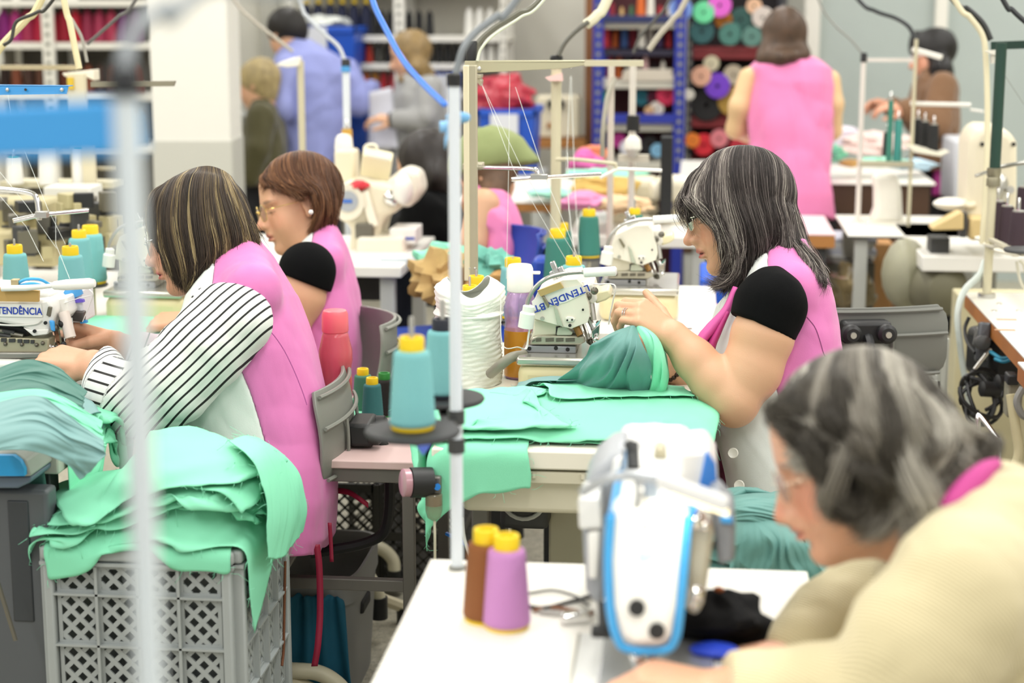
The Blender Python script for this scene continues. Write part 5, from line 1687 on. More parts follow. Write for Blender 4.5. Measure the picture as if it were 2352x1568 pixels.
# ---------------------------------------------------------------- the overlock machine in the middle
def overlock(label):
 Z = 3.6
 t = thing('overlock_machine', label, 'sewing machine', P(1300, 905, 3.6) * np.array((1, 1, 0)) + np.array((0, 0, TZ)))
 Yf = P(1250, 880, Z)[1]
 def pp(x, y, dy=0.):
  return PY(x, y, Yf + dy)
 def prism(pts, dy, dep, name, m, parent=t, **k):
  return MB().prism([pp(x, y, dy) for x, y in pts], (0, dep, 0)).build(name, m, parent, **k)
 za = TZ
 b0, b1 = pp(1188, 905), pp(1412, 842)
 MB().box(((b0[0] + b1[0]) / 2, Yf + .14, (za + b1[2]) / 2), (b1[0] - b0[0], .28, b1[2] - za)).build('base', mat('e3d6a8', .4), t, bevel=.022, seg=4)
 MB().box(((b0[0] + b1[0]) / 2, Yf + .14, b1[2] + .007), (b1[0] - b0[0] + .004, .284, .018)).build('base_plate', mat('c9c7bc', .25, .7), t, bevel=.006, seg=3)
 zb = b1[2] + .016
 p0, p1 = pp(1206, 793, .05), pp(1323, 820, .05)
 o = MB().box(((p0[0] + p1[0]) / 2, Yf + .055, (zb + p0[2]) / 2), (p1[0] - p0[0], .012, p0[2] - zb)).build('front_plate', mat('9d9fa4', .35, .6), t, bevel=.002)
 for x, y in ((1216, 800), (1277, 799), (1304, 802)):
  MB().lathe([(.0042, 0), (.0042, .003)], pp(x, y, .05), (0, -1, 0), 14).build('hole', M_BLACK, t)
 MB().box(((p0[0] + p1[0]) / 2 + .005, Yf + .14, zb + .02), (.1, .16, .04)).build('bed', mat('8f8c80', .4, .5), t, bevel=.006)
 prism([(1217, 792), (1221, 776), (1236, 770), (1340, 772), (1345, 786), (1330, 792)], .045, .06, 'feed_arm', mat('b9b5a4', .35, .5), bevel=.003)
 for x0, x1 in ((1231, 1243), (1253, 1272), (1277, 1294), (1299, 1320)):
  prism([(x0, 777), (x1, 776), (x1, 784), (x0, 785)], .043, .004, 'slot', mat('6c685c', .5, .4))
 prism([(1222, 782), (1229, 779), (1229, 783), (1222, 786)], .04, .03, 'screw', M_DSTEEL)
 prism([(1224, 732), (1286, 742), (1278, 770), (1230, 774), (1216, 784), (1224, 764)], .05, .16, 'arm', mat('e4dfc8', .4), bevel=.006)
 prism([(1219, 728), (1226, 690), (1236, 668), (1292, 643), (1325, 641), (1338, 655), (1352, 700), (1355, 722), (1350, 740), (1312, 755), (1284, 748), (1220, 730)], .03, .17, 'head_cover', mat('efecdb', .35), bevel=.01, seg=3)
 prism([(1271, 700), (1280, 745), (1294, 752), (1281, 712)], .024, .006, 'lever', mat('b4bda9', .4), bevel=.001)
 prism([(1243, 680), (1250, 681), (1262, 700), (1259, 708), (1251, 696)], .02, .01, 'lever_arm', mat('8e8a74', .35, .6), bevel=.001)
 prism([(1298, 730), (1303, 727), (1316, 728), (1321, 733), (1317, 739), (1302, 740)], .026, .005, 'button_plate', mat('f4f2e6', .35), bevel=.0015)
 for x, y, r in ((1303, 735, .002), (1314, 734, .002), (1309, 747, .0034), (1339, 711, .0025)):
  MB().lathe([(r, 0), (r, .002)], pp(x, y, .0255), (0, -1, 0), 12).build('hole', M_BLACK, t)
 MB().lathe([(.0045, 0), (.0045, .003), (.001, .0032)], pp(1246, 731, .03), (0, -1, 0), 16).build('screw', M_STEEL, t)
 prism([(1281, 752), (1300, 750), (1316, 764), (1312, 770), (1278, 770)], .045, .05, 'looper_cover', mat('c8cfba', .4), bevel=.002)
 prism([(1277, 750), (1294, 752), (1282, 768), (1277, 768)], .047, .1, 'gap', M_BLACK)
 mb = MB()
 for x0, y0, x1, y1, r in ((1322, 746, 1332, 768, .007), (1340, 742, 1353, 778, .004), (1330, 748, 1345, 780, .003), (1352, 730, 1372, 770, .006), (1358, 690, 1364, 735, .006)):
  mb.tube([pp(x0, y0, .07), pp(x1, y1, .06)], r, 8)
 mb.build('needle_bar', M_STEEL, t)
 MB().tube([pp(1322, 748, .05), pp(1333, 770, .045)], .0075, 10).build('presser_spring', mat('8f6a38', .4, .5), t)
 rr_ = random.Random(5)
 for k in range(10):
  x, y = rr_.uniform(1350, 1375), rr_.uniform(650, 790)
  MB().ball(pp(x, y, rr_.uniform(.03, .13)), rr_.uniform(.004, .009), 8, 6).build('linkage', M_CHROME if k % 2 else M_DSTEEL, t)
 prism([(1340, 655), (1362, 650), (1372, 690), (1360, 700), (1350, 690)], .06, .1, 'needle_guard', mat('f4f2e8', .3), bevel=.004)
 prism([(1362, 673), (1398, 664), (1405, 680), (1392, 690), (1368, 698)], .08, .08, 'work_guide', mat('f0e8c0', .35), bevel=.004)
 prism([(1358, 760), (1378, 742), (1376, 770), (1362, 790)], .05, .05, 'presser_foot', M_CHROME, bevel=.002)
 # tension posts
 for x0, y0, x1, y1 in ((1286, 612, 1302, 646), (1268, 600, 1284, 640), (1266, 622, 1280, 645)):
  MB().bar(pp(x0, y0, .09), pp(x1, y1, .09), .011, .011).build('tension_post', mat('c8cacc', .18, .9), t, bevel=.002)
 # lamp: magnetic foot, gooseneck, white tube
 p = MB().lathe([(.016, 0), (.016, .03), (.012, .034), (.012, .045), (.007, .048)], pp(1207, 752, .0), (.15, 0, 1), 18)
 p.build('lamp_foot', mat('eceee6', .35), t)
 g = MB()
 pts = spline([pp(1209, 720, 0), pp(1213, 690, 0), pp(1228, 662, 0), pp(1254, 640, 0), pp(1290, 629, .01), pp(1330, 625, .02), pp(1342, 625, .02)], 130)
 g.tube(pts, [.0042 + .0005 * (i % 2) for i in range(130)], 8)
 g.build('gooseneck', mat('b8b8b2', .3, .8), t, auto=180)
 d = pp(1417, 622, .02) - pp(1340, 626, .02)
 l = MB().lathe([(.007, 0), (.0098, .002), (.0098, np.linalg.norm(d) - .003), (.006, np.linalg.norm(d))], pp(1340, 626, .02), d, 18).build('lamp_tube', mat('f4f6f2', .3), t)
 return t, pp
OV, OVP = overlock('cream overlock machine with blue lettered tape, lamp over dark teal fabric')
OV2 = dup(OV, loc=np.array(OV.location) + (P(1390, 660, 4.46) - P(1206, 820, 3.6)) * np.array((1, 1, 0)), label='cream overlock machine on the white table behind, by the green spools')
OV3 = dup(OV, loc=np.array(OV.location) + (P(420, 735, 4.42) - P(1412, 905, 3.6)) * np.array((1, 1, 0)), label='cream overlock machine of the person with gold glasses')
# tape with lettering, cardboard, trailing ribbon: only on the nearest one
M_INK = mat('1a3fb0', .5)
M_TAPE = mat('f1f1ea', .25)
MB().prism([OVP(x, y, .0275) for x, y in ((1221, 692), (1246, 672), (1334, 654), (1341, 674), (1300, 694), (1262, 703), (1226, 713))], (0, .0022, 0)).build('tape', M_TAPE, OV)
for body, (x0, y0), (x1, y1), sz in (('LTENDÊN', (1339, 665), (1268, 693), .0205), ('BT', (1247, 703), (1231, 708), .0205)):
 a, b = OVP(x0, y0, .0268), OVP(x1, y1, .0268)
 d = (b - a) / np.linalg.norm(b - a)
 text(body, 'tape_lettering', M_INK, OV, (a + b) / 2, d, np.cross((0, -1., 0), d), sz, sx=1.08)
MB().prism([OVP(x, y, .02) for x, y in ((1234, 668), (1286, 648), (1294, 661), (1242, 681))], (0, .012, 0)).build('cardboard', mat('bfa66e', .8), OV)
r_ = MB()
pts = spline([OVP(1330, 646, .06), OVP(1372, 652, .04), OVP(1412, 655, .03), OVP(1408, 690, .03), OVP(1402, 720, .03), OVP(1398, 745, .03)], 40)
r_.tube(pts, .004, 6, el=.3)
r_.tube(spline([OVP(1150, 680, .02), OVP(1154, 790, .0), OVP(1190, 797, .0), OVP(1208, 800, .02), OVP(1214, 770, .01), OVP(1220, 735, .01)], 40), .0035, 6, el=.3)
r_.build('elastic_tape', mat('eceee8', .6), OV)
# grey hose to the base
single(wtube(MB(), ((1126, 858, 3.66), (1150, 838, 3.62), (1176, 820, 3.62), (1206, 815, 3.64)), .011, 10), 'vacuum_hose', mat('8a8778', .5), 'short grey hose leading to the overlock between bottle and base', 'hose')
# ---------------------------------------------------------------- white roll, bottles
Zr = 3.72
ct = PH(1067, 896, TZ)
Zr = depth(ct)
hr = 240 * Zr / FPX
rr = 78 * Zr / FPX
ct = ct + np.array((0, rr, 0))
wr_ = thing('elastic_roll', 'tall roll of white ruffled elastic in a plastic bag beside the lilac bottle', 'roll', ct)
n, m_ = 72, 60
g = []
for j in range(m_):
 u = j / (m_ - 1)
 row = []
 for i in range(n):
  a = 2 * PI * i / n
  r = rr * (.93 + .05 * math.sin(u * 3.0)) + .0018 * math.sin(u * 130 + math.sin(a * 7 + u * 20) * 1.5) + .0035 * math.sin(a * 3 + u * 9)
  if u > .74:
   r *= 1.0 + .07 * math.sin((u - .74) / .26 * PI) + .03 * math.sin(a * 5 + 2) * (u - .74) / .26
  if u > .94:
   r *= 1 - (u - .94) * 5.5
  z = hr * u * .96 + (u ** 4) * .02 * math.sin(a * 2 + 1)
  row.append((ct[0] + r * math.cos(a), ct[1] + r * math.sin(a), ct[2] + z))
 row.append(row[0])
 g.append(row)
MB().sheet(np.array(g)).build('wound_elastic', mat('eef1e6', .55, bump=.5, bscale=90., mott=.02), wr_, auto=180, solid=.002)
cu = MB()
for k in range(5):
 cu.tube(ring_path(ct + np.array((0, 0, hr * (.70 + .008 * k))), (1, 0, 0), (0, 1, 0), rr * (1.0 - .02 * k), 40), .004, 6, cap=False)
cu.build('bag_fold', mat('f0f3ea', .35), wr_)
def bottle(name, label, px, pyb, pyt, wpx, Z, body_m, liq=None, cap_m=None, cap_frac=.2, liq_frac=.45, cat='bottle', base=None):
 b = P(px, pyb, Z) if base is None else base
 Z = depth(b)
 h = (pyb - pyt) * Z / FPX
 r = wpx / 2 * Z / FPX
 t = thing(name, label, cat, b)
 ch = h * (1 - cap_frac)
 MB().lathe([(r * .86, 0), (r * .95, h * .02), (r * .95, h * .42), (r * .9, h * .5), (r, h * .58), (r * 1.0, h * .66), (r * .8, ch * .94), (r * .72, ch)], b, n=32, cap=True).build('bottle_body', body_m, t, auto=180)
 if liq:
  MB().lathe([(r * .9, h * .015), (r * .965, h * .03), (r * .965, h * liq_frac * .9), (r * .962, h * liq_frac)], b, n=28).build('drink', liq, t)
 MB().lathe([(r * .76, ch - .004), (r * .8, ch), (r * .78, h * .965), (r * .68, h), (.0001, h + .0)], b, n=28).build('bottle_cap', cap_m, t, bevel=.002)
 return t
b0 = PH(1188, 880, TZ)
bt = bottle('water_bottle', 'lilac translucent bottle with white cap and amber drink behind the overlock', 1188, 868, 606, 76, 3.8, mat('c99bdc', .15, trans=.55, alpha=.72), mat('d9962c', .2), mat('f2f2ec', .35), .22, .43, base=b0 + np.array((0, .06, 0)))
o = b0 + np.array((0, .06, 0))
hb = 262 * depth(o) / FPX
MB().box(o + np.array((.033, 0, hb * .93)), (.022, .014, .006)).build('spout_tab', mat('f2f2ec', .35), bt, bevel=.002)
bq = bottle('water_bottle', 'coral red squash bottle with flip cap on the low table', 776, 1062, 788, 76, 3.9, mat('ee6f78', .2, trans=.35, alpha=.85), None, mat('f07078', .35), .17)
bl = np.array(bq.location)
bl[2] = zs_ + .021
bq.location = tuple(bl)
# ---------------------------------------------------------------- spools around the middle tables
def spool_px(px, pytop, Z, label, m=None, s=1.0, group=None, stand=True):
 """placed by its visible top; returns its base point"""
 c = P(px, pytop, Z)
 b = c - np.array((0, 0, .1255 * s))
 spool(b, label, m, s, group)
 return b
M_PLATE = mat('c9c2a8', .5)
def creel(name, label, spots, pole_xy, zt, Z):
 """thread plate on the table that carries spools: a plate and a pin for each"""
 bs = [P(x, y, z) - np.array((0, 0, .1255 * s)) for x, y, z, s in spots]
 t = thing(name, label, 'thread stand', (np.mean([b[0] for b in bs]), np.mean([b[1] for b in bs]), zt))
 for b in bs:
  MB().lathe([(.036, 0), (.04, .004), (.036, .008)], b - np.array((0, 0, .009)), n=24).build('disc', M_DGREY, t)
  pin(MB(), b - np.array((0, 0, .004)), .15).build('pin', M_STEEL, t)
  if b[2] - .01 > zt + .01:
   MB().tube([(b[0], b[1], zt), (b[0], b[1], b[2] - .008)], .006, 8).build('riser', M_PLATE, t)
 return bs
sp = [(1178, 592, 4.2, 1.15), (1318, 588, 4.05, 1.1), (1094, 633, 3.95, 1.05), (1079, 655, 3.85, 1.0)]
for (x, y, z, s_), l in zip(sp, ('teal spool behind the cap of the lilac bottle', 'teal spool behind the lamp of the overlock', 'teal spool just above the white roll, yellow tip showing', 'teal spool hidden by the white roll and the pole')):
 spool_px(x, y, z, l, None, s_)
creel('thread_stand', 'low thread creel with four pins behind the white roll', sp, None, TZ, 4)
sp = [(1281, 526, 4.75, 1.25), (1290, 512, 5.0, 1.15), (1353, 480, 5.0, 1.1), (1458, 478, 5.0, .95)]
for (x, y, z, s_), l in zip(sp, ('dark green spool nearest the cream pole', 'spool with yellow tip half hidden behind the dark green spool', 'dark green spool standing alone on its small board', 'dark green spool behind the gooseneck of the second overlock')):
 spool_px(x, y, z, l, M_DTEALSP, s_)
creel('thread_stand', 'thread creel with dark green spools beside the second overlock', sp, None, TZ, 4.8)
# left group
sp = [(33, 562, 4.0, 1.05), (161, 565, 4.0, 1.1), (181, 528, 4.35, 1.05), (207, 517, 4.5, 1.2)]
for (x, y, z, s_), l in zip(sp, ('teal spool nearest the picture border above the lamp', 'teal spool with a loose loop of thread by the lamp head', 'teal spool behind the one with the loose loop', 'tallest teal spool, farthest of the left-hand group')):
 spool_px(x, y, z, l, None, s_)
creel('thread_stand', 'thread creel with teal spools above the lettered machine', sp, None, TZ, 4.2)
# ---------------------------------------------------------------- chairs
M_SHELL = mat('85877f', .45, bump=.1, bscale=150.)
def chair(label, bc, ang, tilt=0., w=.40, h=.2, seat_d=.24, col=None, zseat=None, legs=True, rec=.06, bup=-.02):
 """bc: middle of the backrest; ang: the way a sitter faces, from +x; a shell backrest on a black bent tube"""
 bc = np.asarray(bc, float)
 f = np.array((math.cos(ang), math.sin(ang), 0))
 s = np.array((-math.sin(ang), math.cos(ang), 0))
 up = np.array((0, 0, 1.)) * math.cos(tilt) - f * math.sin(tilt)
 t = thing('work_chair', label, 'chair', (bc[0] + f[0] * .22, bc[1] + f[1] * .22, 0))
 sm = M_SHELL if col is None else col
 g = []
 for v in np.linspace(-.5, .5, 9):
  row = []
  for u in np.linspace(-.5, .5, 15):
   cw = 1 - .14 * max(0, abs(v) * 2 - .55) ** 2 * 4
   row.append(bc + s * u * w * cw + up * v * h + f * (rec * (2 * u) ** 2 - .01 * math.cos(v * PI)))
  g.append(row)
 MB().sheet(np.array(g)).build('backrest', sm, t, solid=.008, bevel=.002)
 for v in (-.45, .12, .45):
  MB().tube([bc + s * u * w * (.94 if abs(v) > .4 else 1) + up * v * h + f * (rec * (2 * u) ** 2 - .012 - .01 * math.cos(v * PI)) for u in np.linspace(-.49, .49, 15)], .0045, 6).build('rib', sm, t)
 for u in (-.17, .17):
  MB().tube([bc + s * u * w + up * v * h + f * (rec * (2 * u) ** 2 - .012 - .01 * math.cos(v * PI)) for v in np.linspace(-.45, .1, 6)], .004, 6).build('rib', sm, t)
 br = bc - f * .04 + up * bup
 MB().box(br, (.05, .11, .05), (f, s, up)).build('bracket', M_BLACK, t, bevel=.008)
 for k in (-.04, .04):
  MB().lathe([(.022, 0), (.022, .02), (.015, .026)], br + s * k - f * .02, -f, 18).build('knob', M_BLACK, t)
  MB().lathe([(.008, 0), (.007, .004)], br + s * k - f * .046, -f, 12).build('bolt', M_STEEL, t)
 zs = bc[2] - .27 if zseat is None else zseat
 q = br - f * .05
 MB().tube(spline([br, q + np.array((0, 0, -.05)), np.array((q[0], q[1], zs + .05)), np.array((q[0], q[1], zs + .0)) + f * .04, np.array((br[0], br[1], zs - .03)) + f * .12], 26), .012, 8).build('back_tube', M_BLACK, t)
 c = np.array((bc[0], bc[1], zs)) + f * seat_d
 MB().box(c, (.38, .38, .028), (f, s, (0, 0, 1))).build('seat', sm, t, bevel=.012, seg=3)
 MB().lathe([(.028, 0), (.028, zs - .1)], (c[0], c[1], .09)).build('column', M_BLACK, t)
 if legs:
  for k in range(5):
   a = ang + PI / 5 + k * 2 * PI / 5
   d = np.array((math.cos(a), math.sin(a), 0))
   lg = MB().tube([np.array((c[0], c[1], .12)), np.array((c[0], c[1], .11)) + d * .12, np.array((c[0], c[1], .045)) + d * .27], .016, 8, sm=8).build('leg', M_CREAM2, t)
   MB().lathe([(.02, 0), (.02, .045)], np.array((c[0], c[1], .0)) + d * .27, n=10).build('foot', M_BLACK, lg)
 return t
chair('grey plastic chair of the person in striped sleeves, on a bent black tube', P(790, 965, 3.74), PI + .03, -.08, w=.36, h=.195, seat_d=.28, rec=.028)
chair('grey plastic chair between the water bottles and the tables', P(894, 800, 4.35), PI + .35, .15, w=.32, h=.175)
chair('grey plastic chair behind the grey-haired person, back shell towards the camera', P(1975, 788, 3.98), PI * .5 + .18, .0, w=.42, h=.165, zseat=.5, rec=.03, bup=.035, col=mat('74766f', .5))
chair('blue plastic chair behind the pink overall', P(1222, 566, 5.35), PI + .5, .3, w=.3, h=.12, col=mat('2748a8', .4), legs=True)
chair('small grey chair under the person in black top', P(1090, 640, 6.5), PI * .9, 0, w=.3, h=.15, legs=True)
# ---------------------------------------------------------------- boxes, crates and motors on the floor
# ---------------------------------------------------------------- the lettered white overlock at the left edge
def left_machine():
 Z = 3.66
 Yf = P(50, 760, Z)[1]
 t = thing('overlock_machine', 'white overlock machine with blue lettered tape and cardboard at the left picture border', 'sewing machine', (P(40, 800, Z)[0], Yf + .1, TZ))
 def pp(x, y, dy=0.):
  return PY(x, y, Yf + dy)
 def prism(pts, dy, dep, name, m, parent=t, **k):
  return MB().prism([pp(x, y, dy) for x, y in pts], (0, dep, 0)).build(name, m, parent, **k)
 W = mat('eeeee8', .3)
 prism([(-160, 690), (60, 690), (112, 684), (124, 705), (118, 745), (108, 768), (76, 772), (52, 752), (0, 742), (-160, 738)], .0, .14, 'head_cover', W, bevel=.009, seg=3)
 prism([(-160, 664), (-60, 660), (88, 668), (118, 676), (112, 692), (-160, 694)], .02, .12, 'top_cover', mat('e9e9e2', .3), bevel=.008)
 prism([(-160, 697), (94, 699), (97, 728), (-160, 724)], -.0035, .0025, 'tape', M_TAPE)
 a, b = pp(-18, 713, -.0045), pp(99, 716, -.0045)
 d = (b - a) / np.linalg.norm(b - a)
 text('LTENDÊNCIA', 'tape_lettering', M_INK, t, (a + b) / 2, d, np.cross((0, -1., 0), d), .021, sx=.84)
 prism([(-160, 656), (-20, 659), (89, 668), (88, 693), (-160, 690)], -.012, .008, 'cardboard', mat('bd9a5c', .8))
 MB().tube(spline([pp(-40, 742, -.002), pp(30, 747, -.002), (pp(80, 744, -.002)), pp(96, 735, -.002)], 20), .0022, 6).build('cover_ridge', mat('dcdcd4', .35), t)
 prism([(52, 752), (76, 772), (108, 768), (112, 756), (70, 758)], -.002, .01, 'lower_plate', W, bevel=.002)
 for x, y in ((105, 741), (80, 760)):
  MB().lathe([(.0038, 0), (.0038, .003)], pp(x, y, -.003), (0, -1, 0), 14).build('hole', M_BLACK, t)
 prism([(-160, 740), (0, 742), (60, 758), (64, 776), (-160, 774)], .03, .1, 'dark_gap', M_BLACK)
 for k, (x, y) in enumerate(((-4, 756), (20, 760), (40, 766), (12, 768))):
  MB().tube([pp(x - 14, y, .02), pp(x + 14, y + 5, .02)], .005, 8).build('linkage', (M_DSTEEL, M_DGREY)[k % 2], t)
 prism([(-160, 773), (112, 777), (112, 810), (-160, 810)], .01, .14, 'feed_frame', mat('b8b196', .35, .4), bevel=.003)
 for x0, x1, y0 in ((2, 14, 777), (20, 34, 778), (40, 50, 779), (54, 66, 780), (70, 78, 781)):
  prism([(x0, y0), (x1, y0), (x1, y0 + 8), (x0, y0 + 8)], .007, .004, 'slot', M_DGREY)
 for x, y in ((12, 790), (50, 791), (84, 792), (98, 788)):
  MB().ball(pp(x, y, .008), .0045, 8, 6).build('screw', M_DSTEEL, t)
 prism([(-160, 810), (114, 810), (116, 823), (-160, 824)], .0, .18, 'bed', mat('8f8d86', .35, .4), bevel=.003)
 zb = pp(0, 824)[2]
 c0, c1 = pp(-160, 824, -.01), pp(48, 824, -.01)
 MB().box(((c0[0] + c1[0]) / 2, Yf + .1, (zb + TZ) / 2), (c1[0] - c0[0], .24, zb - TZ)).build('base', mat('ecece4', .35), t, bevel=.01, seg=3)
 # needle side
 prism([(118, 688), (152, 680), (160, 720), (150, 735), (120, 735)], .04, .1, 'needle_guard', mat('f2f1ea', .25), bevel=.005)
 prism([(140, 668), (186, 664), (192, 742), (150, 742)], .09, .08, 'front_unit', mat('e4e6ea', .3), bevel=.006)
 prism([(150, 664), (184, 664), (188, 676), (140, 700), (112, 706), (112, 700), (136, 690)], .085, .01, 'blue_stripe', mat('4c9edc', .35))
 prism([(166, 684), (190, 688), (192, 694), (168, 696)], .084, .01, 'violet_mark', mat('6a58c8', .4))
 prism([(184, 736), (198, 736), (199, 742), (184, 743)], .084, .01, 'blue_mark', mat('3fa0e4', .4))
 prism([(152, 712), (192, 716), (190, 740), (158, 736)], .08, .02, 'dark_unit', mat('5c5654', .35, .4), bevel=.003)
 prism([(112, 736), (122, 738), (124, 762), (116, 758)], -.004, .01, 'blue_lever', mat('46a6ee', .35), bevel=.002)
 prism([(110, 704), (118, 706), (114, 728), (106, 724)], -.006, .008, 'thread_cam', mat('6e6a5c', .4, .3), bevel=.001)
 m = MB()
 for x0, y0, x1, y1, r in ((138, 690, 138, 712, .005), (134, 720, 146, 790, .007), (122, 762, 128, 790, .004), (150, 700, 152, 730, .008), (160, 730, 166, 775, .006)):
  m.tube([pp(x0, y0, .05), pp(x1, y1, .05)], r, 8)
 m.build('needle_bar', M_CHROME, t)
 MB().tube([pp(146, 716, .03), pp(162, 775, .02)], .012, 10).build('presser_arm', mat('e8dcd2', .3), t)
 g = np.random.default_rng(12)
 for k in range(12):
  MB().ball(pp(g.uniform(112, 150), g.uniform(730, 800), g.uniform(.01, .08)), g.uniform(.003, .009), 8, 6).build('linkage', (M_CHROME, M_DSTEEL, M_BLACK)[k % 3], t)
 prism([(126, 745), (138, 745), (138, 785), (124, 790)], .06, .04, 'dark_unit', M_BLACK)
 # lamp on top
 a, b = pp(118, 656, -.02), pp(221, 650, -.02)
 d = b - a
 L = np.linalg.norm(d)
 MB().lathe([(.004, 0), (.009, .006), (.0115, L * .35), (.0115, L * .85), (.008, L * .97), (.001, L)], a, d, 20).build('lamp_head', mat('f4f2ec', .3), t)
 MB().tube([pp(4, 662, -.02), pp(60, 661, -.02), pp(122, 656, -.02)], [.0065, .0065, .0045], 10).build('lamp_arm', mat('efeee8', .3), t)
 MB().box(pp(36, 651, .0), (.016, .016, .02)).build('air_fitting', mat('b8aa84', .35, .4), t, bevel=.002)
 m = MB()
 m.tube(spline([pp(40, 650, .0), pp(62, 641, .0), pp(92, 642, .02), pp(118, 656, .04)], 20), .0032, 8)
 m.tube(spline([pp(44, 655, .0), pp(74, 651, .0), pp(100, 656, .02)], 16), .003, 8)
 m.build('air_tube', mat('46aee8', .35), t)
 m = MB()
 m.tube(spline([pp(205, 664, .0), pp(214, 676, .0), pp(206, 700, .02), pp(190, 738, .04)], 20), .0024, 6, el=.4)
 m.tube(spline([pp(212, 678, .0), pp(180, 685, .02), pp(148, 696, .04)], 16), .0022, 6, el=.4)
 m.build('elastic_tape', mat('efefec', .6), t)
 return t
left_machine()
# black lattice crates behind the low table
def lattice_box(name, label, x0, x1, y0, y1, z0, z1, m, pitch=.03, bar=.006, cat='crate'):
 t = thing(name, label, cat, ((x0 + x1) / 2, (y0 + y1) / 2, z0))
 def side(o, u, W, nm):
  o, u = np.asarray(o, float), np.asarray(u, float)
  H = z1 - z0
  f = MB()
  up = np.array((0, 0, 1.))
  for k in (0, W):
   f.bar(o + u * k, o + u * k + up * H, .025, .012, up=u)
  for k in (.012, H / 2, H - .012):
   f.bar(o + up * k, o + u * W + up * k, .012, .024)
  f.build(nm + '_frame', m, t)
  l = MB()
  nrm = np.cross(u, up)
  for s in (1, -1):
   n = int((W + H) / pitch)
   for i in range(1, n):
    d = i * pitch
    if s > 0:
     a = (max(0, d - H), min(d, H)); b = (min(d, W), max(0, d - W))
    else:
     a = (max(0, d - H), H - min(d, H)); b = (min(d, W), H - max(0, d - W))
    p, q = o + u * a[0] + up * a[1], o + u * b[0] + up * b[1]
    if np.linalg.norm(p - q) > .02:
     l.bar(p, q, bar, .005, up=nrm)
  l.build(nm + '_lattice', m, t)['kind'] = 'stuff'
 side((x0, y0, z0), (1, 0, 0), x1 - x0, 'front')
 side((x0, y1, z0), (1, 0, 0), x1 - x0, 'rear')
 side((x1, y0, z0), (0, 1, 0), y1 - y0, 'end')
 MB().box(((x0 + x1) / 2, (y0 + y1) / 2, z0 + .01), (x1 - x0, y1 - y0, .012)).build('bottom', m, t)
 return t
M_LBLK = mat('33322c', .55)
a, b = P(742, 1300, 4.75), P(1010, 1080, 4.75)
lattice_box('lattice_crate', 'black lattice plastic crate standing behind the low pink-topped table', a[0], (a[0] + b[0]) / 2 - .005, a[1], a[1] + .4, .0, b[2] - .02, M_LBLK, .033)
lattice_box('lattice_crate', 'second black lattice crate, on the side of the pressure regulator', (a[0] + b[0]) / 2 + .005, b[0] + .06, a[1] + .02, a[1] + .42, .0, b[2] - .02, M_LBLK, .033)
# pressure regulator hanging under the table's corner
pr = thing('pressure_regulator', 'air pressure regulator with black dial and clear bowl under the table corner', 'regulator', P(985, 1195, 3.2))
Zp_ = 3.2
MB().lathe([(.026, 0), (.026, .012), (.023, .014)], P(940, 1108, Zp_), _R * -1 + _F * -.35, 24).build('dial', mat('b58a94', .2), pr)
MB().lathe([(.028, 0), (.028, .04)], P(943, 1108, Zp_), _R + _F * .3, 24).build('dial_housing', M_BLACK, pr)
MB().tube([P(958, 1108, Zp_ + .02), P(990, 1108, Zp_ + .02)], .008, 10).build('fitting', mat('8d7a40', .3, .8), pr)
m = MB()
wbox(m, 982, 1012, 1096, 1135, Zp_, .03)
m.build('body', mat('6d6c66', .4, .3), pr, bevel=.003)
MB().lathe([(.006, 0), (.006, .012)], P(1005, 1117, Zp_ - .002), -_F, 14).build('valve', mat('1877c8', .4), pr)
c = P(997, 1195, Zp_ + .015)
MB().lathe([(.004, 0), (.012, .006), (.016, .02), (.016, .05), (.014, .052)], c, n=20).build('bowl', mat('cfc9b0', .1, trans=.7, alpha=.75), pr)
MB().lathe([(.0145, .03), (.0145, .048)], c, n=20).build('filter', mat('7c5c34', .6), pr)
wtube(MB(), ((998, 1195, 3.215), (999, 1240, 3.215), (999, 1330, 3.25)), .0025, 8).build('drain_hose', mat('c9c4ae', .5), pr)
single(wtube(MB(), ((1026, 1225, 3.3), (1045, 1235, 3.28), (1070, 1250, 3.25), (1084, 1275, 3.28)), .004, 8), 'air_hose', mat('1c62c4', .4), 'thin blue air hose dangling below the cream table', 'hose')
single(wtube(MB(), ((1062, 1190, 3.3), (1066, 1230, 3.26), (1078, 1275, 3.22), (1095, 1300, 3.3)), .003, 8), 'white_cable', mat('d9d8cf', .4), 'thin white cable dangling beside the pole below the cream table', 'cable')
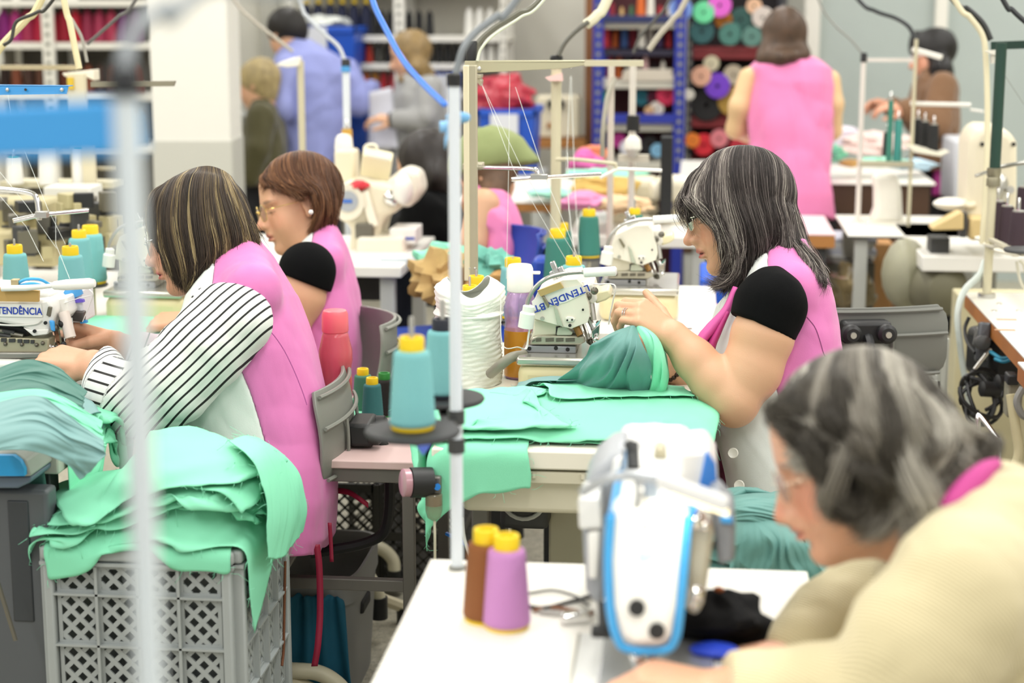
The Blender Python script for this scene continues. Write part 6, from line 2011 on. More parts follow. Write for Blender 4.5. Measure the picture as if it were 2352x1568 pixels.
# perforated grey basket with dark teal cloth, pedal tubes
def basket(x0, x1, y0, y1, z1, ang=0.):
 t = thing('laundry_basket', 'grey perforated plastic basket on the floor under the pink vest', 'basket', ((x0 + x1) / 2, (y0 + y1) / 2, 0))
 m = mat('8b8c89', .5)
 v, f = [], []
 ring = [(.86, 0), (1, z1 - .06), (1.04, z1 - .06), (1.04, z1), (.98, z1), (.95, z1 - .02), (.82, .012)]
 cx, cy, hx, hy = (x0 + x1) / 2, (y0 + y1) / 2, (x1 - x0) / 2, (y1 - y0) / 2
 n = 40
 for s, z in ring:
  for k in range(n):
   a = 2 * PI * k / n
   ca, sa = math.cos(a), math.sin(a)
   ex = .45
   v.append((cx + hx * s * math.copysign(abs(ca) ** ex, ca), cy + hy * s * math.copysign(abs(sa) ** ex, sa), z))
 for r in range(len(ring) - 1):
  for k in range(n):
   f.append((r * n + k, r * n + (k + 1) % n, (r + 1) * n + (k + 1) % n, (r + 1) * n + k))
 f.append(tuple(range(n))[::-1])
 f.append(tuple((len(ring) - 1) * n + k for k in range(n)))
 MB().add(v, f).build('basket_body', m, t, auto=60)
 h = MB()
 for i in range(11):
  for j in range(9):
   u, w = (i + .5 + .5 * (j % 2)) / 11.5, (j + .5) / 9
   s = .86 + .14 * w * .92
   x = cx + (u * 2 - 1) * hx * .78 * s
   h.lathe([(.0045, 0), (.0045, .002)], (x, cy - hy * s * 1.0 - .0012, .02 + w * (z1 - .1)), (0, -1, 0), 8)
 h.build('perforation', mat('2c2c2a', .8), t)['kind'] = 'stuff'
 hd = MB().box((cx + hx * .99, cy - hy * .2, z1 - .10), (.012, .09, .03)).build('handle_slot', mat('232321', .8), t, bevel=.006)
 return t
a, b = P(668, 1540, 4.0), P(830, 1300, 4.0)
basket(a[0] - .05, b[0], a[1] - .05, a[1] + .33, b[2])
for lab, pts in (('cream bent tube foot with black cap, lower of the two', ((770, 1290, 4.35), (810, 1296, 4.35), (842, 1318, 4.35), (862, 1350, 4.35), (870, 1375, 4.35))),
     ('cream bent tube foot with black cap, upper of the two', ((780, 1252, 4.7), (845, 1250, 4.7), (880, 1262, 4.7), (902, 1285, 4.7), (906, 1312, 4.7))),
     ('cream bent tube foot lying at the picture bottom beside the crate', ((560, 1538, 3.85), (690, 1540, 3.85), (740, 1548, 3.85), (780, 1575, 3.85), (800, 1610, 3.85)))):
 e = P(*pts[-1])
 t = thing('tube_foot', lab, 'tube foot', (e[0], e[1], 0))
 zoff = e[2] - .05
 p = [P(*q) for q in pts]
 MB().tube(spline(p, 24), .018, 12).build('tube', mat('d5cfb2', .4), t)
 MB().lathe([(.022, 0), (.022, .055)], (e[0], e[1], max(0, e[2] - .05)), n=14).build('foot_cap', M_BLACK, t)
# ---------------------------------------------------------------- thread stands with guide arms
M_POLE = mat('cfc8aa', .4)
M_POLEG = mat('b3ad94', .4, .2)
M_THR = mat('e9efe9', .6)
def stand(name, label, poles, group=None):
 b = poles[0][-1]
 return thing(name, label, 'thread stand', P(*b))
t = thing('thread_stand', 'cream channel post with thread guides and cross bar beside the white pole', 'thread stand', PH(1083, 660, TZ) * np.array((1, 1, 0)) + np.array((0, 0, TZ)))
Zt = 4.05
m = MB()
wbox(m, 1066, 1077, 150, 645, Zt, .02)
m.build('post', mat('e2dab9', .4), t, bevel=.002)
m = MB()
wbox(m, 1078, 1094, 150, 640, Zt, .022)
m.build('post_channel', M_POLEG, t, bevel=.002)
m = MB()
wbox(m, 1084, 1088, 575, 615, Zt - .002, .004)
m.build('post_slot', M_BLACK, t)
for y in (557, 575, 605, 616):
 for x in (1078, 1091):
  MB().ball(P(x, y, Zt - .004), .0035, 8, 6).build('rivet', M_STEEL, t)
m = MB()
a, b = P(1066, 153, Zt), P(1342, 152, Zt)
m.prism([PY(x, y, a[1] - .01) for x, y in ((1067, 143), (1342, 141), (1342, 150), (1300, 157), (1105, 167), (1067, 168))], (0, .006, 0))
m.prism([PY(x, y, a[1] - .01) for x, y in ((1067, 140), (1342, 139), (1342, 144), (1067, 145))], (0, .04, 0))
m.build('cross_bar', mat('bdb899', .4, .2), t, bevel=.001)
for x, y in ((1100, 158), (1171, 152), (1310, 152)):
 MB().lathe([(.006, 0), (.005, .004), (.002, .005)], P(x, y, Zt - .012), -_F, 14).build('screw', M_STEEL, t)
m = MB()
wbox(m, 1070, 1104, 172, 180, Zt - .01, .05)
m.prism([PY(x, y, a[1] - .012) for x, y in ((1072, 176), (1098, 176), (1106, 186), (1104, 198), (1092, 186), (1090, 204), (1074, 204))], (0, .04, 0))
m.build('top_clamp', M_POLEG, t, bevel=.001)
MB().lathe([(.013, 0), (.013, .045), (.011, .048)], P(1083, 140, Zt) + np.array((0, 0, -.002)), n=16).build('end_cap', M_BLACK, t)
m = MB()
wbox(m, 1062, 1107, 376, 390, Zt - .02, .05)
m.build('arm_clamp', M_POLEG, t, bevel=.002)
wtube(MB(), ((1080, 384, Zt - .02), (1160, 386, Zt - .06), (1222, 388, Zt - .1), (1233, 392, Zt - .1), (1236, 406, Zt - .1)), .0052, 10, 20).build('guide_arm', M_CHROME, t)
m = MB()
m.tube([P(1174, 412, Zt - .12), P(1236, 408, Zt - .1)], .005, 10)
m.tube([P(1236, 408, Zt - .1), P(1380, 400, Zt - .05)], .0045, 10)
m.build('guide_rod', M_CHROME, t)
m = MB()
wbox(m, 1218, 1257, 401, 412, Zt - .115, .02)
m.build('rod_clamp', M_STEEL, t, bevel=.001)
th = MB()
for pts in (((1106, 192, Zt), (1180, 390, Zt - .1), (1302, 600, Zt - .05)), ((1106, 192, Zt), (1200, 390, Zt - .1), (1330, 600, Zt - .05)), ((1184, 200, Zt), (1250, 400, Zt - .1), (1340, 620, Zt - .1)), ((1171, 165, Zt), (1168, 400, Zt), (1163, 640, Zt)), ((1304, 350, Zt), (1306, 480, Zt), (1322, 590, Zt))):
 th.tube([P(*q) for q in pts], .00055, 4)
th.build('thread', M_THR, t)['kind'] = 'stuff'
def post(label, x0, x1, yt, yb, Z, m_=M_POLE, cap=True, base=None, capc=M_BLACK, r=None, name='thread_stand'):
 w = (x1 - x0) * Z / FPX
 c = P((x0 + x1) / 2, yt, Z)
 zb = TZ if base is None else base
 t = thing(name, label, 'thread stand', (c[0], c[1], zb))
 MB().lathe([(w / 2, 0), (w / 2, c[2] - zb)], (c[0], c[1], zb), n=14).build('post', m_, t)
 MB().lathe([(w * .9, 0), (w * .9, .008)], (c[0], c[1], zb), n=14).build('post_base', m_, t)
 if cap:
  MB().lathe([(w * .62, 0), (w * .62, .03), (w * .5, .034)], (c[0], c[1], c[2] - .012), n=14).build('end_cap', capc, t)
 return t
s2 = post('cream post below the middle of the cross bar, its arm pointing at the grey hair', 1266, 1290, 145, 640, 4.9)
m = MB()
wbox(m, 1342, 1478, 139, 152, 4.75, .03)
m.build('cross_bar', mat('c9c3a6', .4), s2)
wtube(MB(), ((1278, 366, 4.9), (1320, 366, 4.85), (1405, 375, 4.8), (1412, 378, 4.8), (1416, 386, 4.8)), .0055, 8).build('guide_arm', M_POLE, s2)
m = MB()
m.tube([P(1378, 408, 4.8), P(1418, 388, 4.8)], .005, 8)
m.tube([P(1418, 388, 4.8), P(1520, 392, 4.8)], .005, 8)
m.build('guide_rod', mat('eceae2', .3), s2)
m = MB()
m.prism([P(x, y, 4.87) for x, y in ((1252, 178), (1290, 168), (1292, 186), (1262, 186))], (0, .03, 0))
m.build('pink_clip', mat('e3bcb4', .5), s2)
th = MB()
for pts in (((1310, 175, 4.9), (1300, 400, 4.85), (1315, 560, 4.8)), ((1312, 175, 4.9), (1320, 420, 4.8), (1330, 590, 4.7))):
 th.tube([P(*q) for q in pts], .0007, 4)
th.build('thread', M_THR, s2)['kind'] = 'stuff'
s3 = post('cream post in front of the blue rack, first of the two behind the bar', 1397, 1412, 150, 560, 5.6, mat('ddd2c4', .45), cap=False, base=0)
wtube(MB(), ((1412, 180, 5.6), (1395, 225, 5.55), (1385, 300, 5.5), (1384, 360, 5.5)), .008, 8).build('hose', mat('9a9584', .5), s3)
s4 = post('white post in front of the blue rack ending in a black joint', 1446, 1462, 145, 480, 5.8, mat('e4ded2', .45), cap=False, base=0)
m = MB()
m.lathe([(.022, 0), (.022, .05)], P(1454, 300, 5.8), n=12)
m.build('joint', M_BLACK, s4)
MB().lathe([(.008, 0), (.03, .03), (.026, .06), (.012, .075)], P(1453, 362, 5.78), n=14).build('funnel', mat('eceade', .4), s4)
m = MB()
wbox(m, 1420, 1490, 356, 372, 5.8, .03)
m.build('arm', mat('d9d3c0', .45), s4)
# right-hand pale stand with black cones
Zr_ = 6.3
s5 = post('thin pale frame stand with a shelf for black cones at the right', 1978, 1990, 135, 548, 6.35, mat('e3dcd4', .45))
m = MB()
wbox(m, 2090, 2102, 90, 520, 6.35, .02)
m.build('post', M_POLE, s5)
m = MB()
wbox(m, 1982, 2098, 134, 142, 6.35, .02)
m.build('cross_bar', mat('e3dcd4', .45), s5)
m = MB()
wbox(m, 1975, 2100, 372, 383, 6.3, .05)
m.build('spool_rail', mat('b3ad94', .5), s5, bevel=.002)
m = MB()
m.prism([P(x, y, 6.25) for x, y in ((2080, 332), (2110, 338), (2165, 352), (2182, 348), (2160, 360), (2100, 350))], (0, .12, 0))
m.build('spool_shelf', mat('e0dbc8', .5), s5, bevel=.002)
m = MB()
m.bar(P(2096, 113, 6.25), P(2163, 132, 6.2), .025, .018)
m.build('hook', mat('ece9df', .4), s5, bevel=.003)
m = MB()
m.tube([P(2090, 238, 6.3), P(2230, 241, 6.25)], .008, 8)
m.tube([P(2230, 252, 6.25), P(2258, 256, 6.2)], .005, 8)
m.build('guide_arm', mat('eceae2', .35), s5)
def cone(px0, px1, yt, yb, Z, m_, label, group=None, tip=M_STEEL, taper=.86, pin_h=.03, zbase=None):
 b = P((px0 + px1) / 2, yb, Z)
 if zbase is not None:
  b[2] = zbase
 h = (yb - yt) * Z / FPX
 r = (px1 - px0) / 2 * Z / FPX
 t = thing('thread_cone', label, 'thread cone', b, group)
 MB().lathe([(r, 0), (r, h * .02), (r * taper, h * .96), (r * taper * .9, h)], b, n=20).build('thread_winding', m_, t)
 MB().lathe([(r * taper * .75, 0), (r * taper * .75, .004), (r * .2, .005)], b + np.array((0, 0, h)), n=16).build('cone_top', tip, t)
 MB().lathe([(.004, 0), (.004, pin_h), (.002, pin_h + .003)], b + np.array((0, 0, h)), n=8).build('pin', M_CHROME, t)
 return t
M_BC = mat('161718', .7, weave=260.)
M_BR = mat('33202a', .7, weave=260.)
for x0, x1, yt, yb, Z, l in ((2096, 2117, 274, 337, 6.42, 'black cone at the back of the pale stand'), (2110, 2134, 280, 345, 6.36, 'black cone in the middle of the pale stand'), (2130, 2155, 287, 353, 6.3, 'black cone at the front of the pale stand'), (2026, 2046, 304, 358, 6.35, 'black cone alone on the rail of the pale stand')):
 cone(x0, x1, yt, yb, Z, M_BC, l)
cone(2050, 2070, 276, 372, 6.31, mat('3f8f86', .7), 'teal cone on the rail of the pale stand beside the brown coat')
cone(2034, 2048, 232, 372, 6.31, mat('3a7f6d', .7), 'slim green cone on the rail held before the raised hands')
# the dark green stand
s6 = thing('thread_stand', 'dark green and cream stand with round plates for brown cones', 'thread stand', PH(2265, 683, TZ) * np.array((1, 1, 0)) + np.array((0, 0, TZ)))
Zv = depth(PH(2265, 683, TZ))
w = 20 * Zv / FPX
c = PH(2266, 683, TZ)
top = P(2279, 96, Zv)
zc = P(2270, 405, Zv)[2]
MB().lathe([(w * .5, 0), (w * .5, zc - TZ)], (c[0], c[1], TZ), n=16).build('lower_post', M_POLE, s6)
MB().lathe([(w * .62, 0), (w * .62, top[2] - zc)], (c[0] + .004, c[1], zc), n=16).build('upper_post', mat('1f3f34', .4), s6)
MB().lathe([(w * 1.0, 0), (w * 1.0, .012)], (c[0], c[1], TZ), n=18).build('post_base', M_STEEL, s6)
MB().lathe([(w * .8, 0), (w * .8, .02), (w * .7, .025), (w * .8, .03), (w * .8, .05)], (c[0] + .002, c[1], zc - .02), n=16).build('clamp', mat('8f8a74', .35, .5), s6)
a, b = P(2279, 105, Zv), P(2420, 100, Zv - .1)
MB().bar(a, b, .022, .022).build('top_bar', mat('17352b', .4), s6)
m = MB()
wbox(m, 2278, 2293, 120, 146, Zv - .03, .03)
m.prism([P(x, y, Zv - .04) for x, y in ((2264, 118), (2296, 114), (2296, 128), (2276, 124))], (0, .04, 0))
m.build('top_clamp', mat('d9d6c8', .4), s6)
m = MB()
m.tube([P(2279, 386, Zv - .02), P(2360, 372, Zv - .1)], .006, 8)
m.tube([P(2240, 404, Zv - .02), P(2270, 394, Zv - .02)], .005, 8)
m.build('guide_arm', M_STEEL, s6)
br = [(2266, 2310, 463, 546, 4.95, 'brown cone next to the green post'), (2290, 2328, 474, 560, 4.8, 'brown cone in the middle of the group, pin bent'), (2314, 2356, 486, 574, 4.65, 'brown cone nearest the camera on the round plates'), (2328, 2370, 430, 545, 5.0, 'tallest brown cone, half out of the picture')]
for x0, x1, yt, yb, Z, l in br:
 cone(x0, x1, yt, yb, Z, M_BR, l, pin_h=.035)
 b = P((x0 + x1) / 2, yb, Z)
 MB().lathe([(.03, -.012), (.058, -.006), (.06, 0)], b, n=24).build('plate', mat('e6e1d0', .45), s6)
 MB().bar((c[0], c[1], b[2] - .014), (b[0], b[1], b[2] - .014), .014, .008).build('plate_arm', mat('c9c3ac', .45), s6)
b = P(2352, 574, 4.5)
MB().lathe([(.05, -.004), (.052, 0), (.05, .004)], b, n=28).build('foam_plate', M_DGREY, s6)
MB().bar((c[0], c[1], b[2] - .012), (b[0], b[1], b[2] - .012), .014, .008).build('plate_arm', mat('c9c3ac', .45), s6)
m = MB()
m.tube(spline([P(*q) for q in ((2335, 600, 4.6), (2342, 640, 4.6), (2352, 660, 4.6), (2360, 650, 4.6), (2352, 610, 4.6), (2342, 598, 4.6))], 24), .004, 6)
m.build('guide_clip', mat('d0cdb8', .4), s6)
th = MB()
th.tube([P(2290, 150, Zv - .03), P(2286, 300, Zv - .03), P(2290, 450, Zv - .03)], .0005, 4)
th.tube([P(2296, 155, Zv - .03), P(2352, 240, Zv - .03)], .0005, 4)
th.build('thread', mat('6c5a5a', .6), s6)['kind'] = 'stuff'
# ---------------------------------------------------------------- hoses and cables coming down from above
def hose(label, pts, r, col, name='air_hose', cat='hose', rough=.45, up=True):
 p = [P(*q) for q in pts]
 d = p[0] - p[1]
 d = d / np.linalg.norm(d)
 if up:
  z = 3.15
  first = p[0]
  p = [np.array((first[0] + d[0] * .35, first[1] + d[1] * .3, z)), first + d * .25 + np.array((0, 0, .12))] + p
 return single(MB().tube(spline(p, 60), r, 8), name, mat(col, rough), label, cat)
hose('cream hose bending down at the picture corner by the red cones', ((97, -5, 4.3), (60, 45, 4.3), (10, 98, 4.3), (-20, 140, 4.3)), .0095, 'dfd2a2')
hose('black cable wound along the cream corner hose', ((125, -5, 4.25), (85, 28, 4.25), (38, 50, 4.25), (26, 90, 4.25), (8, 104, 4.25)), .0045, '34322b', 'cable', 'cable')
hose('cream straight tube descending before the red cones', ((146, -5, 4.4), (160, 50, 4.4), (172, 110, 4.4), (182, 158, 4.4)), .0085, 'e2d6ab')
hose('grey thin hose beside the cream straight tube', ((140, -5, 4.6), (168, 50, 4.6), (188, 88, 4.6), (200, 142, 4.6)), .0045, '98958a')
hose('dark grey cable slanting behind the cream tube', ((315, -5, 5.0), (270, 40, 5.0), (225, 80, 5.0), (200, 102, 5.0)), .005, '5d5b56', 'cable', 'cable')
hose('thick grey hose out of focus arching over the blurred pole', ((445, -10, 1.13), (385, 12, 1.11), (330, 48, 1.09), (298, 95, 1.085), (288, 150, 1.08), (287, 176, 1.08)), .0048, '9aa1a6')
hose('pale grey cable slanting to the white hook beside the man', ((535, -5, 6.6), (580, 45, 6.6), (630, 85, 6.6), (672, 118, 6.6)), .0065, 'b3ada0', 'cable', 'cable')
hose('clear hose running to the slim white post', ((690, 5, 6.2), (705, 38, 6.2), (748, 80, 6.2), (778, 108, 6.2), (794, 145, 6.2)), .007, 'c3c9cf')
p = spline([P(*q) for q in ((838, -60, 2.9), (852, 10, 2.85), (880, 70, 2.8), (915, 135, 2.72), (960, 190, 2.64), (1018, 246, 2.54))], 40)
p = np.vstack([[p[0] + np.array((-.05, .05, 1.1))], p])
single(MB().sheet(np.stack([p, p + _R * .008 + _U * .004, p + _R * .0078 + _U * .0042 + _F * .002], 1)), 'blue_strap', mat('2f74d6', .45), 'flat bright blue strap running down to the knot on the white pole', 'strap', solid=.0015, auto=180)
hose('grey ribbed hose rising from the cap of the white pole', ((1190, -5, 2.56), (1140, 38, 2.55), (1095, 72, 2.54), (1066, 108, 2.53), (1052, 150, 2.53), (1046, 172, 2.53)), .0055, '7d8387')
hose('dark hose rising from the cream channel post', ((1248, -8, 4.05), (1190, 30, 4.05), (1130, 68, 4.05), (1098, 100, 4.05), (1086, 136, 4.05)), .0075, '6f6e62')
hose('thin pale cable alongside the dark hose', ((1256, -8, 4.03), (1195, 40, 4.03), (1135, 80, 4.03), (1105, 112, 4.03), (1096, 140, 4.03)), .0032, 'd9e0c9', 'cable', 'cable')
hose('cream hose falling to the second post, thick at its top', ((1398, -8, 4.9), (1372, 35, 4.9), (1345, 58, 4.9)), .0145, 'dcd8bb')
hose('dark tube from the cream hose to the black cap of the second post', ((1352, 50, 4.88), (1325, 70, 4.88), (1298, 98, 4.88), (1282, 128, 4.88)), .0065, '59584e', up=False)
hose('dark thin cable before the blue rack', ((1540, -5, 5.8), (1505, 45, 5.8), (1470, 85, 5.8), (1455, 122, 5.8)), .005, '4c4a44', 'cable', 'cable')
hose('grey beige hose crossing before the blue rack', ((1578, -5, 5.6), (1545, 45, 5.6), (1515, 80, 5.6), (1490, 115, 5.6)), .009, 'b4ad9c')
hose('black cable curving to the hook stand before the coat', ((1968, -5, 6.3), (2010, 25, 6.3), (2058, 42, 6.3), (2088, 62, 6.3), (2101, 90, 6.3)), .0075, '262b2e', 'cable', 'cable')
hose('thin grey cable running to the pale frame stand', ((1878, -5, 6.35), (1915, 55, 6.35), (1955, 92, 6.35), (1986, 130, 6.35)), .0035, '8c8c86', 'cable', 'cable')
hose('black hose arching to the dark green post', ((2186, -5, 4.9), (2225, 22, 4.9), (2258, 55, 4.9), (2276, 92, 4.9)), .0085, '1d2222')
hose('cream cable beside the dark green post', ((2192, -2, 4.88), (2228, 40, 4.88), (2256, 80, 4.88), (2264, 130, 4.88), (2268, 260, 4.88), (2264, 420, 4.88), (2256, 560, 4.88)), .008, 'ded6b4', 'cable', 'cable')
hose('black cable crossing the top right corner', ((2300, -8, 4.5), (2325, 22, 4.5), (2358, 52, 4.5), (2400, 80, 4.5)), .007, '23282a', 'cable', 'cable')
hose('pale blue-striped hose hanging at the side of the wooden-edged table', ((2262, 600, 4.86), (2250, 632, 4.84), (2215, 668, 4.8), (2200, 720, 4.78), (2205, 790, 4.78), (2215, 860, 4.78), (2230, 940, 4.78), (2240, 1000, 4.8)), .0095, 'cdd6d0', up=False)
# ---------------------------------------------------------------- under and on the right tables
a, b = P(2192, 1050, 5.25), P(2352, 612, 5.25)
MB_ = MB().box(((a[0] + b[0]) / 2 + .1, a[1] + .15, TZ / 2 - .03), (b[0] - a[0] + .2, .12, TZ - .06))
o = single(MB_, 'machine_stand', mat('c5bd98', .5), 'tall cream steel stand panel under the thick white table', 'stand', bevel=.005)
a = P(2150, 660, 5.75)
t = thing('table_motor', 'dusty grey green motor hanging under the thick white table', 'motor', (a[0], a[1], .4))
MB().lathe([(.05, -.12), (.085, -.1), (.09, .05), (.07, .1), (.03, .12)], a, (.3, -1, 0), 24).build('motor_body', mat('6d6a54', .6, mott=.2), t)
MB().ball(a + np.array((-.09, .1, .03)), (.08, .12, .12)).build('motor_cover', mat('9a9880', .5, mott=.2), t)
MB().box(a + np.array((0, 0, .13)), (.06, .1, .08)).build('bracket', M_DGREY, t)
# black motor and its tangle
a = P(2290, 800, 4.6)
t = thing('clutch_motor', 'black motor with levers under the wooden-edged table', 'motor', (a[0], a[1], .3))
MB().box(P(2300, 815, 4.6), (.13, .2, .13), .2).build('motor_body', M_BLACK, t, bevel=.02, seg=3)
MB().bar(P(2262, 740, 4.5), P(2252, 830, 4.5), .035, .03).build('lever', mat('54565a', .4, .4), t, bevel=.006)
MB().lathe([(.018, 0), (.018, .03), (.008, .034)], P(2252, 786, 4.47), -_F, 18).build('pivot', M_DGREY, t)
MB().bar(P(2238, 772, 4.52), P(2262, 776, 4.52), .02, .05).build('link', mat('6a6a68', .4, .4), t, bevel=.004)
MB().tube([P(2238, 848, 4.45), P(2275, 800, 4.45)], .005, 8).build('rod', M_STEEL, t)
for x, y, z in ((2293, 895, 4.4), (2328, 880, 4.4)):
 MB().lathe([(.02, 0), (.02, .045), (.012, .05)], P(x, y, z), (-1, -.3, .1), 16).build('connector', M_BLACK, t)
m = MB()
m.tube(spline([P(2272, 806, 4.45), P(2300, 822, 4.42), P(2325, 818, 4.4)], 14), .005, 6)
m.tube(spline([P(2285, 824, 4.43), P(2305, 830, 4.41), P(2320, 826, 4.4)], 14), .005, 6)
m.build('blue_lead', mat('2388a8', .5), t)
g = np.random.default_rng(4)
lp = MB()
for k in range(7):
 cx_, cy_ = 2250 + g.uniform(-10, 10), 905 + g.uniform(-18, 18)
 rx_, ry_ = g.uniform(26, 48), g.uniform(40, 62)
 a0 = g.uniform(0, 6)
 lp.tube([P(cx_ + rx_ * math.cos(q + a0) + 8 * math.sin(2 * q + k), cy_ + ry_ * math.sin(q + a0) - 18 * math.cos(q) * (k % 3 == 0), 4.42 + .05 * math.sin(q + k) + .012 * k) for q in np.linspace(0, 2 * PI * .92, 30)], .0052, 7)
for pts in (((2226, 728, 4.6), (2216, 755, 4.6), (2222, 785, 4.55), (2240, 810, 4.5)), ((2265, 735, 4.6), (2250, 770, 4.6), (2256, 800, 4.55))):
 lp.tube(spline([P(*q) for q in pts], 16), .005, 7)
single(lp, 'cable_tangle', M_BLACK, 'looped bundle of black cables under the wooden-edged table', 'cables')['kind'] = 'stuff'
t = thing('air_filter', 'small air filter unit with cream hose at the picture border', 'filter', P(2330, 960, 4.2))
m = MB()
wbox(m, 2312, 2352, 870, 960, 4.2, .06)
m.build('filter_body', mat('8e8b78', .4), t, bevel=.006)
m = MB()
wbox(m, 2314, 2342, 862, 885, 4.17, .05)
m.build('filter_cap', M_BLACK, t, bevel=.004)
wtube(MB(), ((2322, 905, 4.15), (2328, 950, 4.15), (2336, 1000, 4.15), (2340, 1040, 4.15), (2330, 1080, 4.15)), .012, 10).build('filter_hose', mat('cfc79f', .5), t)
wtube(MB(), ((2350, 890, 4.1), (2336, 920, 4.1), (2346, 950, 4.1), (2362, 960, 4.1)), .009, 8).build('filter_hose', M_GREY, t)
hb = P(2245, 955, 4.3)
single(wtube(MB(), ((2246, 1010, 4.3), (2246, 965, 4.3), (2252, 956, 4.3), (2286, 1002, 4.25), (2292, 1016, 4.25), (2293, 1095, 4.25)), .007, 10, 40), 'chrome_handle', M_CHROME, 'bent chrome bar handle below the tangle of cables', 'handle bar')
# floor-level boxes
def carton(px0, px1, y0, y1, Z, dep, col, label, cat='box', name='carton', bevel=.004, **k):
 m = MB()
 a = P(px0, y1, Z)
 b = PY(px1, y0, a[1])
 m.box(((a[0] + b[0]) / 2, a[1] + dep / 2, (a[2] + b[2]) / 2), (b[0] - a[0], dep, b[2] - a[2]))
 return single(m, name, mat(col, .7, **k), label, cat, bevel=bevel)
carton(1990, 2052, 560, 760, 6.9, .3, 'b98a56', 'brown cardboard box behind the grey table leg')
carton(2062, 2105, 575, 780, 7.1, .3, 'a8713f', 'tan cardboard box in shadow right of the grey table leg')
for i in range(6):
 y = 604 - i * 9
 carton(1893 + (i % 2) * 4, 2005 + (i % 3) * 5, y - 9, y, 6.7, .25, ('c6c8cc', 'dcdcd8', 'b9bcc8')[i % 3], 'flat folder in the paper stack under the pink-topped table, number %s from the floor' % ('one', 'two', 'three', 'four', 'five', 'six')[i], name='paper_folder', bevel=.001)
carton(1880, 2010, 605, 760, 6.6, .4, '54524b', 'dark cabinet carrying the paper stack', name='low_cabinet', cat='cabinet')
c = P(1955, 665, 6.3)
single(blob(c, (.085, .1, .09), 28, 18, .12, 8, 3.), 'plastic_sack', mat('8a7a58', .2, trans=.15, mott=.4, mscale=14), 'crumpled clear sack of brown scraps under the pink-topped table', 'sack')
t = lattice_box('storage_crate', 'light grey plastic crate on end behind the chair back', *(lambda a, b: (a[0], b[0], a[1], a[1] + .35, a[2], b[2]))(P(2108, 990, 4.55), P(2162, 768, 4.55)), mat('b4b6ac', .5), .04)
a = PH(1660, 660, .3)
carton(1596, 1685, 642, 1190, 5.3, .35, '1f58c8', 'blue plastic box on the floor behind the grey-haired person', name='storage_box', bevel=.01)
carton(1540, 1610, 700, 915, 4.9, .25, '7f7e74', 'grey cabinet below the white sewing table', name='low_cabinet', cat='cabinet', bevel=.01)
# ---------------------------------------------------------------- machines farther back
# slim white machine arm
t = thing('post_bed_machine', 'slim white post bed machine arm on the black-edged table', 'sewing machine', PH(2035, 515, TZ))
Zq = depth(PH(2035, 515, TZ))
m = MB()
Yq = P(2035, 510, Zq)[1]
m.prism([PY(x, y, Yq) for x, y in ((2004, 405), (2062, 400), (2072, 440), (2074, 490), (2080, 512), (1998, 512), (2010, 480), (2010, 440))], (0, .1, 0))
m.build('arm', mat('efece0', .35), t, bevel=.02, seg=3)
m = MB()
wbox(m, 1990, 2090, 510, 518, Zq, .2)
m.build('bed', mat('ece8da', .35), t, bevel=.004)
# tall cream machine at the far right
t = thing('bar_tack_machine', 'tall cream machine head with two dark screws behind the brown cones', 'sewing machine', (P(2280, 520, 5.6)[0], P(2280, 520, 5.6)[1] + .12, TZ))
Zw = 5.6
Yw = P(2280, 500, Zw)[1]
m = MB()
m.prism([PY(x, y, Yw) for x, y in ((2222, 480), (2226, 330), (2240, 298), (2260, 290), (2300, 292), (2326, 305), (2338, 330), (2338, 540), (2224, 540))], (0, .25, 0))
m.build('head', M_CREAM, t, bevel=.025, seg=3)
for x in (2256, 2328):
 MB().lathe([(.007, 0), (.007, .004)], PY(x, 331, Yw - .002), (0, -1, 0), 12).build('screw', M_BLACK, t)
for y in (372, 380, 388, 396):
 m = MB()
 wbox(m, 2282, 2336, y, y + 2, Zw - .002, .004)
 m.build('vent', mat('8a8268', .6), t)
m = MB()
m.ball(PY(2295, 432, Yw), (.03, .02, .05))
m.lathe([(.012, 0), (.012, .03)], PY(2318, 434, Yw), (0, -1, 0))
m.tube([PY(2286, 390, Yw - .01), PY(2300, 420, Yw - .03), PY(2290, 460, Yw - .03)], .006, 8)
m.build('tension_unit', M_STEEL, t)
m = MB()
wbox(m, 2226, 2300, 500, 552, Zw - .05, .3)
m.build('bed', mat('d9bf86', .45), t, bevel=.01)
m = MB()
m.prism([PY(x, y, Yw - .08) for x, y in ((2140, 522), (2206, 486), (2214, 490), (2214, 528), (2140, 530))], (0, .08, 0))
m.build('work_guide', mat('d9bf86', .45), t, bevel=.005)
MB().ball(PY(2185, 468, Yw + .05), (.06, .05, .022)).build('lamp_shade', mat('f2efe4', .35), t)
wtube(MB(), ((2215, 468, 5.6), (2225, 472, 5.6), (2240, 470, 5.6)), .01, 8).build('lamp_arm', M_CREAM, t)
m = MB()
wbox(m, 2206, 2222, 490, 545, Zw - .04, .06)
m.build('presser_unit', M_DGREY, t)
single(wbox(MB(), 2186, 2250, 325, 470, 7.8, .4), 'white_cabinet', mat('cfd2d8', .5), 'pale grey cabinet behind the brown coat, green screen low on it', 'cabinet', bevel=.01)
m = wbox(MB(), 2204, 2226, 420, 450, 7.79, .02)
single(m, 'green_display', mat('2c5f3a', .3), 'small dark green window on the pale grey cabinet', 'display')
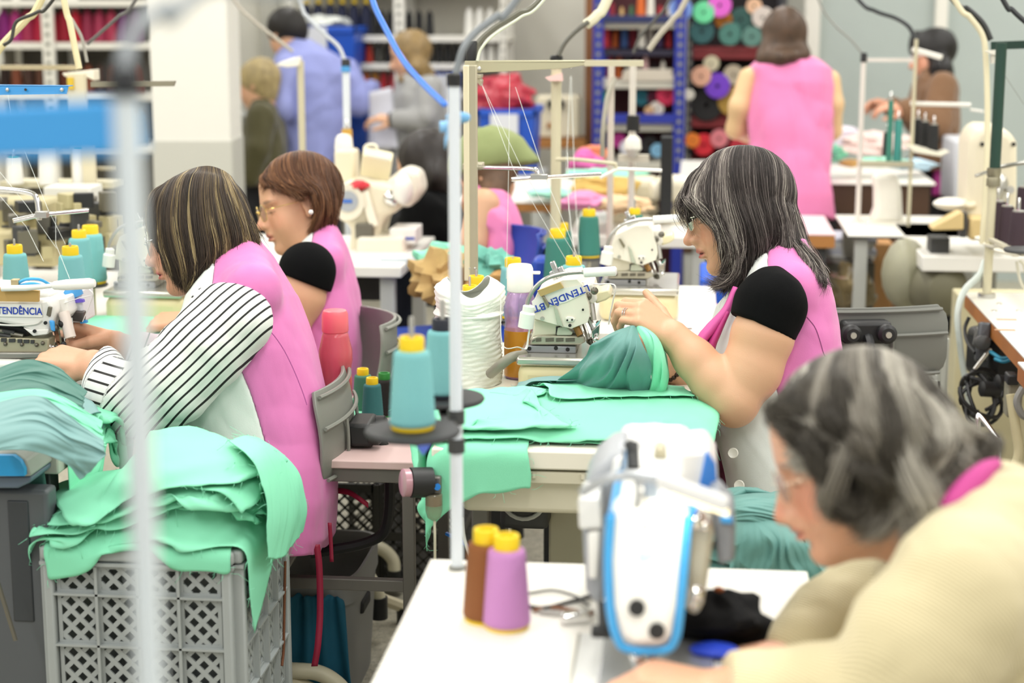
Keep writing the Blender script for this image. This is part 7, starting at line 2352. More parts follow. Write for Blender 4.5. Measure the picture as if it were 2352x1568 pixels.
# cream machine with the round dial and its control panel
Zd = 5.75
t = thing('dial_machine', 'cream buttonhole machine with a round dial behind the gold glasses', 'sewing machine', (P(850, 560, Zd)[0], P(850, 560, Zd)[1] + .1, TZ))
Yd = P(850, 540, Zd)[1]
def dprism(pts, dy, dep, name, m_, **k):
 return MB().prism([PY(x, y, Yd + dy) for x, y in pts], (0, dep, 0)).build(name, m_, t, **k)
dprism([(768, 430), (800, 415), (870, 420), (910, 432), (922, 470), (905, 490), (880, 500), (868, 545), (870, 580), (800, 590), (805, 520), (768, 500)], 0, .2, 'head', M_CREAM, bevel=.02, seg=3)
dprism([(880, 420), (925, 385), (960, 395), (970, 440), (940, 480), (905, 470)], .06, .15, 'arm_cover', mat('efe9d8', .3), bevel=.02, seg=3)
MB().lathe([(.036, 0), (.042, .012), (.055, .014), (.06, .03)], PY(799, 462, Yd + .0), (0, -1, 0), 28).build('dial_ring', mat('e6e0cc', .4), t)
MB().lathe([(.034, 0), (.034, .004)], PY(799, 462, Yd - .031), (0, -1, 0), 24).build('dial_face', mat('a8adb2', .35), t)
MB().box(PY(798, 462, Yd - .037), (.03, .003, .011)).build('dial_mark', mat('3d72c8', .4), t)
MB().box(PY(848, 480, Yd - .01), (.03, .02, .12), ((.95, 0, .3), (0, 1, 0), (-.3, 0, .95))).build('lever', mat('f0ead6', .4), t, bevel=.004)
MB().box(PY(838, 530, Yd - .01), (.06, .03, .05)).build('clamp_unit', M_DSTEEL, t, bevel=.004)
MB().ball(PY(898, 455, Yd + .0), .028).build('knob', M_CHROME, t)
MB().ball(PY(925, 435, Yd - .03), (.035, .03, .05)).build('bright_cover', mat('f2f0e8', .08, spec=.9), t)
dprism([(820, 545), (925, 545), (930, 590), (815, 600)], -.05, .2, 'bed', mat('e9e3d0', .4), bevel=.01)
m = MB()
a = PY(826, 405, Yd + .05)
ax = ((.98, .1, .15), (-.12, .8, -.55), (-.17, .58, .8))
MB().box(PY(865, 377, Yd + .1), (.10, .05, .09), ((.97, .1, -.2), (-.02, .85, .5), (.22, -.5, .84))).build('control_panel', mat('efe6c4', .4), t, bevel=.006)
MB().box(PY(866, 374, Yd + .07), (.075, .003, .055), ((.97, .1, -.2), (-.02, .85, .5), (.22, -.5, .84))).build('panel_face', mat('eef0ea', .3), t, bevel=.002)
MB().tube(spline([PY(838, 358, Yd + .1), PY(840, 336, Yd + .1), PY(862, 334, Yd + .1), PY(866, 352, Yd + .1)], 16), .006, 8).build('carry_handle', mat('efe9d2', .4), t)
single(wbox(MB(), 768, 813, 345, 420, Zd + .1, .1), 'oil_tank', mat('e9dfc4', .4), 'cream square tank left of the control panel', 'tank', bevel=.01)
c = PY(790, 345, P(790, 380, Zd + .15)[1])
single(MB().lathe([(.03, 0), (.032, .01), (.028, .04), (.02, .052), (.0, .056)], c, n=20), 'tank_cap', mat('f3f0e6', .4), 'white domed cap on the cream square tank', 'tank cap')
cone(784, 812, 296, 372, Zd + .25, mat('c89b3e', .7), 'mustard yellow cone at the foot of the slim white post')
t7 = post('slim white post with blue band beside the man', 786, 803, 150, 300, 6.1, mat('dfe6ec', .4), base=0)
MB().lathe([(.016, 0), (.016, .02)], P(794, 165, 6.1), n=14).build('blue_band', mat('4f9edb', .4), t7)
t8 = post('cream post with a white plastic hook beside the man', 682, 698, 140, 370, 6.4, M_POLE, cap=False, base=0)
MB().prism([P(x, y, 6.38) for x, y in ((632, 150), (645, 142), (676, 132), (688, 130), (688, 152), (660, 155))], (0, .04, 0)).build('hook', mat('e8e4d6', .4), t8, bevel=.004)
c = P(824, 424, 5.72)
single(blob(c, (.03, .03, .016), 18, 10, .15, 2, 3.), 'red_scrap', mat('d2303c', .6), 'small red cloth scrap on top of the dial machine', 'scrap')
single(wbox(MB(), 895, 955, 525, 560, 5.75, .14), 'parts_box', mat('f0efea', .4), 'white carton with a blue line beside the dial machine', 'carton', bevel=.004)
bx = bpy.data.objects['parts_box']
m = MB()
wbox(m, 898, 952, 545, 550, 5.745, .003)
m.build('blue_line', mat('2c49b0', .4), bx)
single(wbox(MB(), 872, 955, 594, 616, 5.5, .02), 'rail_cover', mat('c5ced4', .4), 'pale steel cover along the edge of the dial machine table', 'cover', bevel=.003)
# clutter beyond the middle: cream machines, folded cloth, black box
Zx = 6.4
for lab, x, y, col in (('cream machine head far behind the gooseneck lamp', 1470, 440, 'd8d0b4'), ('round cream machine end beside the grey hair', 1548, 438, 'efe6cc')):
 c = P(x, y, Zx)
 t = thing('sewing_machine', lab, 'sewing machine', (c[0], c[1], TZ))
 MB().box(c + np.array((0, .1, 0)), (.14, .18, .09)).build('arm', mat(col, .4), t, bevel=.03, seg=3)
 MB().box((c[0] + .03, c[1] + .1, (c[2] + TZ) / 2), (.07, .09, c[2] - TZ)).build('pillar_body', mat(col, .4), t, bevel=.01)
 MB().box((c[0], c[1] + .1, TZ + .015), (.2, .2, .03)).build('bed', mat(col, .4), t, bevel=.006)
 MB().lathe([(.035, 0), (.038, .01), (.03, .03)], c + np.array((-.06, 0, .0)), (-1, -.5, 0), 20).build('hand_wheel', mat('efe8d2', .4), t)
carton(1515, 1546, 315, 500, 6.35, .08, '17191b', 'upright black box with a silver lid before the blue rack', name='black_box')
slab('sewing_table', 'white table far behind with cloth and cream machines', P(1300, 520, 6.0)[0], P(1640, 520, 6.0)[0], P(1300, 500, 6.2)[1] - .1, P(1300, 500, 6.2)[1] + .7, TZ, .04, M_WTOP, legs=True)
heaps = [('mustard yellow', 'c9a95c', 1385, 435, 6.35, (.11, .09, .05)), ('pink', 'dc8ab4', 1345, 462, 6.2, (.1, .08, .03)), ('mint', '93dcc0', 1385, 402, 6.6, (.14, .1, .025)), ('magenta', 'cf5fa0', 1345, 375, 6.8, (.07, .08, .045)), ('pale peach', 'e3c39a', 1430, 470, 6.15, (.09, .07, .03)), ('seafoam', 'a5e0cc', 1268, 444, 7.05, (.09, .08, .02)), ('coral orange', 'd9805a', 1360, 352, 6.95, (.06, .06, .03))]
for n_, c_, x, y, z, r in heaps:
 single(blob(P(x, y, z), r, 24, 14, .16, x, 3.2), 'cloth_heap', mat(c_, .8), '%s crumpled cloth heap on the far white tables' % n_, 'cloth')
for n_, c_, x, y, z, r in (('mint', '86dcbb', 1912, 352, 7.5, (.05, .06, .035)), ('mint green', '9fe6c8', 2030, 372, 7.45, (.1, .07, .02)), ('rosy', 'e7cfc8', 2010, 330, 8.0, (.17, .1, .05)), ('lilac white', 'dcd6e2', 1930, 318, 8.1, (.14, .1, .06)), ('straw', 'cda866', 1958, 374, 7.42, (.05, .05, .015)), ('sky blue', 'b9d4e4', 2100, 378, 7.5, (.09, .06, .02))):
 single(blob(P(x, y, z), r, 24, 14, .16, x, 3.2), 'cloth_heap', mat(c_, .8), '%s cloth heap on the cutting table' % n_, 'cloth')
# bags of cut cloth and blue sack behind the white roll
for n_, c_, x, y, z, r in (('brown and gold', 'b79a63', 1030, 640, 5.0, (.1, .12, .07)), ('mint', '8fdfc0', 1030, 606, 5.1, (.09, .1, .05)), ('teal striped', '6fb8a6', 1130, 615, 4.9, (.07, .08, .05)), ('ochre', 'b58d55', 1140, 645, 4.9, (.08, .08, .06))):
 single(blob(P(x, y, z), r, 28, 16, .2, x + 3, 3.6), 'cloth_heap', mat(c_, .8, mott=.2, mscale=14), '%s bundle of cut cloth behind the white roll' % n_, 'cloth')
single(wbox(MB(), 1222, 1292, 596, 720, 4.85, .1), 'blue_box', mat('2048b0', .4), 'royal blue box behind the lilac bottle', 'box', bevel=.012)
single(wbox(MB(), 815, 880, 636, 690, 5.6, .2), 'under_table_cabinet', mat('1b1b1c', .5), 'black drawer unit hanging under the dial machine table', 'drawer unit', bevel=.006)
# left background: frame stand with white cones, panel, dark mechanism
s9 = thing('thread_stand', 'cream frame stand with white cones and a long thin bar before the shelving', 'thread stand', (P(205, 600, 5.5)[0], P(205, 600, 5.5)[1], TZ))
m = MB()
wbox(m, 172, 192, 170, 560, 5.5, .025)
wbox(m, 198, 214, 330, 560, 5.45, .02)
m.build('post', mat('dcd3b4', .45), s9)
m = MB()
wbox(m, 0, 175, 150, 160, 5.5, .02)
m.build('cross_bar', mat('b5a888', .45), s9)
m = MB()
m.prism([P(x, y, 5.45) for x, y in ((142, 168), (214, 160), (216, 186), (200, 178), (148, 176))], (0, .06, 0))
m.build('top_clamp', mat('e6dfca', .4), s9, bevel=.003)
m = MB()
m.prism([P(x, y, 4.6) for x, y in ((208, 188), (402, 186), (398, 198), (208, 200))], (0, .012, 0))
m.build('flat_bar', mat('7f7a66', .4, .3), s9)
m = MB()
wbox(m, 0, 260, 420, 430, 5.5, .12)
m.build('cone_rail', mat('cfc8aa', .5), s9)
m = MB()
wbox(m, 186, 262, 384, 391, 5.45, .03)
m.build('arm', mat('a39c84', .5), s9)
m = MB()
wbox(m, 155, 168, 178, 205, 5.4, .03)
m.build('yellow_clip', mat('d9b838', .5), s9)
M_WC = mat('f0efe8', .65)
for x0, x1, yt, yb, l in ((16, 54, 360, 421, 'white cone on the rail, cut short by the blue arm'), (90, 134, 335, 422, 'tall white cone in the middle of the rail'), (168, 206, 338, 424, 'white cone on the rail beside the cream post')):
 cone(x0, x1, yt, yb, 5.45, M_WC, l, tip=mat('2f9d8c', .5))
single(wbox(MB(), 102, 206, 430, 508, 5.3, .12), 'control_unit', mat('d9d9d0', .45), 'flat pale grey control unit under the white cones', 'control unit', bevel=.006)
m = MB()
g = np.random.default_rng(9)
t = thing('interlock_machine', 'dark cluttered interlock machine beneath the white cones', 'sewing machine', (P(60, 560, 4.9)[0], P(60, 560, 4.9)[1], TZ))
MB().box(P(40, 560, 5.0), (.3, .2, .1)).build('bed', mat('c9bd92', .45), t, bevel=.01)
MB().box(P(30, 500, 5.05), (.26, .16, .12)).build('head', mat('b3a97f', .45, mott=.2, mscale=12), t, bevel=.015)
for k in range(44):
 x, y = g.uniform(-10, 270), g.uniform(450, 585)
 MB().box(P(x, y, 4.9 + g.uniform(-.1, .1)), g.uniform(.015, .065, 3), g.uniform(0, 3)).build('mechanism', (M_DGREY, M_DSTEEL, mat('b3a97f', .45), M_BLACK, mat('5f5b4c', .5))[k % 5], t, bevel=.003)
for k in range(8):
 x, y = g.uniform(280, 400), g.uniform(560, 660)
 MB().box(P(x, y, 4.55), g.uniform(.01, .035, 3), g.uniform(0, 3)).build('mechanism', (M_DGREY, M_DSTEEL, M_CHROME, M_BLACK)[k % 4], OV3, bevel=.002)
# chrome guide with three rods above the left spools
s10 = thing('thread_guide', 'chrome thread guide with crossing rods above the teal spools', 'thread guide', (P(60, 560, 3.9)[0], P(60, 560, 3.9)[1], TZ))
wtube(MB(), ((-80, 428, 3.9), (0, 434, 3.9), (60, 441, 3.9), (82, 452, 3.9), (88, 480, 3.9), (90, 505, 3.9)), .0062, 10, 34).build('bent_arm', M_CHROME, s10)
m = MB()
m.tube([P(30, 507, 3.85), P(98, 492, 3.88)], .0055, 10)
m.tube([P(98, 493, 3.88), P(202, 483, 3.95)], .0048, 10)
m.build('guide_rod', M_CHROME, s10)
MB().box(P(97, 492, 3.87), (.026, .02, .014)).build('rod_clamp', M_STEEL, s10, bevel=.001)
MB().lathe([(.008, 0), (.008, P(-80, 428, 3.9)[2] - TZ)], P(-80, 428, 3.9) * np.array((1, 1, 0)) + np.array((0, 0, TZ)), n=12).build('post', M_POLE, s10)
th = MB()
for pts in (((18, 215, 4.0), (30, 300, 4.0), (28, 380, 3.95)), ((50, 330, 3.95), (110, 480, 3.9), (150, 560, 3.9)), ((0, 395, 3.9), (60, 470, 3.9), (130, 570, 3.9)), ((0, 450, 3.9), (60, 520, 3.88), (100, 600, 3.8)), ((128, 486, 3.9), (128, 560, 3.9), (160, 640, 3.85))):
 th.tube([P(*q) for q in pts], .00055, 4)
th.build('thread', M_THR, s10)['kind'] = 'stuff'
# blue angle bar with screws, upper left
s11 = thing('guide_bar', 'bright blue angle bar with screws before the brown cones', 'guide bar', P(60, 210, 3.9))
m = MB()
m.prism([P(x, y, 3.9) for x, y in ((-60, 196), (157, 197), (152, 216), (-60, 219))], (0, .004, 0))
m.prism([P(x, y, 3.9) for x, y in ((-60, 195), (157, 197), (157, 199), (-60, 198))], (0, .03, 0))
m.build('bar', mat('2d8ccd', .35), s11)
for x, y in ((17, 206), (142, 206)):
 MB().lathe([(.0045, 0), (.0035, .003), (.001, .0035)], P(x, y, 3.895), -_F, 12).build('screw', M_STEEL, s11)
MB().lathe([(.003, 0), (.003, .002)], P(59, 206, 3.895), -_F, 12).build('hole', M_BLACK, s11)
MB().lathe([(.01, 0), (.01, P(-55, 205, 3.9)[2] - TZ)], P(-55, 205, 3.9) * np.array((1, 1, 0)) + np.array((0, 0, TZ)), n=12).build('post', M_POLE, s11)
# spools and cloth on the low pink table
M_DKSP = mat('1b1714', .7, weave=260., bump=.5)
zt_ = zs_ + .021
for x, y, z, col, l in ((884, 950, 4.0, M_DKSP, 'black spool with green tip on the low pink-topped table'), (835, 955, 4.05, mat('3b7a60', .7), 'dark green spool with orange tip on the low pink-topped table'), (856, 962, 3.95, mat('2f6f70', .7), 'petrol spool with yellow tip on the low pink-topped table')):
 b = P(x, y, z)
 b[2] = zt_
 spool(b, l, col, .8, tip=mat('2f8a3c', .5) if col is M_DKSP else None)
# ---------------------------------------------------------------- cut cloth: each piece settles over what carries it
class Support:
 def __init__(s, boxes, x0, x1, y0, y1, res=.012):
  s.boxes = [list(map(float, b)) for b in boxes]
  s.x0, s.y0, s.res = x0, y0, res
  s.nx, s.ny = int((x1 - x0) / res) + 2, int((y1 - y0) / res) + 2
  s.H = np.full((s.nx, s.ny), -1.0)
  s.grow = 0.
 def dome(s, cx, cy, rx, ry, zb, h, p=1.0):
  X = s.x0 + np.arange(s.nx)[:, None] * s.res
  Y = s.y0 + np.arange(s.ny)[None, :] * s.res
  k = 1 - ((X - cx) / rx) ** 2 - ((Y - cy) / ry) ** 2
  s.H = np.maximum(s.H, np.where(k > 0, zb + h * np.clip(k, 0, 1) ** p, -1))
  return s
 def height(s, p):
  fx, fy = (p[:, 0] - s.x0) / s.res, (p[:, 1] - s.y0) / s.res
  i, j = np.clip(fx.astype(int), 0, s.nx - 2), np.clip(fy.astype(int), 0, s.ny - 2)
  u, v = np.clip(fx - i, 0, 1), np.clip(fy - j, 0, 1)
  H = s.H
  z = np.maximum(np.maximum(H[i, j] * (1 - u) + H[i + 1, j] * u, H[i, j]), np.maximum(H[i, j + 1], 0 * u - 1))
  z = H[i, j] * (1 - u) * (1 - v) + H[i + 1, j] * u * (1 - v) + H[i, j + 1] * (1 - u) * v + H[i + 1, j + 1] * u * v
  out = (fx < 0) | (fy < 0) | (fx > s.nx - 1) | (fy > s.ny - 1)
  return np.where(out, -1, z)
 def collide(s, p, m):
  hit = np.zeros(len(p), bool)
  z = s.height(p) + m
  k = (p[:, 2] < z) & (p[:, 2] > z - .14)
  p[k, 2] = z[k]
  hit |= k
  g = s.grow
  for x0, x1, y0, y1, zt in s.boxes:
   a = m + g
   ins = (p[:, 0] > x0 - a) & (p[:, 0] < x1 + a) & (p[:, 1] > y0 - a) & (p[:, 1] < y1 + a) & (p[:, 2] < zt + m)
   if not ins.any():
    continue
   q = p[ins]
   d = np.stack([zt + m - q[:, 2], q[:, 0] - (x0 - a), (x1 + a) - q[:, 0], q[:, 1] - (y0 - a), (y1 + a) - q[:, 1]], 1)
   d[:, 0] *= .6
   c = d.argmin(1)
   q[:, 2] = np.where(c == 0, zt + m, q[:, 2])
   q[:, 0] = np.where(c == 1, x0 - a, np.where(c == 2, x1 + a, q[:, 0]))
   q[:, 1] = np.where(c == 3, y0 - a, np.where(c == 4, y1 + a, q[:, 1]))
   p[ins] = q
   hit |= ins
  k = p[:, 2] < m
  p[k, 2] = m
  return hit | k
 def lay(s, g, th=.004):
  """raise the support by a settled sheet"""
  p = g.reshape(-1, 3)
  i = np.round((p[:, 0] - s.x0) / s.res).astype(int)
  j = np.round((p[:, 1] - s.y0) / s.res).astype(int)
  k = (i >= 1) & (j >= 1) & (i < s.nx - 1) & (j < s.ny - 1)
  inb = np.zeros(len(p), bool)
  for x0, x1, y0, y1, zt in s.boxes:
   inb |= (p[:, 0] > x0) & (p[:, 0] < x1) & (p[:, 1] > y0) & (p[:, 1] < y1)
  k &= inb | (s.height(p) > -.5)
  for di in (-1, 0, 1):
   for dj in (-1, 0, 1):
    np.maximum.at(s.H, (i[k] + di, j[k] + dj), p[k, 2] + th - .0015 * (abs(di) + abs(dj)))
  s.grow += .0035
def drape(sup, w, h, c, ang, z0, seed, sp=.0145, steps=110, it=7, m=.004, pins=None, crumple=.03, bend=.12, shape=None, tilt=0., squeeze=1.0, fric=.45, mu=.35):
 g = np.random.default_rng(seed)
 nx, ny = int(w / sp) + 1, int(h / sp) + 1
 u, v = np.meshgrid((np.arange(nx) - (nx - 1) / 2) * sp, (np.arange(ny) - (ny - 1) / 2) * sp, indexing='ij')
 rest_u, rest_v = u.copy(), v.copy()
 ca, sa = math.cos(ang), math.sin(ang)
 z = np.zeros_like(u)
 for k in range(6):
  f = g.normal(size=2) * (6 + 5 * k)
  z += np.sin(u * f[0] + v * f[1] + g.uniform(0, 6)) * crumple / (1 + .8 * k)
 P_ = np.stack([c[0] + (u * ca - v * sa) * squeeze, c[1] + (u * sa + v * ca) * squeeze, z0 + z + tilt * v], -1)
 if shape is not None:
  P_ = shape(P_, rest_u, rest_v)
 V = np.zeros_like(P_)
 L1, L2, LB = sp, sp * math.sqrt(2), sp * 2
 cons = []
 for a in (0, 1):
  cons.append(((slice(a, nx - 1, 2), slice(None)), (slice(a + 1, nx, 2), slice(None)), L1, 1.))
  cons.append(((slice(None), slice(a, ny - 1, 2)), (slice(None), slice(a + 1, ny, 2)), L1, 1.))
 for a in (0, 1):
  cons.append(((slice(a, nx - 1, 2), slice(0, ny - 1)), (slice(a + 1, nx, 2), slice(1, ny)), L2, .35))
  cons.append(((slice(a, nx - 1, 2), slice(1, ny)), (slice(a + 1, nx, 2), slice(0, ny - 1)), L2, .35))
 bends = []
 for a in (0, 1, 2, 3):
  bends.append(((slice(a, nx - 2, 4), slice(None)), (slice(a + 2, nx, 4), slice(None)), LB, bend))
  bends.append(((slice(None), slice(a, ny - 2, 4)), (slice(None), slice(a + 2, ny, 4)), LB, bend))
 dt = 1 / 50.
 for st in range(steps):
  old = P_.copy()
  V[..., 2] -= 9.8 * dt
  V *= .97
  P_ = P_ + V * dt
  for q in range(it):
   for A, B, L, k in (cons + bends if q % 2 == 0 else cons):
    a, b = P_[A], P_[B]
    n_ = min(a.shape[0], b.shape[0]), min(a.shape[1], b.shape[1])
    a, b = a[:n_[0], :n_[1]], b[:n_[0], :n_[1]]
    d = b - a
    l = np.sqrt((d * d).sum(-1, keepdims=True)) + 1e-9
    if k < .2:
     e = np.minimum(0, l - L)
    else:
     e = l - L
    d *= (e / l) * (.5 * k)
    a += d
    b -= d
   if pins is not None:
    for (i, j), t in pins(st / steps, nx, ny):
     P_[i, j] = t
   f = P_.reshape(-1, 3)
   hit = sup.collide(f, m)
  fo = old.reshape(-1, 3)
  f[hit, :2] -= mu * (f[hit, :2] - fo[hit, :2])
  V = (P_ - old) / dt
  Vf = V.reshape(-1, 3)
  Vf[hit] *= fric
  sp_ = np.sqrt((V * V).sum(-1, keepdims=True))
  V *= np.minimum(1, 2.5 / (sp_ + 1e-6))
 return P_
def ragged(G, seed, amt=.012):
 """uneven cut edges"""
 g = np.random.default_rng(seed)
 G = G.copy()
 for ax in (0, 1):
  for e in (0, -1):
   n_ = G.shape[1 - ax]
   r = np.abs(np.cumsum(g.normal(0, 1, n_)))
   r = (r % 3) / 3 * .55
   idx = [slice(None)] * 3
   idx[ax] = e
   nxt = [slice(None)] * 3
   nxt[ax] = 1 if e == 0 else -2
   G[tuple(idx)] = G[tuple(idx)] * (1 - r[:, None]) + G[tuple(nxt)] * r[:, None]
 return G
def cloth(G, name, m, label, cat, group=None, fray=0, seed=0, parent=None, fray_m=None):
 G = ragged(G, seed) if fray else G
 mb = MB().sheet(G)
 v = mb.v[0]
 c = np.array([(v[:, 0].min() + v[:, 0].max()) / 2, (v[:, 1].min() + v[:, 1].max()) / 2, v[:, 2].min()])
 mb.v = [v - c]
 o = mb.build(name, m, None, auto=180)
 o.location = tuple(c)
 for ty in ('SUBSURF', 'SOLIDIFY'):
  md = o.modifiers.new(ty.lower(), ty)
  if ty == 'SUBSURF':
   md.levels = md.render_levels = 1
  else:
   md.thickness, md.offset = .0016, 0
 tag(o, label, cat, group)
 if fray:
  g = np.random.default_rng(seed + 50)
  f = MB()
  edges = [G[0], G[-1], G[:, 0], G[:, -1]]
  inner = [G[1], G[-2], G[:, 1], G[:, -2]]
  for k in range(fray):
   q = g.integers(0, 4)
   i = g.integers(0, len(edges[q]))
   p = edges[q][i]
   d = p - inner[q][i]
   d = d / (np.linalg.norm(d) + 1e-9)
   L = g.uniform(.006, .02)
   w = g.normal(0, .5, 3)
   f.tube(np.array([p, p + (d + w * .4) * L * .5, p + (d * .6 + w) * L + np.array((0, 0, -.3 * L))]) - 0, .00035, 3)
  fo = f.build('frayed_edge', fray_m or m, o, auto=180)
  fo['kind'] = 'stuff'
 return o
M_MINT = mat('90e4be', .8, bump=.25, bscale=700., spec=.2)
M_MINT2 = mat('88ddb6', .8, bump=.25, bscale=700., spec=.2)
M_TEAL = mat('5d9089', .6, bump=.2, bscale=700., sheen=.1)
M_TEAL2 = mat('7aa5a3', .6, bump=.2, bscale=700., sheen=.1)
M_DTEAL = mat('3f7468', .6, bump=.2, bscale=700., sheen=.1)
M_PETROL = mat('17627c', .75, bump=.2, bscale=700.)
# ---- crate with its pile of mint pieces
KZ = P(315, 1256, 3.1)[2]
ca, cb_ = PH(80, 1262, KZ), PH(549, 1252, KZ)
KX0, KX1, KY0, KY1 = ca[0], cb_[0], (ca[1] + cb_[1]) / 2, (ca[1] + cb_[1]) / 2 + .36
def crate():
 t = thing('plastic_crate', 'tall grey lattice plastic crate piled with mint cloth', 'crate', ((KX0 + KX1) / 2, (KY0 + KY1) / 2, 0))
 m = mat('a0a6a5', .45, mott=.03, mscale=12)
 z0 = .0
 def face(o, u, W, nm, ncol):
  o, u = np.asarray(o, float), np.asarray(u, float)
  up = np.array((0, 0, 1.))
  nrm = np.cross(u, up)
  H = KZ
  for k in (0.014, W - .014):
   MB().bar(o + u * k, o + u * k + up * (H - .028), .028, .018, up=u).build('corner_post', m, t, bevel=.004)
  MB().bar(o + up * (H - .013), o + u * W + up * (H - .013), .026, .026).build('top_rim', m, t, bevel=.007, seg=3)
  MB().bar(o + up * (H - .030) - nrm * 0, o + u * W + up * (H - .030), .03, .006).build('rim_step', m, t)
  xs = np.linspace(.026, W - .026, ncol + 1)
  zs = [H - .034, H - .088, H - .184, H - .28, H - .376]
  MB().box(o + u * W / 2 + up * (H - .38) / 2, (W - .05, .004, H - .38), (u, nrm, up)).build('lower_wall', m, t)
  for x in xs[1:-1]:
   MB().bar(o + u * x + nrm * .004, o + u * x + nrm * .004 + up * (H - .035), .018, .005, up=u).build('rib', m, t)
  for z in zs[1:-1]:
   MB().bar(o + u * .02 + up * z + nrm * .004, o + u * (W - .02) + up * z + nrm * .004, .018, .004).build('rib', m, t)
  for i in range(ncol):
   for j in range(4):
    a, b, z1, zz = xs[i], xs[i + 1], zs[j], zs[j + 1]
    w, h = b - a, z1 - zz
    mg = .007
    l = MB()
    for p0, p1, q0, q1 in ((a, b, z1 - mg, z1), (a, b, zz, zz + mg), (a, a + mg, zz, z1), (b - mg, b, zz, z1)):
     l.box(o + nrm * (.0012 if p1 - p0 > .02 else .0009) + u * (p0 + p1) / 2 + up * (q0 + q1) / 2, (p1 - p0, .004, q1 - q0), (u, nrm, up))
    ww, hh = w - 2 * mg + .004, h - 2 * mg + .004
    oo = o + u * (a + mg - .002) + up * (zz + mg - .002)
    pitch = .031
    for s in (1, -1):
     n = int((ww + hh) / pitch) + 1
     for q in range(1, n + 1):
      d = (q - .5) * pitch
      if d >= ww + hh:
       continue
      A = (max(0, d - hh), min(d, hh))
      B = (min(d, ww), max(0, d - ww))
      if s < 0:
       A, B = (A[0], hh - A[1]), (B[0], hh - B[1])
      p, r = oo + u * A[0] + up * A[1], oo + u * B[0] + up * B[1]
      if np.linalg.norm(p - r) > .012:
       l.bar(p + nrm * .0003 * s, r + nrm * .0003 * s, .0085, .004, up=nrm)
    l.build('lattice_panel', m, t)
 face((KX0, KY0, 0), (1, 0, 0), KX1 - KX0, 'front', 4)
 face((KX1, KY0, 0), (0, 1, 0), KY1 - KY0, 'side', 4)
 MB().box(((KX0 + KX1) / 2, KY1, KZ / 2), (KX1 - KX0, .008, KZ - .01)).build('rear_wall', m, t)  # solid instead of lattice, shaped this way to keep the crate's inside dark
 MB().box((KX0, (KY0 + KY1) / 2, KZ / 2), (.008, KY1 - KY0, KZ - .01)).build('side_wall', m, t)  # closed like the rear, so no light shows through the front lattice
 MB().box(((KX0 + KX1) / 2, (KY0 + KY1) / 2, .012), (KX1 - KX0 - .03, KY1 - KY0 - .03, .012)).build('bottom', m, t)
 return t
crate()
sup = Support([(KX0 - .012, KX1 + .012, KY0 - .014, KY1, KZ)], KX0 - .2, KX1 + .2, KY0 - .2, KY1 + .2)
kc = ((KX0 + KX1) / 2, (KY0 + KY1) / 2)
sup.dome(kc[0] - .01, kc[1], .205, .21, KZ - .02, .075, .6).dome(kc[0] + .08, kc[1] + .01, .11, .17, KZ - .02, .115, .5)
# packed pieces below the top layers
pk = MB()
n_ = 26
X = np.linspace(KX0 + .012, KX1 - .012, n_)
Y = np.linspace(KY0 + .012, KY1 - .012, n_)
hg = np.array([[max(KZ - .03, sup.height(np.array([[x, y, 0.]]))[0] - .006) for y in Y] for x in X])
pts = np.stack([np.repeat(X[:, None], n_, 1), np.repeat(Y[None], n_, 0), hg], -1)
o = cloth(pts, 'cloth_stack', M_MINT2, 'mint cloth filling the crate under the loose top pieces', 'cloth stack')
LM = 'mint green cut piece draped over the pile on the grey crate'
specs = [((.0, -.085), .37, .27, .05, 1), ((-.11, -.06), .27, .32, -.35, 2), ((.09, -.075), .34, .28, .22, 3), ((.12, -.01), .25, .34, -.12, 4), ((-.06, -.03), .38, .34, .12, 5), ((.02, -.06), .40, .30, -.1, 6), ((.10, .0), .28, .36, -.2, 7), ((-.05, -.02), .34, .32, .5, 8), ((.09, -.03), .27, .30, .25, 9)]
sides = ['lowest loose piece, hanging down the front', 'second piece, spread to the chair side', 'third piece, skewed across the middle', 'fourth piece, on the high ridge', 'piece hanging at the corner away from the chair', 'piece folded over the front rim', 'narrow piece hanging down the chair side', 'small piece turned cornerwise in the middle', 'topmost piece near the ridge']
for k, ((dx, dy), w, h, a, sd) in enumerate(specs):
 G = drape(sup, w, h, (kc[0] + dx, kc[1] + dy), a, KZ + .2 + .01 * k, sd, crumple=.045, steps=85, it=6, squeeze=.93)
 sup.lay(G)
 cloth(G, 'cloth_piece', M_MINT if k % 3 else M_MINT2, 'mint cloth on the grey crate: ' + sides[k], 'cloth', fray=70, seed=sd, fray_m=M_MINT)
# ---- stack of side-on folded edges at the back corner of the pile
# ---- the middle table
sup = Support([(-.47, .03, 3.08, 4.1, TZ)], -.8, .3, 2.9, 3.9)
sup.dome(-.20, 3.36, .34, .26, TZ - .01, .03, .6)
base = sup.height(np.array([[-.2, 3.3, 0.]]))[0]
specs = [((-.26, 3.35), .52, .24, .04, 21), ((-.20, 3.28), .48, .32, -.06, 22), ((-.40, 3.22), .34, .34, .12, 23), ((-.13, 3.29), .34, .32, -.15, 24), ((-.22, 3.27), .60, .34, .02, 25), ((-.40, 3.22), .38, .36, .3, 26)]
sides = ['bottom piece, hanging over the near edge', 'second piece, hanging at the woman\'s side', 'third piece, sagging over the corner with the air regulator', 'fourth piece beside the vest', 'long piece lying flat across the table', 'top piece hanging at the low table\'s side']
for k, ((x, y), w, h, a, sd) in enumerate(specs):
 G = drape(sup, w, h, (x, y), a, TZ + .09 + .01 * k, sd, crumple=.03 + .008 * k, steps=85, it=6, squeeze=.93 - .02 * k, fric=.12)
 sup.lay(G)
 cloth(G, 'cloth_piece', M_MINT if k % 2 else M_MINT2, 'mint cloth on the cream table: ' + sides[k], 'cloth', fray=50, seed=sd, fray_m=M_MINT)
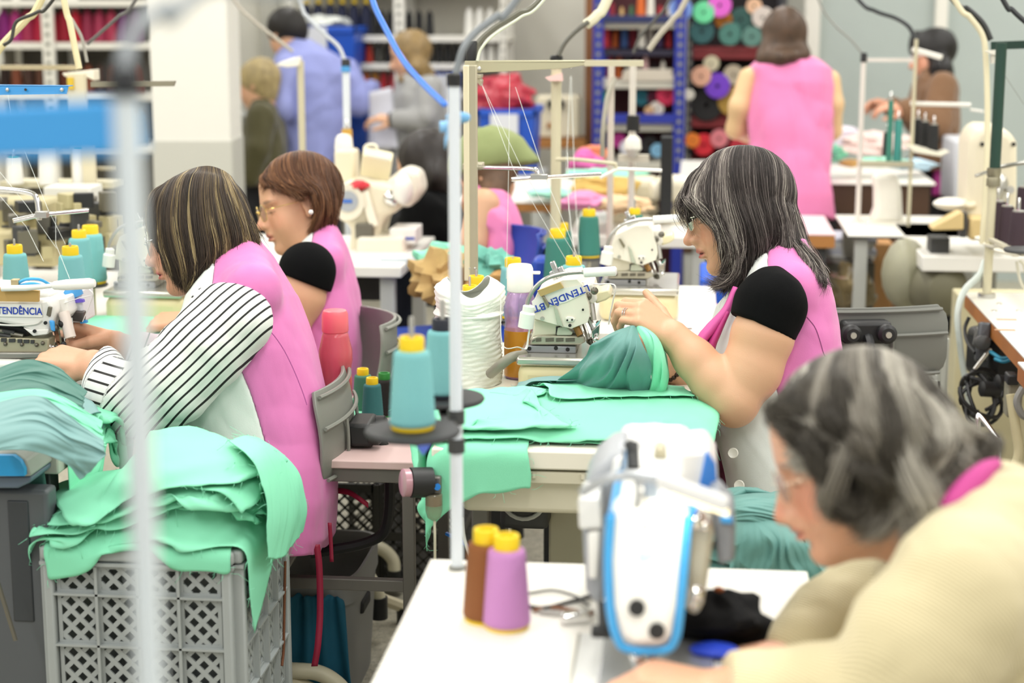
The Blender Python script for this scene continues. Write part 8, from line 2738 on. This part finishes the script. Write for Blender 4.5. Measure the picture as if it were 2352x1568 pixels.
G = drape(sup, .075, .24, (-.112, 3.09), .05, TZ + .09, 27, crumple=.01, steps=80)
cloth(G, 'cloth_strip', M_MINT2, 'narrow mint strip hanging from the cream table before the tray', 'cloth', fray=20, seed=27)
# ---- garment held up to the machine: teal outside, mint inside
hp = P(1452, 742, 3.42)
sup2 = Support([(-.47, .03, 3.08, 4.1, TZ)], -.8, .3, 2.9, 3.9)
sup2.H = np.maximum(sup2.H, sup.H)
G = drape(sup2, .3, .2, (-.155, 3.40), .3, TZ + .1, 35, sp=.011, crumple=.035, steps=80, squeeze=.8)
sup2.lay(G)
cloth(G, 'cloth_piece', M_MINT, 'crumpled mint piece at the foot of the held garment', 'cloth', fray=30, seed=35)
G = drape(sup2, .26, .12, (-.23, 3.46), .35, TZ + .1, 36, sp=.011, crumple=.03, steps=70, squeeze=.85)
sup2.lay(G)
cloth(G, 'cloth_piece', M_TEAL2, 'grey teal edge of cloth lying before the overlock base', 'cloth', fray=20, seed=36)
def fold_sheet(guides, n=96, K=46, nf=6.5, amp=.016, seed=0, tuck=.5):
 """cloth gathered at one end: guides run from the grip to the hem, folds fan out between them"""
 G = np.array([spline([P(*q) for q in gd], K) for gd in guides])
 S = np.array([spline(G[:, k], n) for k in range(K)]).transpose(1, 0, 2)
 u, v = np.linspace(0, 1, n)[:, None], np.linspace(0, 1, K)[None, :]
 ph = u ** 1.3 * nf + .5 * np.sin(v * 3.5 + u * 5 + seed) + .2 * np.sin(v * 8 + u * 13) + .25 * np.sin(v * 5 - u * 9)
 d = np.abs((ph % 1) * 2 - 1) ** .7 - .5
 d2 = np.sin((u * nf * 2.3 + v * 2.2 + .4 * np.sin(v * 7)) * 6.28)
 a = amp * np.clip(v * 2.2, .12, 1)
 d = d * a * (.6 + .4 * np.sin(u * 11 + seed)) + d2 * a * .07 + .55 * amp * np.sin(v * 10 + u * 8) * np.sin(u * 7 + 2 + v * 3) * v
 return S + d[..., None] * (_F * .85 + _R * tuck)
GZ = 3.44
gd = [[(1443, 750, GZ), (1396, 768, GZ - .02), (1346, 806, GZ + .0), (1316, 852, GZ + .05), (1268, 893, GZ + .1)],
   [(1446, 749, GZ), (1406, 784, GZ - .045), (1368, 832, GZ - .03), (1344, 872, GZ + .03), (1322, 906, GZ + .08)],
   [(1450, 748, GZ - .01), (1430, 790, GZ - .06), (1408, 842, GZ - .05), (1396, 882, GZ + .0), (1388, 914, GZ + .05)],
   [(1455, 748, GZ - .01), (1455, 795, GZ - .065), (1454, 846, GZ - .055), (1454, 888, GZ - .01), (1452, 924, GZ + .03)],
   [(1459, 748, GZ), (1476, 795, GZ - .05), (1498, 846, GZ - .03), (1502, 888, GZ + .01), (1498, 927, GZ + .035)]]
cloth(fold_sheet(gd, nf=3.1, amp=.021, seed=1, tuck=.7), 'garment_panel', M_TEAL, 'dark teal side of the garment held up at the overlock', 'garment')
gd = [[(1456, 747, GZ + .005), (1478, 786, GZ - .035), (1492, 838, GZ - .03), (1496, 884, GZ + .0), (1486, 926, GZ + .03)],
   [(1464, 744, GZ), (1497, 774, GZ - .04), (1513, 824, GZ - .045), (1516, 876, GZ - .02), (1504, 928, GZ + .02)],
   [(1472, 744, GZ + .01), (1510, 776, GZ - .02), (1529, 826, GZ - .02), (1533, 876, GZ - .0), (1519, 926, GZ + .03)],
   [(1474, 746, GZ + .03), (1514, 784, GZ + .04), (1531, 830, GZ + .06), (1530, 880, GZ + .08), (1518, 920, GZ + .09)]]
cloth(fold_sheet(gd, 64, 40, 1.7, .013, 4), 'garment_panel', M_MINT, 'mint side of the garment held up at the overlock, nearest the vest', 'garment')
# ---- left table
le = px2(240, 965)[0]
sup = Support([(-2.05, le, 2.97, 4.02, TZ)], -1.9, -.8, 2.7, 3.9)
sup.dome(le - .25, 3.2, .26, .2, TZ - .01, .03, .7)
specs = [((-.16, 3.12), .5, .34, .1, 41, M_DTEAL, 'dark green piece at the bottom, hanging over the blue-sided end'), ((-.06, 3.2), .46, .34, -.25, 42, M_MINT, 'mint piece under the grey teal ones'), ((-.1, 3.18), .44, .3, .3, 43, M_TEAL2, 'grey teal piece with a mint lining showing'),
   ((.0, 3.26), .36, .36, -.1, 44, M_MINT2, 'mint piece falling over the table side'), ((-.1, 3.18), .4, .26, .5, 45, M_TEAL2, 'grey teal piece on top, draping to the table corner'), ((-.2, 3.42), .44, .24, .1, 46, M_TEAL, 'dark teal piece bunched beneath the sewing hands')]
for k, ((dx, y), w, h, a, sd, m_, l) in enumerate(specs):
 G = drape(sup, w, h, (le + dx - .1, y - .03), a, TZ + .10 + .012 * k, sd, crumple=.055 if k == 5 else .045, steps=85, it=6, squeeze=.78 if k == 5 else .85)
 sup.lay(G)
 cloth(G, 'cloth_piece', m_, 'cloth on the left table: ' + l, 'cloth', seed=sd)
# mint cloth on the second table and on the low pink table
sup = Support([(-2.05, pb[0], 4.06, 5.1, TZ)], -1.9, -.6, 3.9, 5.2)
sup.dome(pb[0] - .14, 4.2, .3, .12, TZ - .01, .03, .7)
G = drape(sup, .5, .24, (pb[0] - .14, 4.19), .1, TZ + .1, 51, crumple=.02, steps=70)
cloth(G, 'cloth_piece', M_MINT, 'mint cloth spread on the table before the gold-rimmed glasses', 'cloth', seed=51)
tq = np.array(bpy.data.objects['side_table'].location)
sup = Support([(tq[0] - .23, tq[0] + .23, tq[1] - .22, tq[1] + .38, zt_)], tq[0] - .5, tq[0] + .5, tq[1] - .5, tq[1] + .6)
G = drape(sup, .26, .18, (tq[0] + .06, tq[1] + .26), .4, zt_ + .12, 52, crumple=.03, steps=70)
cloth(G, 'cloth_piece', M_MINT2, 'mint scrap behind the spools on the low pink-topped table', 'cloth', seed=52)
# ---- lap bundle at the right, dark teal
lc = P(1785, 1290, 3.15)
sup = Support([], lc[0] - .6, lc[0] + .6, lc[1] - .5, lc[1] + .5)
sup.dome(lc[0] - .02, lc[1] + .02, .22, .2, lc[2] - .10, .19, .7)
sup.dome(lc[0] + .1, lc[1], .2, .16, lc[2] - .18, .17, .7)
for k, (dx, dy, w, h, a, sd, l) in enumerate(((0, 0, .5, .4, .2, 61, 'lower dark teal cloth bunched on the lap before the white vest front'), (.05, -.02, .46, .36, -.5, 62, 'middle dark teal cloth sliding from the lap'), (-.04, .02, .4, .34, .7, 63, 'top dark teal cloth crumpled on the lap'))):
 G = drape(sup, w, h, (lc[0] + dx, lc[1] + dy), a, lc[2] + .16 + .02 * k, sd, crumple=.09, steps=75, it=6, squeeze=.8)
 sup.lay(G, .006)
 cloth(G, 'cloth_piece', M_TEAL, l, 'cloth', seed=sd)
for gd, nf, am, l in (([[(1655, 1152, 3.06), (1720, 1142, 3.02), (1800, 1150, 3.04), (1856, 1190, 3.1)], [(1660, 1172, 3.03), (1720, 1166, 2.98), (1790, 1180, 3.0), (1852, 1222, 3.06)], [(1664, 1196, 3.02), (1720, 1196, 2.97), (1780, 1216, 2.98), (1846, 1262, 3.04)]], 3.6, .012, 'dark teal cloth folded sideways on top of the lap bundle'),
       ([[(1686, 1188, 3.0), (1678, 1240, 2.98), (1676, 1290, 2.99), (1684, 1336, 3.0)], [(1722, 1184, 2.98), (1736, 1236, 2.95), (1736, 1286, 2.96), (1740, 1340, 2.97)], [(1762, 1190, 2.98), (1790, 1240, 2.95), (1802, 1290, 2.96), (1818, 1340, 2.97)], [(1802, 1202, 3.0), (1850, 1250, 2.98), (1882, 1300, 3.0), (1914, 1338, 3.02)]], 4.6, .014, 'dark teal cloth falling in upright folds from the lap bundle')):
 cloth(fold_sheet(gd, 90, 44, nf, am, 7, .3), 'cloth_piece', M_TEAL, l, 'cloth')
MZ = 3.0
for gd, nf, am, m_, l in (([[(-30, 930, MZ + .1), (80, 908, MZ + .06), (150, 945, MZ), (234, 1012, MZ)], [(-30, 962, MZ + .05), (80, 944, MZ + .02), (160, 985, MZ - .02), (240, 1036, MZ - .01)], [(-30, 1002, MZ), (90, 988, MZ - .02), (172, 1026, MZ - .03), (226, 1062, MZ - .02)], [(-30, 1036, MZ - .01), (60, 1034, MZ - .03), (146, 1062, MZ - .03), (182, 1102, MZ - .02)]], 3.4, .013, M_TEAL2, 'grey teal length sweeping over the blue-sided table end'),
        ([[(-30, 905, MZ + .16), (90, 894, MZ + .14), (170, 925, MZ + .1), (232, 968, MZ + .08)], [(-30, 930, MZ + .12), (90, 915, MZ + .1), (170, 950, MZ + .07), (236, 1000, MZ + .06)], [(-30, 950, MZ + .1), (90, 936, MZ + .08), (160, 975, MZ + .05), (240, 1026, MZ + .04)]], 2.3, .014, M_MINT2, 'mint length between the grey teal one and the striped cuff'),
        ([[(-30, 856, MZ + .3), (60, 826, MZ + .3), (140, 846, MZ + .26), (196, 900, MZ + .2)], [(-30, 884, MZ + .26), (60, 866, MZ + .25), (132, 884, MZ + .2), (190, 925, MZ + .16)], [(-30, 920, MZ + .2), (50, 906, MZ + .19), (120, 914, MZ + .16), (186, 940, MZ + .13)]], 2.6, .017, M_DTEAL, 'dark green length bunched below the sewing hands')):
 cloth(fold_sheet(gd, 90, 50, nf, am, 3, .2), 'cloth_piece', m_, 'cloth on the left table: ' + l, 'cloth')
gd = [[(525, 1012, 3.2), (572, 1050, 3.12), (602, 1110, 3.1), (618, 1190, 3.1), (612, 1284, 3.1)], [(560, 1000, 3.25), (612, 1030, 3.2), (650, 1090, 3.2), (664, 1180, 3.2), (650, 1278, 3.2)], [(592, 1004, 3.35), (652, 1044, 3.32), (690, 1100, 3.32), (702, 1165, 3.33), (690, 1222, 3.33)]]
cloth(fold_sheet(gd, 90, 50, 5.2, .012, 9, .4), 'cloth_piece', M_MINT, 'mint cloth on the grey crate: many-folded length falling at the chair side', 'cloth', fray=60, seed=90, fray_m=M_MINT)
# ---- petrol cloth over the basket
bk = bpy.data.objects['laundry_basket'].location
a, b = P(668, 1540, 4.0), P(830, 1300, 4.0)
sup = Support([(a[0] - .05, b[0] - .0, a[1] - .05, a[1] + .33, b[2] - .03)], a[0] - .5, b[0] + .5, a[1] - .5, a[1] + .7)
bt0 = np.array(((a[0] + b[0]) / 2 + .0, a[1] - .075, b[2] - .02))
def pins_b(u, nx, ny):
 return [((i, ny - 1), bt0 + np.array(((i / (nx - 1) - .5) * .13, -.012 * math.sin(i * 1.3), -.006 * (i % 3)))) for i in range(nx)]
def shape_b(P_, u, v):
 k = v.max() - v
 return np.stack([bt0[0] + u * (.65 + .8 * k) + .05 * k, bt0[1] - .02 + .02 * np.sin(u * 60), bt0[2] - k], -1)
G = drape(sup, .21, .30, bt0[:2], .1, b[2], 71, sp=.012, crumple=.02, steps=60, pins=pins_b, shape=shape_b)
cloth(G, 'cloth_piece', M_PETROL, 'petrol blue cloth hanging over the front of the grey basket', 'cloth', seed=71)
# ribbons, cord
p = spline([P(*q) for q in ((727, 1250, 3.55), (733, 1300, 3.55), (735, 1400, 3.56), (730, 1480, 3.56), (722, 1530, 3.57))], 30)
single(MB().sheet(np.stack([p - _R * .0065, p + _R * .0065 + _F * .003], 1)), 'ribbon', mat('8e1436', .6), 'long dark red ribbon hanging from the pink vest', 'ribbon', solid=.001, auto=180)
p = spline([P(*q) for q in ((757, 1200, 3.6), (760, 1245, 3.6), (762, 1290, 3.6))], 12)
single(MB().sheet(np.stack([p - _R * .004, p + _R * .004], 1)), 'ribbon', mat('8e1436', .6), 'short dark red ribbon end below the chair tube', 'ribbon', solid=.001, auto=180)
p = spline([P(*q) for q in ((768, 1126, 3.75), (800, 1130, 3.72), (825, 1145, 3.7), (846, 1160, 3.7))], 14)
single(MB().sheet(np.stack([p - _U * .006, p + _U * .006], 1)), 'ribbon', mat('9a1a3a', .6), 'dark red ribbon sticking out behind the bent chair tube', 'ribbon', solid=.001, auto=180)
p = [P(*q) for q in ((641, 1288, 3.42), (638, 1350, 3.42), (646, 1400, 3.42), (651, 1450, 3.42), (645, 1495, 3.42), (632, 1528, 3.41))]
p = [np.array((max(q[0], KX1 + .012), q[1], q[2])) for q in p]
single(MB().tube(spline(p, 40), .0028, 6), 'cord', mat('6b3d1f', .7, bump=.6, bscale=400.), 'brown woven cord hanging down the side of the grey crate', 'cord')
# blue tub and shoe at the bottom left
a, b = P(-40, 1640, 3.5), P(92, 1528, 3.5)
t = thing('plastic_tub', 'bright blue plastic tub at the lower left corner beside the crate', 'tub', ((a[0] + b[0]) / 2, a[1] + .15, 0))
v, f = [], []
for s_, z in ((.85, 0.0), (1, b[2]), (.93, b[2]), (.8, .02)):
 for x, y in ((-1, -1), (1, -1), (1, 1), (-1, 1)):
  v.append(((a[0] + b[0]) / 2 + x * s_ * (b[0] - a[0]) / 2, a[1] + .15 + y * s_ * .15, z))
f = [(k * 4 + j, k * 4 + (j + 1) % 4, k * 4 + 4 + (j + 1) % 4, k * 4 + 4 + j) for k in range(3) for j in range(4)] + [(3, 2, 1, 0), (12, 13, 14, 15)]
MB().add(v, f).build('tub_body', mat('1a52d0', .35), t, bevel=.006)
wb = MB()
wbox(wb, 46, 88, 1541, 1568, 3.49, .02)
wb.build('handle_grip', mat('1848bd', .35), t, bevel=.006)
c = P(40, 1500, 3.75)
t = thing('shoe', 'beige lace-up shoe on the floor above the blue tub', 'shoe', (c[0], c[1], 0))
z_ = c[2]
S = [(c[0] + .12, c[1], .045), (c[0] + .02, c[1], .05), (c[0] - .1, c[1], .035)]
MB().tube(spline(S, 16), np.interp(np.linspace(0, 1, 16), (0, .35, .7, 1), (.034, .045, .043, .03)), 14).build('upper', mat('b3ab92', .8), t)
MB().box((c[0] + .01, c[1], .008), (.28, .085, .016)).build('sole', mat('8e8870', .7), t, bevel=.006)
for k in range(4):
 MB().tube([(c[0] - .02 + k * .022, c[1] - .03, .086), (c[0] - .015 + k * .022, c[1] + .03, .088)], .004, 6).build('lace', mat('d8d2c0', .7), t)
# ---------------------------------------------------------------- nearest table, machine, spools, poles
fa, fb = PH(985, 1290, TZ), PH(1853, 1304, TZ)
FX0, FX1, FY1 = fa[0], fb[0], (fa[1] + fb[1]) / 2
ft = slab('sewing_table', 'nearest white sewing table carrying the white and blue machine', FX0, FX1, 1.25, FY1, TZ, .03, mat('f1eee4', .3), mat('cfc5a8', .5), legs=True, legm=M_LGREY, inset=.08)
bx = PH(1338, 1420, TZ)[0]
MB().box(((bx + FX1 - .02) / 2, 1.72, TZ + .0006), (FX1 - .02 - bx, .86, .0012)).build('bed_plate', mat('dfe0dc', .3), ft)
MB().box((bx, 1.72, TZ + .0008), (.004, .86, .0012)).build('bed_joint', mat('a5a49a', .5), ft)
def front_machine():
 Z = 2.08
 Yf = P(1480, 1480, Z)[1]
 t = thing('lockstitch_machine', 'white lockstitch machine with blue edging, seen at its needle end, nearest the camera', 'sewing machine', (P(1480, 1500, Z)[0], Yf + .15, TZ))
 def pp(x, y, dy=0.):
  return PY(x, y, Yf + dy)
 def prism(pts, dy, dep, name, m, parent=t, **k):
  return MB().prism([pp(x, y, dy) for x, y in pts], (0, dep, 0)).build(name, m, parent, **k)
 Mw, Mb, Mg = mat('f3f2ec', .3), mat('3f9edb', .35), mat('a9adb2', .4)
 face = [(1412, 1180), (1404, 1290), (1409, 1395), (1426, 1462), (1450, 1484), (1520, 1486), (1544, 1460), (1554, 1395), (1571, 1180)]
 prism(face, .0, .03, 'face_plate', Mw, bevel=.01, seg=3)
 edge = [(1402, 1185), (1397, 1290), (1402, 1400), (1419, 1468), (1446, 1491), (1524, 1493), (1551, 1467), (1562, 1400), (1572, 1290), (1580, 1185)]
 MB().tube(spline([pp(x, y, .008) for x, y in edge], 70), .0058, 8).build('blue_edging', Mb, t)
 body = [(1404, 1185), (1412, 1168), (1430, 1160), (1556, 1160), (1572, 1168), (1580, 1185), (1566, 1400), (1552, 1470), (1524, 1488), (1446, 1488), (1420, 1466), (1404, 1400), (1400, 1290)]
 prism(body, .02, .06, 'head', Mw, bevel=.008, seg=3)
 prism([(1404, 1190), (1412, 1170), (1430, 1162), (1556, 1162), (1574, 1170), (1584, 1190), (1588, 1320), (1400, 1320)], .075, .35, 'arm', mat('f0f0ea', .3), bevel=.014, seg=3)
 MB().tube([pp(1403, 1186, .01), pp(1407, 1176, .06), pp(1407, 1176, .06) + np.array((0, .34, 0))], .0052, 8).build('blue_edging', Mb, t)
 prism([(1560, 1040), (1622, 1034), (1646, 1070), (1651, 1142), (1600, 1180), (1560, 1120)], .22, .12, 'arm_cover', Mw, bevel=.006)
 prism([(1622, 1038), (1644, 1070), (1649, 1140), (1604, 1124)], .21, .02, 'blue_panel', mat('3f86dd', .35), bevel=.003)
 prism([(1594, 1132), (1602, 1180), (1580, 1186), (1585, 1165)], .015, .03, 'blue_panel', mat('3f86dd', .35), bevel=.003)
 prism([(1340, 1120), (1362, 1080), (1400, 1048), (1438, 1040), (1420, 1110), (1410, 1300), (1340, 1300), (1336, 1200)], .24, .14, 'side_housing', Mg, bevel=.012, seg=3)
 prism([(1410, 1056), (1428, 1050), (1420, 1110), (1400, 1100)], .235, .02, 'white_panel', Mw, bevel=.002)
 prism([(1327, 1150), (1336, 1142), (1376, 1146), (1382, 1214), (1330, 1216)], .16, .08, 'motor_box', mat('e6e6e2', .35), bevel=.008, seg=3)
 prism([(1336, 1215), (1395, 1215), (1396, 1370), (1372, 1400), (1345, 1360)], .17, .12, 'lower_housing', mat('9a9ea3', .4), bevel=.012)
 prism([(1350, 1225), (1376, 1220), (1372, 1330), (1352, 1330)], .16, .02, 'white_panel', Mw, bevel=.003)
 MB().tube([pp(1383, 1380, .06), pp(1386, 1450, .05)], .006, 10).build('lever_rod', M_DGREY, t)
 MB().box(pp(1386, 1450, .05), (.03, .02, .012)).build('lever_end', M_BLACK, t, bevel=.003)
 prism([(1584, 1180), (1632, 1178), (1640, 1230), (1626, 1330), (1616, 1390), (1600, 1420), (1570, 1400)], .07, .1, 'thread_unit', mat('c4c1b2', .4, .2), bevel=.008)
 prism([(1628, 1160), (1650, 1150), (1690, 1196), (1688, 1290), (1650, 1302), (1640, 1230)], .11, .12, 'rear_cover', mat('8f949c', .4), bevel=.01)
 prism([(1655, 1188), (1682, 1192), (1684, 1204), (1655, 1202)], .1, .02, 'blue_panel', mat('2f9be0', .35), bevel=.002)
 for x, y, r in ((1596, 1192, .014), (1598, 1362, .011), (1591, 1382, .008), (1618, 1204, .009)):
  MB().ball(pp(x, y, .045), r).build('tension_stud', M_CHROME, t)
 for x, y in ((1463, 1394), (1509, 1447)):
  MB().lathe([(.0098, 0), (.0098, .005)], pp(x, y, .0), (0, -1, 0), 20).build('hole_plug', M_BLACK, t)
 MB().lathe([(.0022, 0), (.0022, .003)], pp(1485, 1207, .0), (0, -1, 0), 10).build('screw', M_DGREY, t)
 prism([(1466, 1268), (1500, 1266), (1506, 1282), (1480, 1292), (1466, 1288)], -.0008, .001, 'emblem', mat('b9dcf2', .4))
 # gear on top
 prism([(1500, 1052), (1508, 1030), (1522, 1030), (1532, 1054)], .3, .04, 'thread_guide', mat('bdb59a', .4, .3), bevel=.003)
 MB().tube([pp(1452, 1018, .27), pp(1455, 1075, .25)], .008, 10).build('thread_post', M_DGREY, t)
 MB().tube([pp(1452, 1035, .26), pp(1442, 1014, .26)], .006, 10).build('thread_post', M_DGREY, t)
 MB().tube(spline([pp(1458, 1085, .0), pp(1470, 1120, -.005), pp(1464, 1165, -.005)], 12), .005, 8).build('thread_lever', mat('b4b7ba', .3, .5), t)
 MB().box(pp(1496, 1124, -.002), (.018, .012, .02)).build('clip', mat('9aa6b4', .4), t, bevel=.003)
 prism([(1478, 1105), (1492, 1105), (1490, 1160), (1480, 1165)], -.004, .006, 'plunger', mat('dcd4bc', .4), bevel=.002)
 # led lamp on a bent arm
 MB().tube(spline([pp(1338, 1130, .0), pp(1390, 1102, -.02), pp(1440, 1092, -.03), pp(1520, 1100, -.035)], 24), .0058, 8).build('lamp_arm', mat('a8acb0', .35, .4), t)
 a, b = pp(1510, 1100, -.04), pp(1672, 1158, -.05)
 d = (b - a) / np.linalg.norm(b - a)
 n_ = np.cross(d, (0, 1., 0))
 n_ = n_ / np.linalg.norm(n_)
 if n_[2] < 0:
  n_ = -n_
 MB().box((a + b) / 2, (np.linalg.norm(b - a), .022, .016), (d, (0, 1, 0), n_)).build('lamp_housing', mat('e2e2e0', .35), t, bevel=.004)
 MB().box((a + b) / 2 - n_ * .0095 + d * .012, (np.linalg.norm(b - a) * .8, .016, .004), (d, (0, 1, 0), n_)).build('lamp_led', mat('fff0c4', .4, emit=2.2), t)
 lo = area('machine_lamp', tuple((a + b) / 2 - n_ * .014 - np.array((0, .004, 0))), .09, .015, .35, (1, .93, .78))
 lo.rotation_euler = Vector(tuple(n_)).to_track_quat('Z', 'Y').to_euler()
 # needle, foot, bed hump
 MB().tube([pp(1466, 1486, .04), pp(1466, 1530, .04)], .0075, 12).build('needle_bar', M_CHROME, t)
 MB().tube([pp(1500, 1486, .045), pp(1498, 1535, .045)], .006, 12).build('presser_bar', M_CHROME, t)
 MB().ball(pp(1466, 1508, .035), .011).build('needle_clamp', M_CHROME, t)
 MB().box(pp(1490, 1545, .04), (.02, .05, .006)).build('presser_foot', M_CHROME, t, bevel=.002)
 c = pp(1470, 1545, .05)
 MB().box((c[0] + .02, c[1] + .02, TZ + .003), (.14, .2, .006)).build('needle_plate', mat('cfd2d2', .25, .6), t, bevel=.002)
 MB().box((pp(1500, 1300, .4)[0], Yf + .40, TZ + .11), (.1, .09, .22)).build('pillar_body', mat('eeeeea', .3), t, bevel=.015, seg=3)
 MB().lathe([(.055, 0), (.06, .01), (.055, .03), (.02, .034)], (pp(1500, 1080, .42)[0], Yf + .45, pp(1500, 1080, .42)[2]), (0, 1, 0), 24).build('hand_wheel', mat('b9bdc2', .35), t)
 return t
front_machine()
# cables by the machine foot
t = thing('machine_cables', 'thin black and brown cables lying beside the nearest machine', 'cables', PH(1290, 1400, TZ))
for pts, r, c_ in ((((1212, 1392), (1250, 1396), (1300, 1384), (1345, 1372), (1375, 1360)), .0028, '2a2826'), (((1225, 1402), (1262, 1394), (1310, 1400), (1360, 1408)), .0026, '8a5a3a'), (((1215, 1362), (1270, 1355), (1320, 1368), (1352, 1390)), .0018, '55544e'), (((1240, 1404), (1300, 1410), (1365, 1404)), .003, 'b8b7b0')):
 q = [PH(x, y, TZ + .004) for x, y in pts]
 MB().tube(spline(q, 24), r, 6).build('cable', mat(c_, .5), t)
c = PH(1320, 1430, TZ)
t = thing('steel_clip', 'shiny steel guide lying on the white table left of the machine', 'guide', c)
MB().box(c + np.array((0, 0, .008)), (.036, .02, .014), .3).build('guide_body', M_CHROME, t, bevel=.003)
MB().box(c + np.array((.012, -.004, .018)), (.012, .014, .008), .3).build('guide_lip', M_STEEL, t, bevel=.002)
# two spools on the table
spool(PH(1164, 1438, TZ), 'orchid pink spool with yellow tip on the nearest table', mat('cf8ecb', .7, weave=260., bump=.5), 1.0)
spool(PH(1117, 1421, TZ), 'brown spool behind the orchid pink one on the nearest table', mat('8e5526', .7, weave=260., bump=.5), 1.0)
# black work with a blue edge under the hands
c = PH(1640, 1490, TZ)
single(blob(c + np.array((0, .05, .02)), (.07, .06, .035), 30, 18, .14, 21, 2.6), 'cloth_piece', mat('0d0d0f', .85, spec=.15), 'black cloth piece bunched beside the needle of the nearest machine', 'cloth')
single(MB().ball(PH(1640, 1502, TZ) + np.array((0, -.015, .012)), (.032, .02, .008)), 'cloth_tab', mat('2348d8', .6), 'bright blue tab of cloth between the sewing hands', 'cloth tab')
single(MB().ball(PH(1649, 1470, TZ) + np.array((0, .03, .058)), (.007, .007, .004)), 'thread_scrap', mat('b5622c', .7), 'orange scrap of thread on the black cloth', 'thread scrap')
# ---- white pole with the teal spools
pb_ = PH(1050, 1306, TZ)
Zp2 = depth(pb_)
top = P(1044, 178, Zp2)
t = thing('thread_stand', 'white pole with black cap and two black discs holding teal spools', 'thread stand', pb_)
wp = 29 / 2 * Zp2 / FPX
M_PW = mat('dfe6ec', .35)
MB().lathe([(wp, 0), (wp * .95, top[2] - TZ)], pb_, n=20).build('pole', M_PW, t)
MB().lathe([(wp * 1.35, 0), (wp * 1.35, .005), (wp, .006)], pb_, n=20).build('base_collar', M_GREY, t)
MB().lathe([(wp * 1.12, 0), (wp * 1.12, .016), (wp * .9, .018)], (pb_[0], pb_[1], top[2] - .006), n=20).build('end_cap', M_BLACK, t)
for x, y, z, l in ((948, 990, 2.36, 'teal spool with yellow tip on the nearer black disc'), (1018, 915, 2.74, 'teal spool with dark top on the farther black disc')):
 b = P(x, y, z)
 r = 111 * 2.36 / FPX
 MB().lathe([(.01, -.014), (r * .5, -.01), (r * .96, -.004), (r, .0), (r * .97, .0035), (0.001, .004)], b, n=40).build('disc', mat('222326', .55), t)
 MB().bar((pb_[0], pb_[1], b[2] - .016), (b[0], b[1], b[2] - .016), .016, .009).build('disc_arm', M_DGREY, t)
 pin(MB(), b + np.array((0, 0, .003)), .155, .0036).build('pin', M_STEEL, t)
 MB().lathe([(wp * 1.35, -.02), (wp * 1.35, .0)], (pb_[0], pb_[1], b[2]), n=18).build('arm_clamp', M_DGREY, t)
 spool(b + np.array((0, 0, .005)), l, None, 1.0 if z < 2.5 else .98, tip=None if z < 2.5 else mat('232733', .5))
# blue rag knotted on the pole and one below the discs
kn = P(1048, 272, Zp2 - .02)
t = thing('rag_knot', 'light blue rag knotted around the white pole', 'rag', kn)
MB().tube(ring_path(kn + np.array((0, .02, 0)), _R, _F, wp * 1.25, 20), .007, 8, cap=False).build('rag_loop', mat('7db8e8', .75), t)
for pts in (((1048, 272), (1026, 290), (1010, 292)), ((1046, 276), (1030, 300), (1022, 332)), ((1052, 270), (1042, 262), (1030, 272))):
 q = spline([P(x, y, Zp2 - .03) for x, y in pts], 12)
 MB().sheet(np.stack([q - _U * .007, q + _U * .001 - _F * .004, q + _U * .008], 1)).build('rag_end', mat('8fc4ee', .75), t, solid=.002, auto=180)
q = [P(x, y, 2.5) for x, y in ((945, 1008), (1000, 1006), (972, 1046))]
single(MB().prism(q, _F * .003), 'rag_strip', mat('5a74d0', .7), 'blue rag corner hanging under the nearer black disc', 'rag')
# ---- out-of-focus pole at the left, very near the lens
Zn = 1.08
c = P(293, 330, Zn)
t = thing('thread_stand', 'out-of-focus white pole with blue cross arm and black cap, very near the camera', 'thread stand', (c[0], c[1], 0))
wn_ = 33 * Zn / FPX
MB().lathe([(wn_, 0), (wn_, P(293, 215, Zn)[2])], (c[0], c[1], 0), n=24).build('pole', mat('dbe5ea', .35), t)
MB().lathe([(wn_ * 1.15, 0), (wn_ * 1.15, .016), (wn_ * .9, .019)], (c[0], c[1], P(293, 222, Zn)[2]), n=20).build('end_cap', mat('15181c', .5), t)
MB().lathe([(.12, 0), (.12, .012), (.03, .02)], (c[0], c[1], 0), n=24).build('base', M_DGREY, t)
a, b = P(-170, 310, Zn + .03), P(322, 288, Zn)
MB().bar(a, b, .016, .034, up=(0, 0, 1)).build('cross_arm', mat('48a6ec', .4), t, bevel=.002)
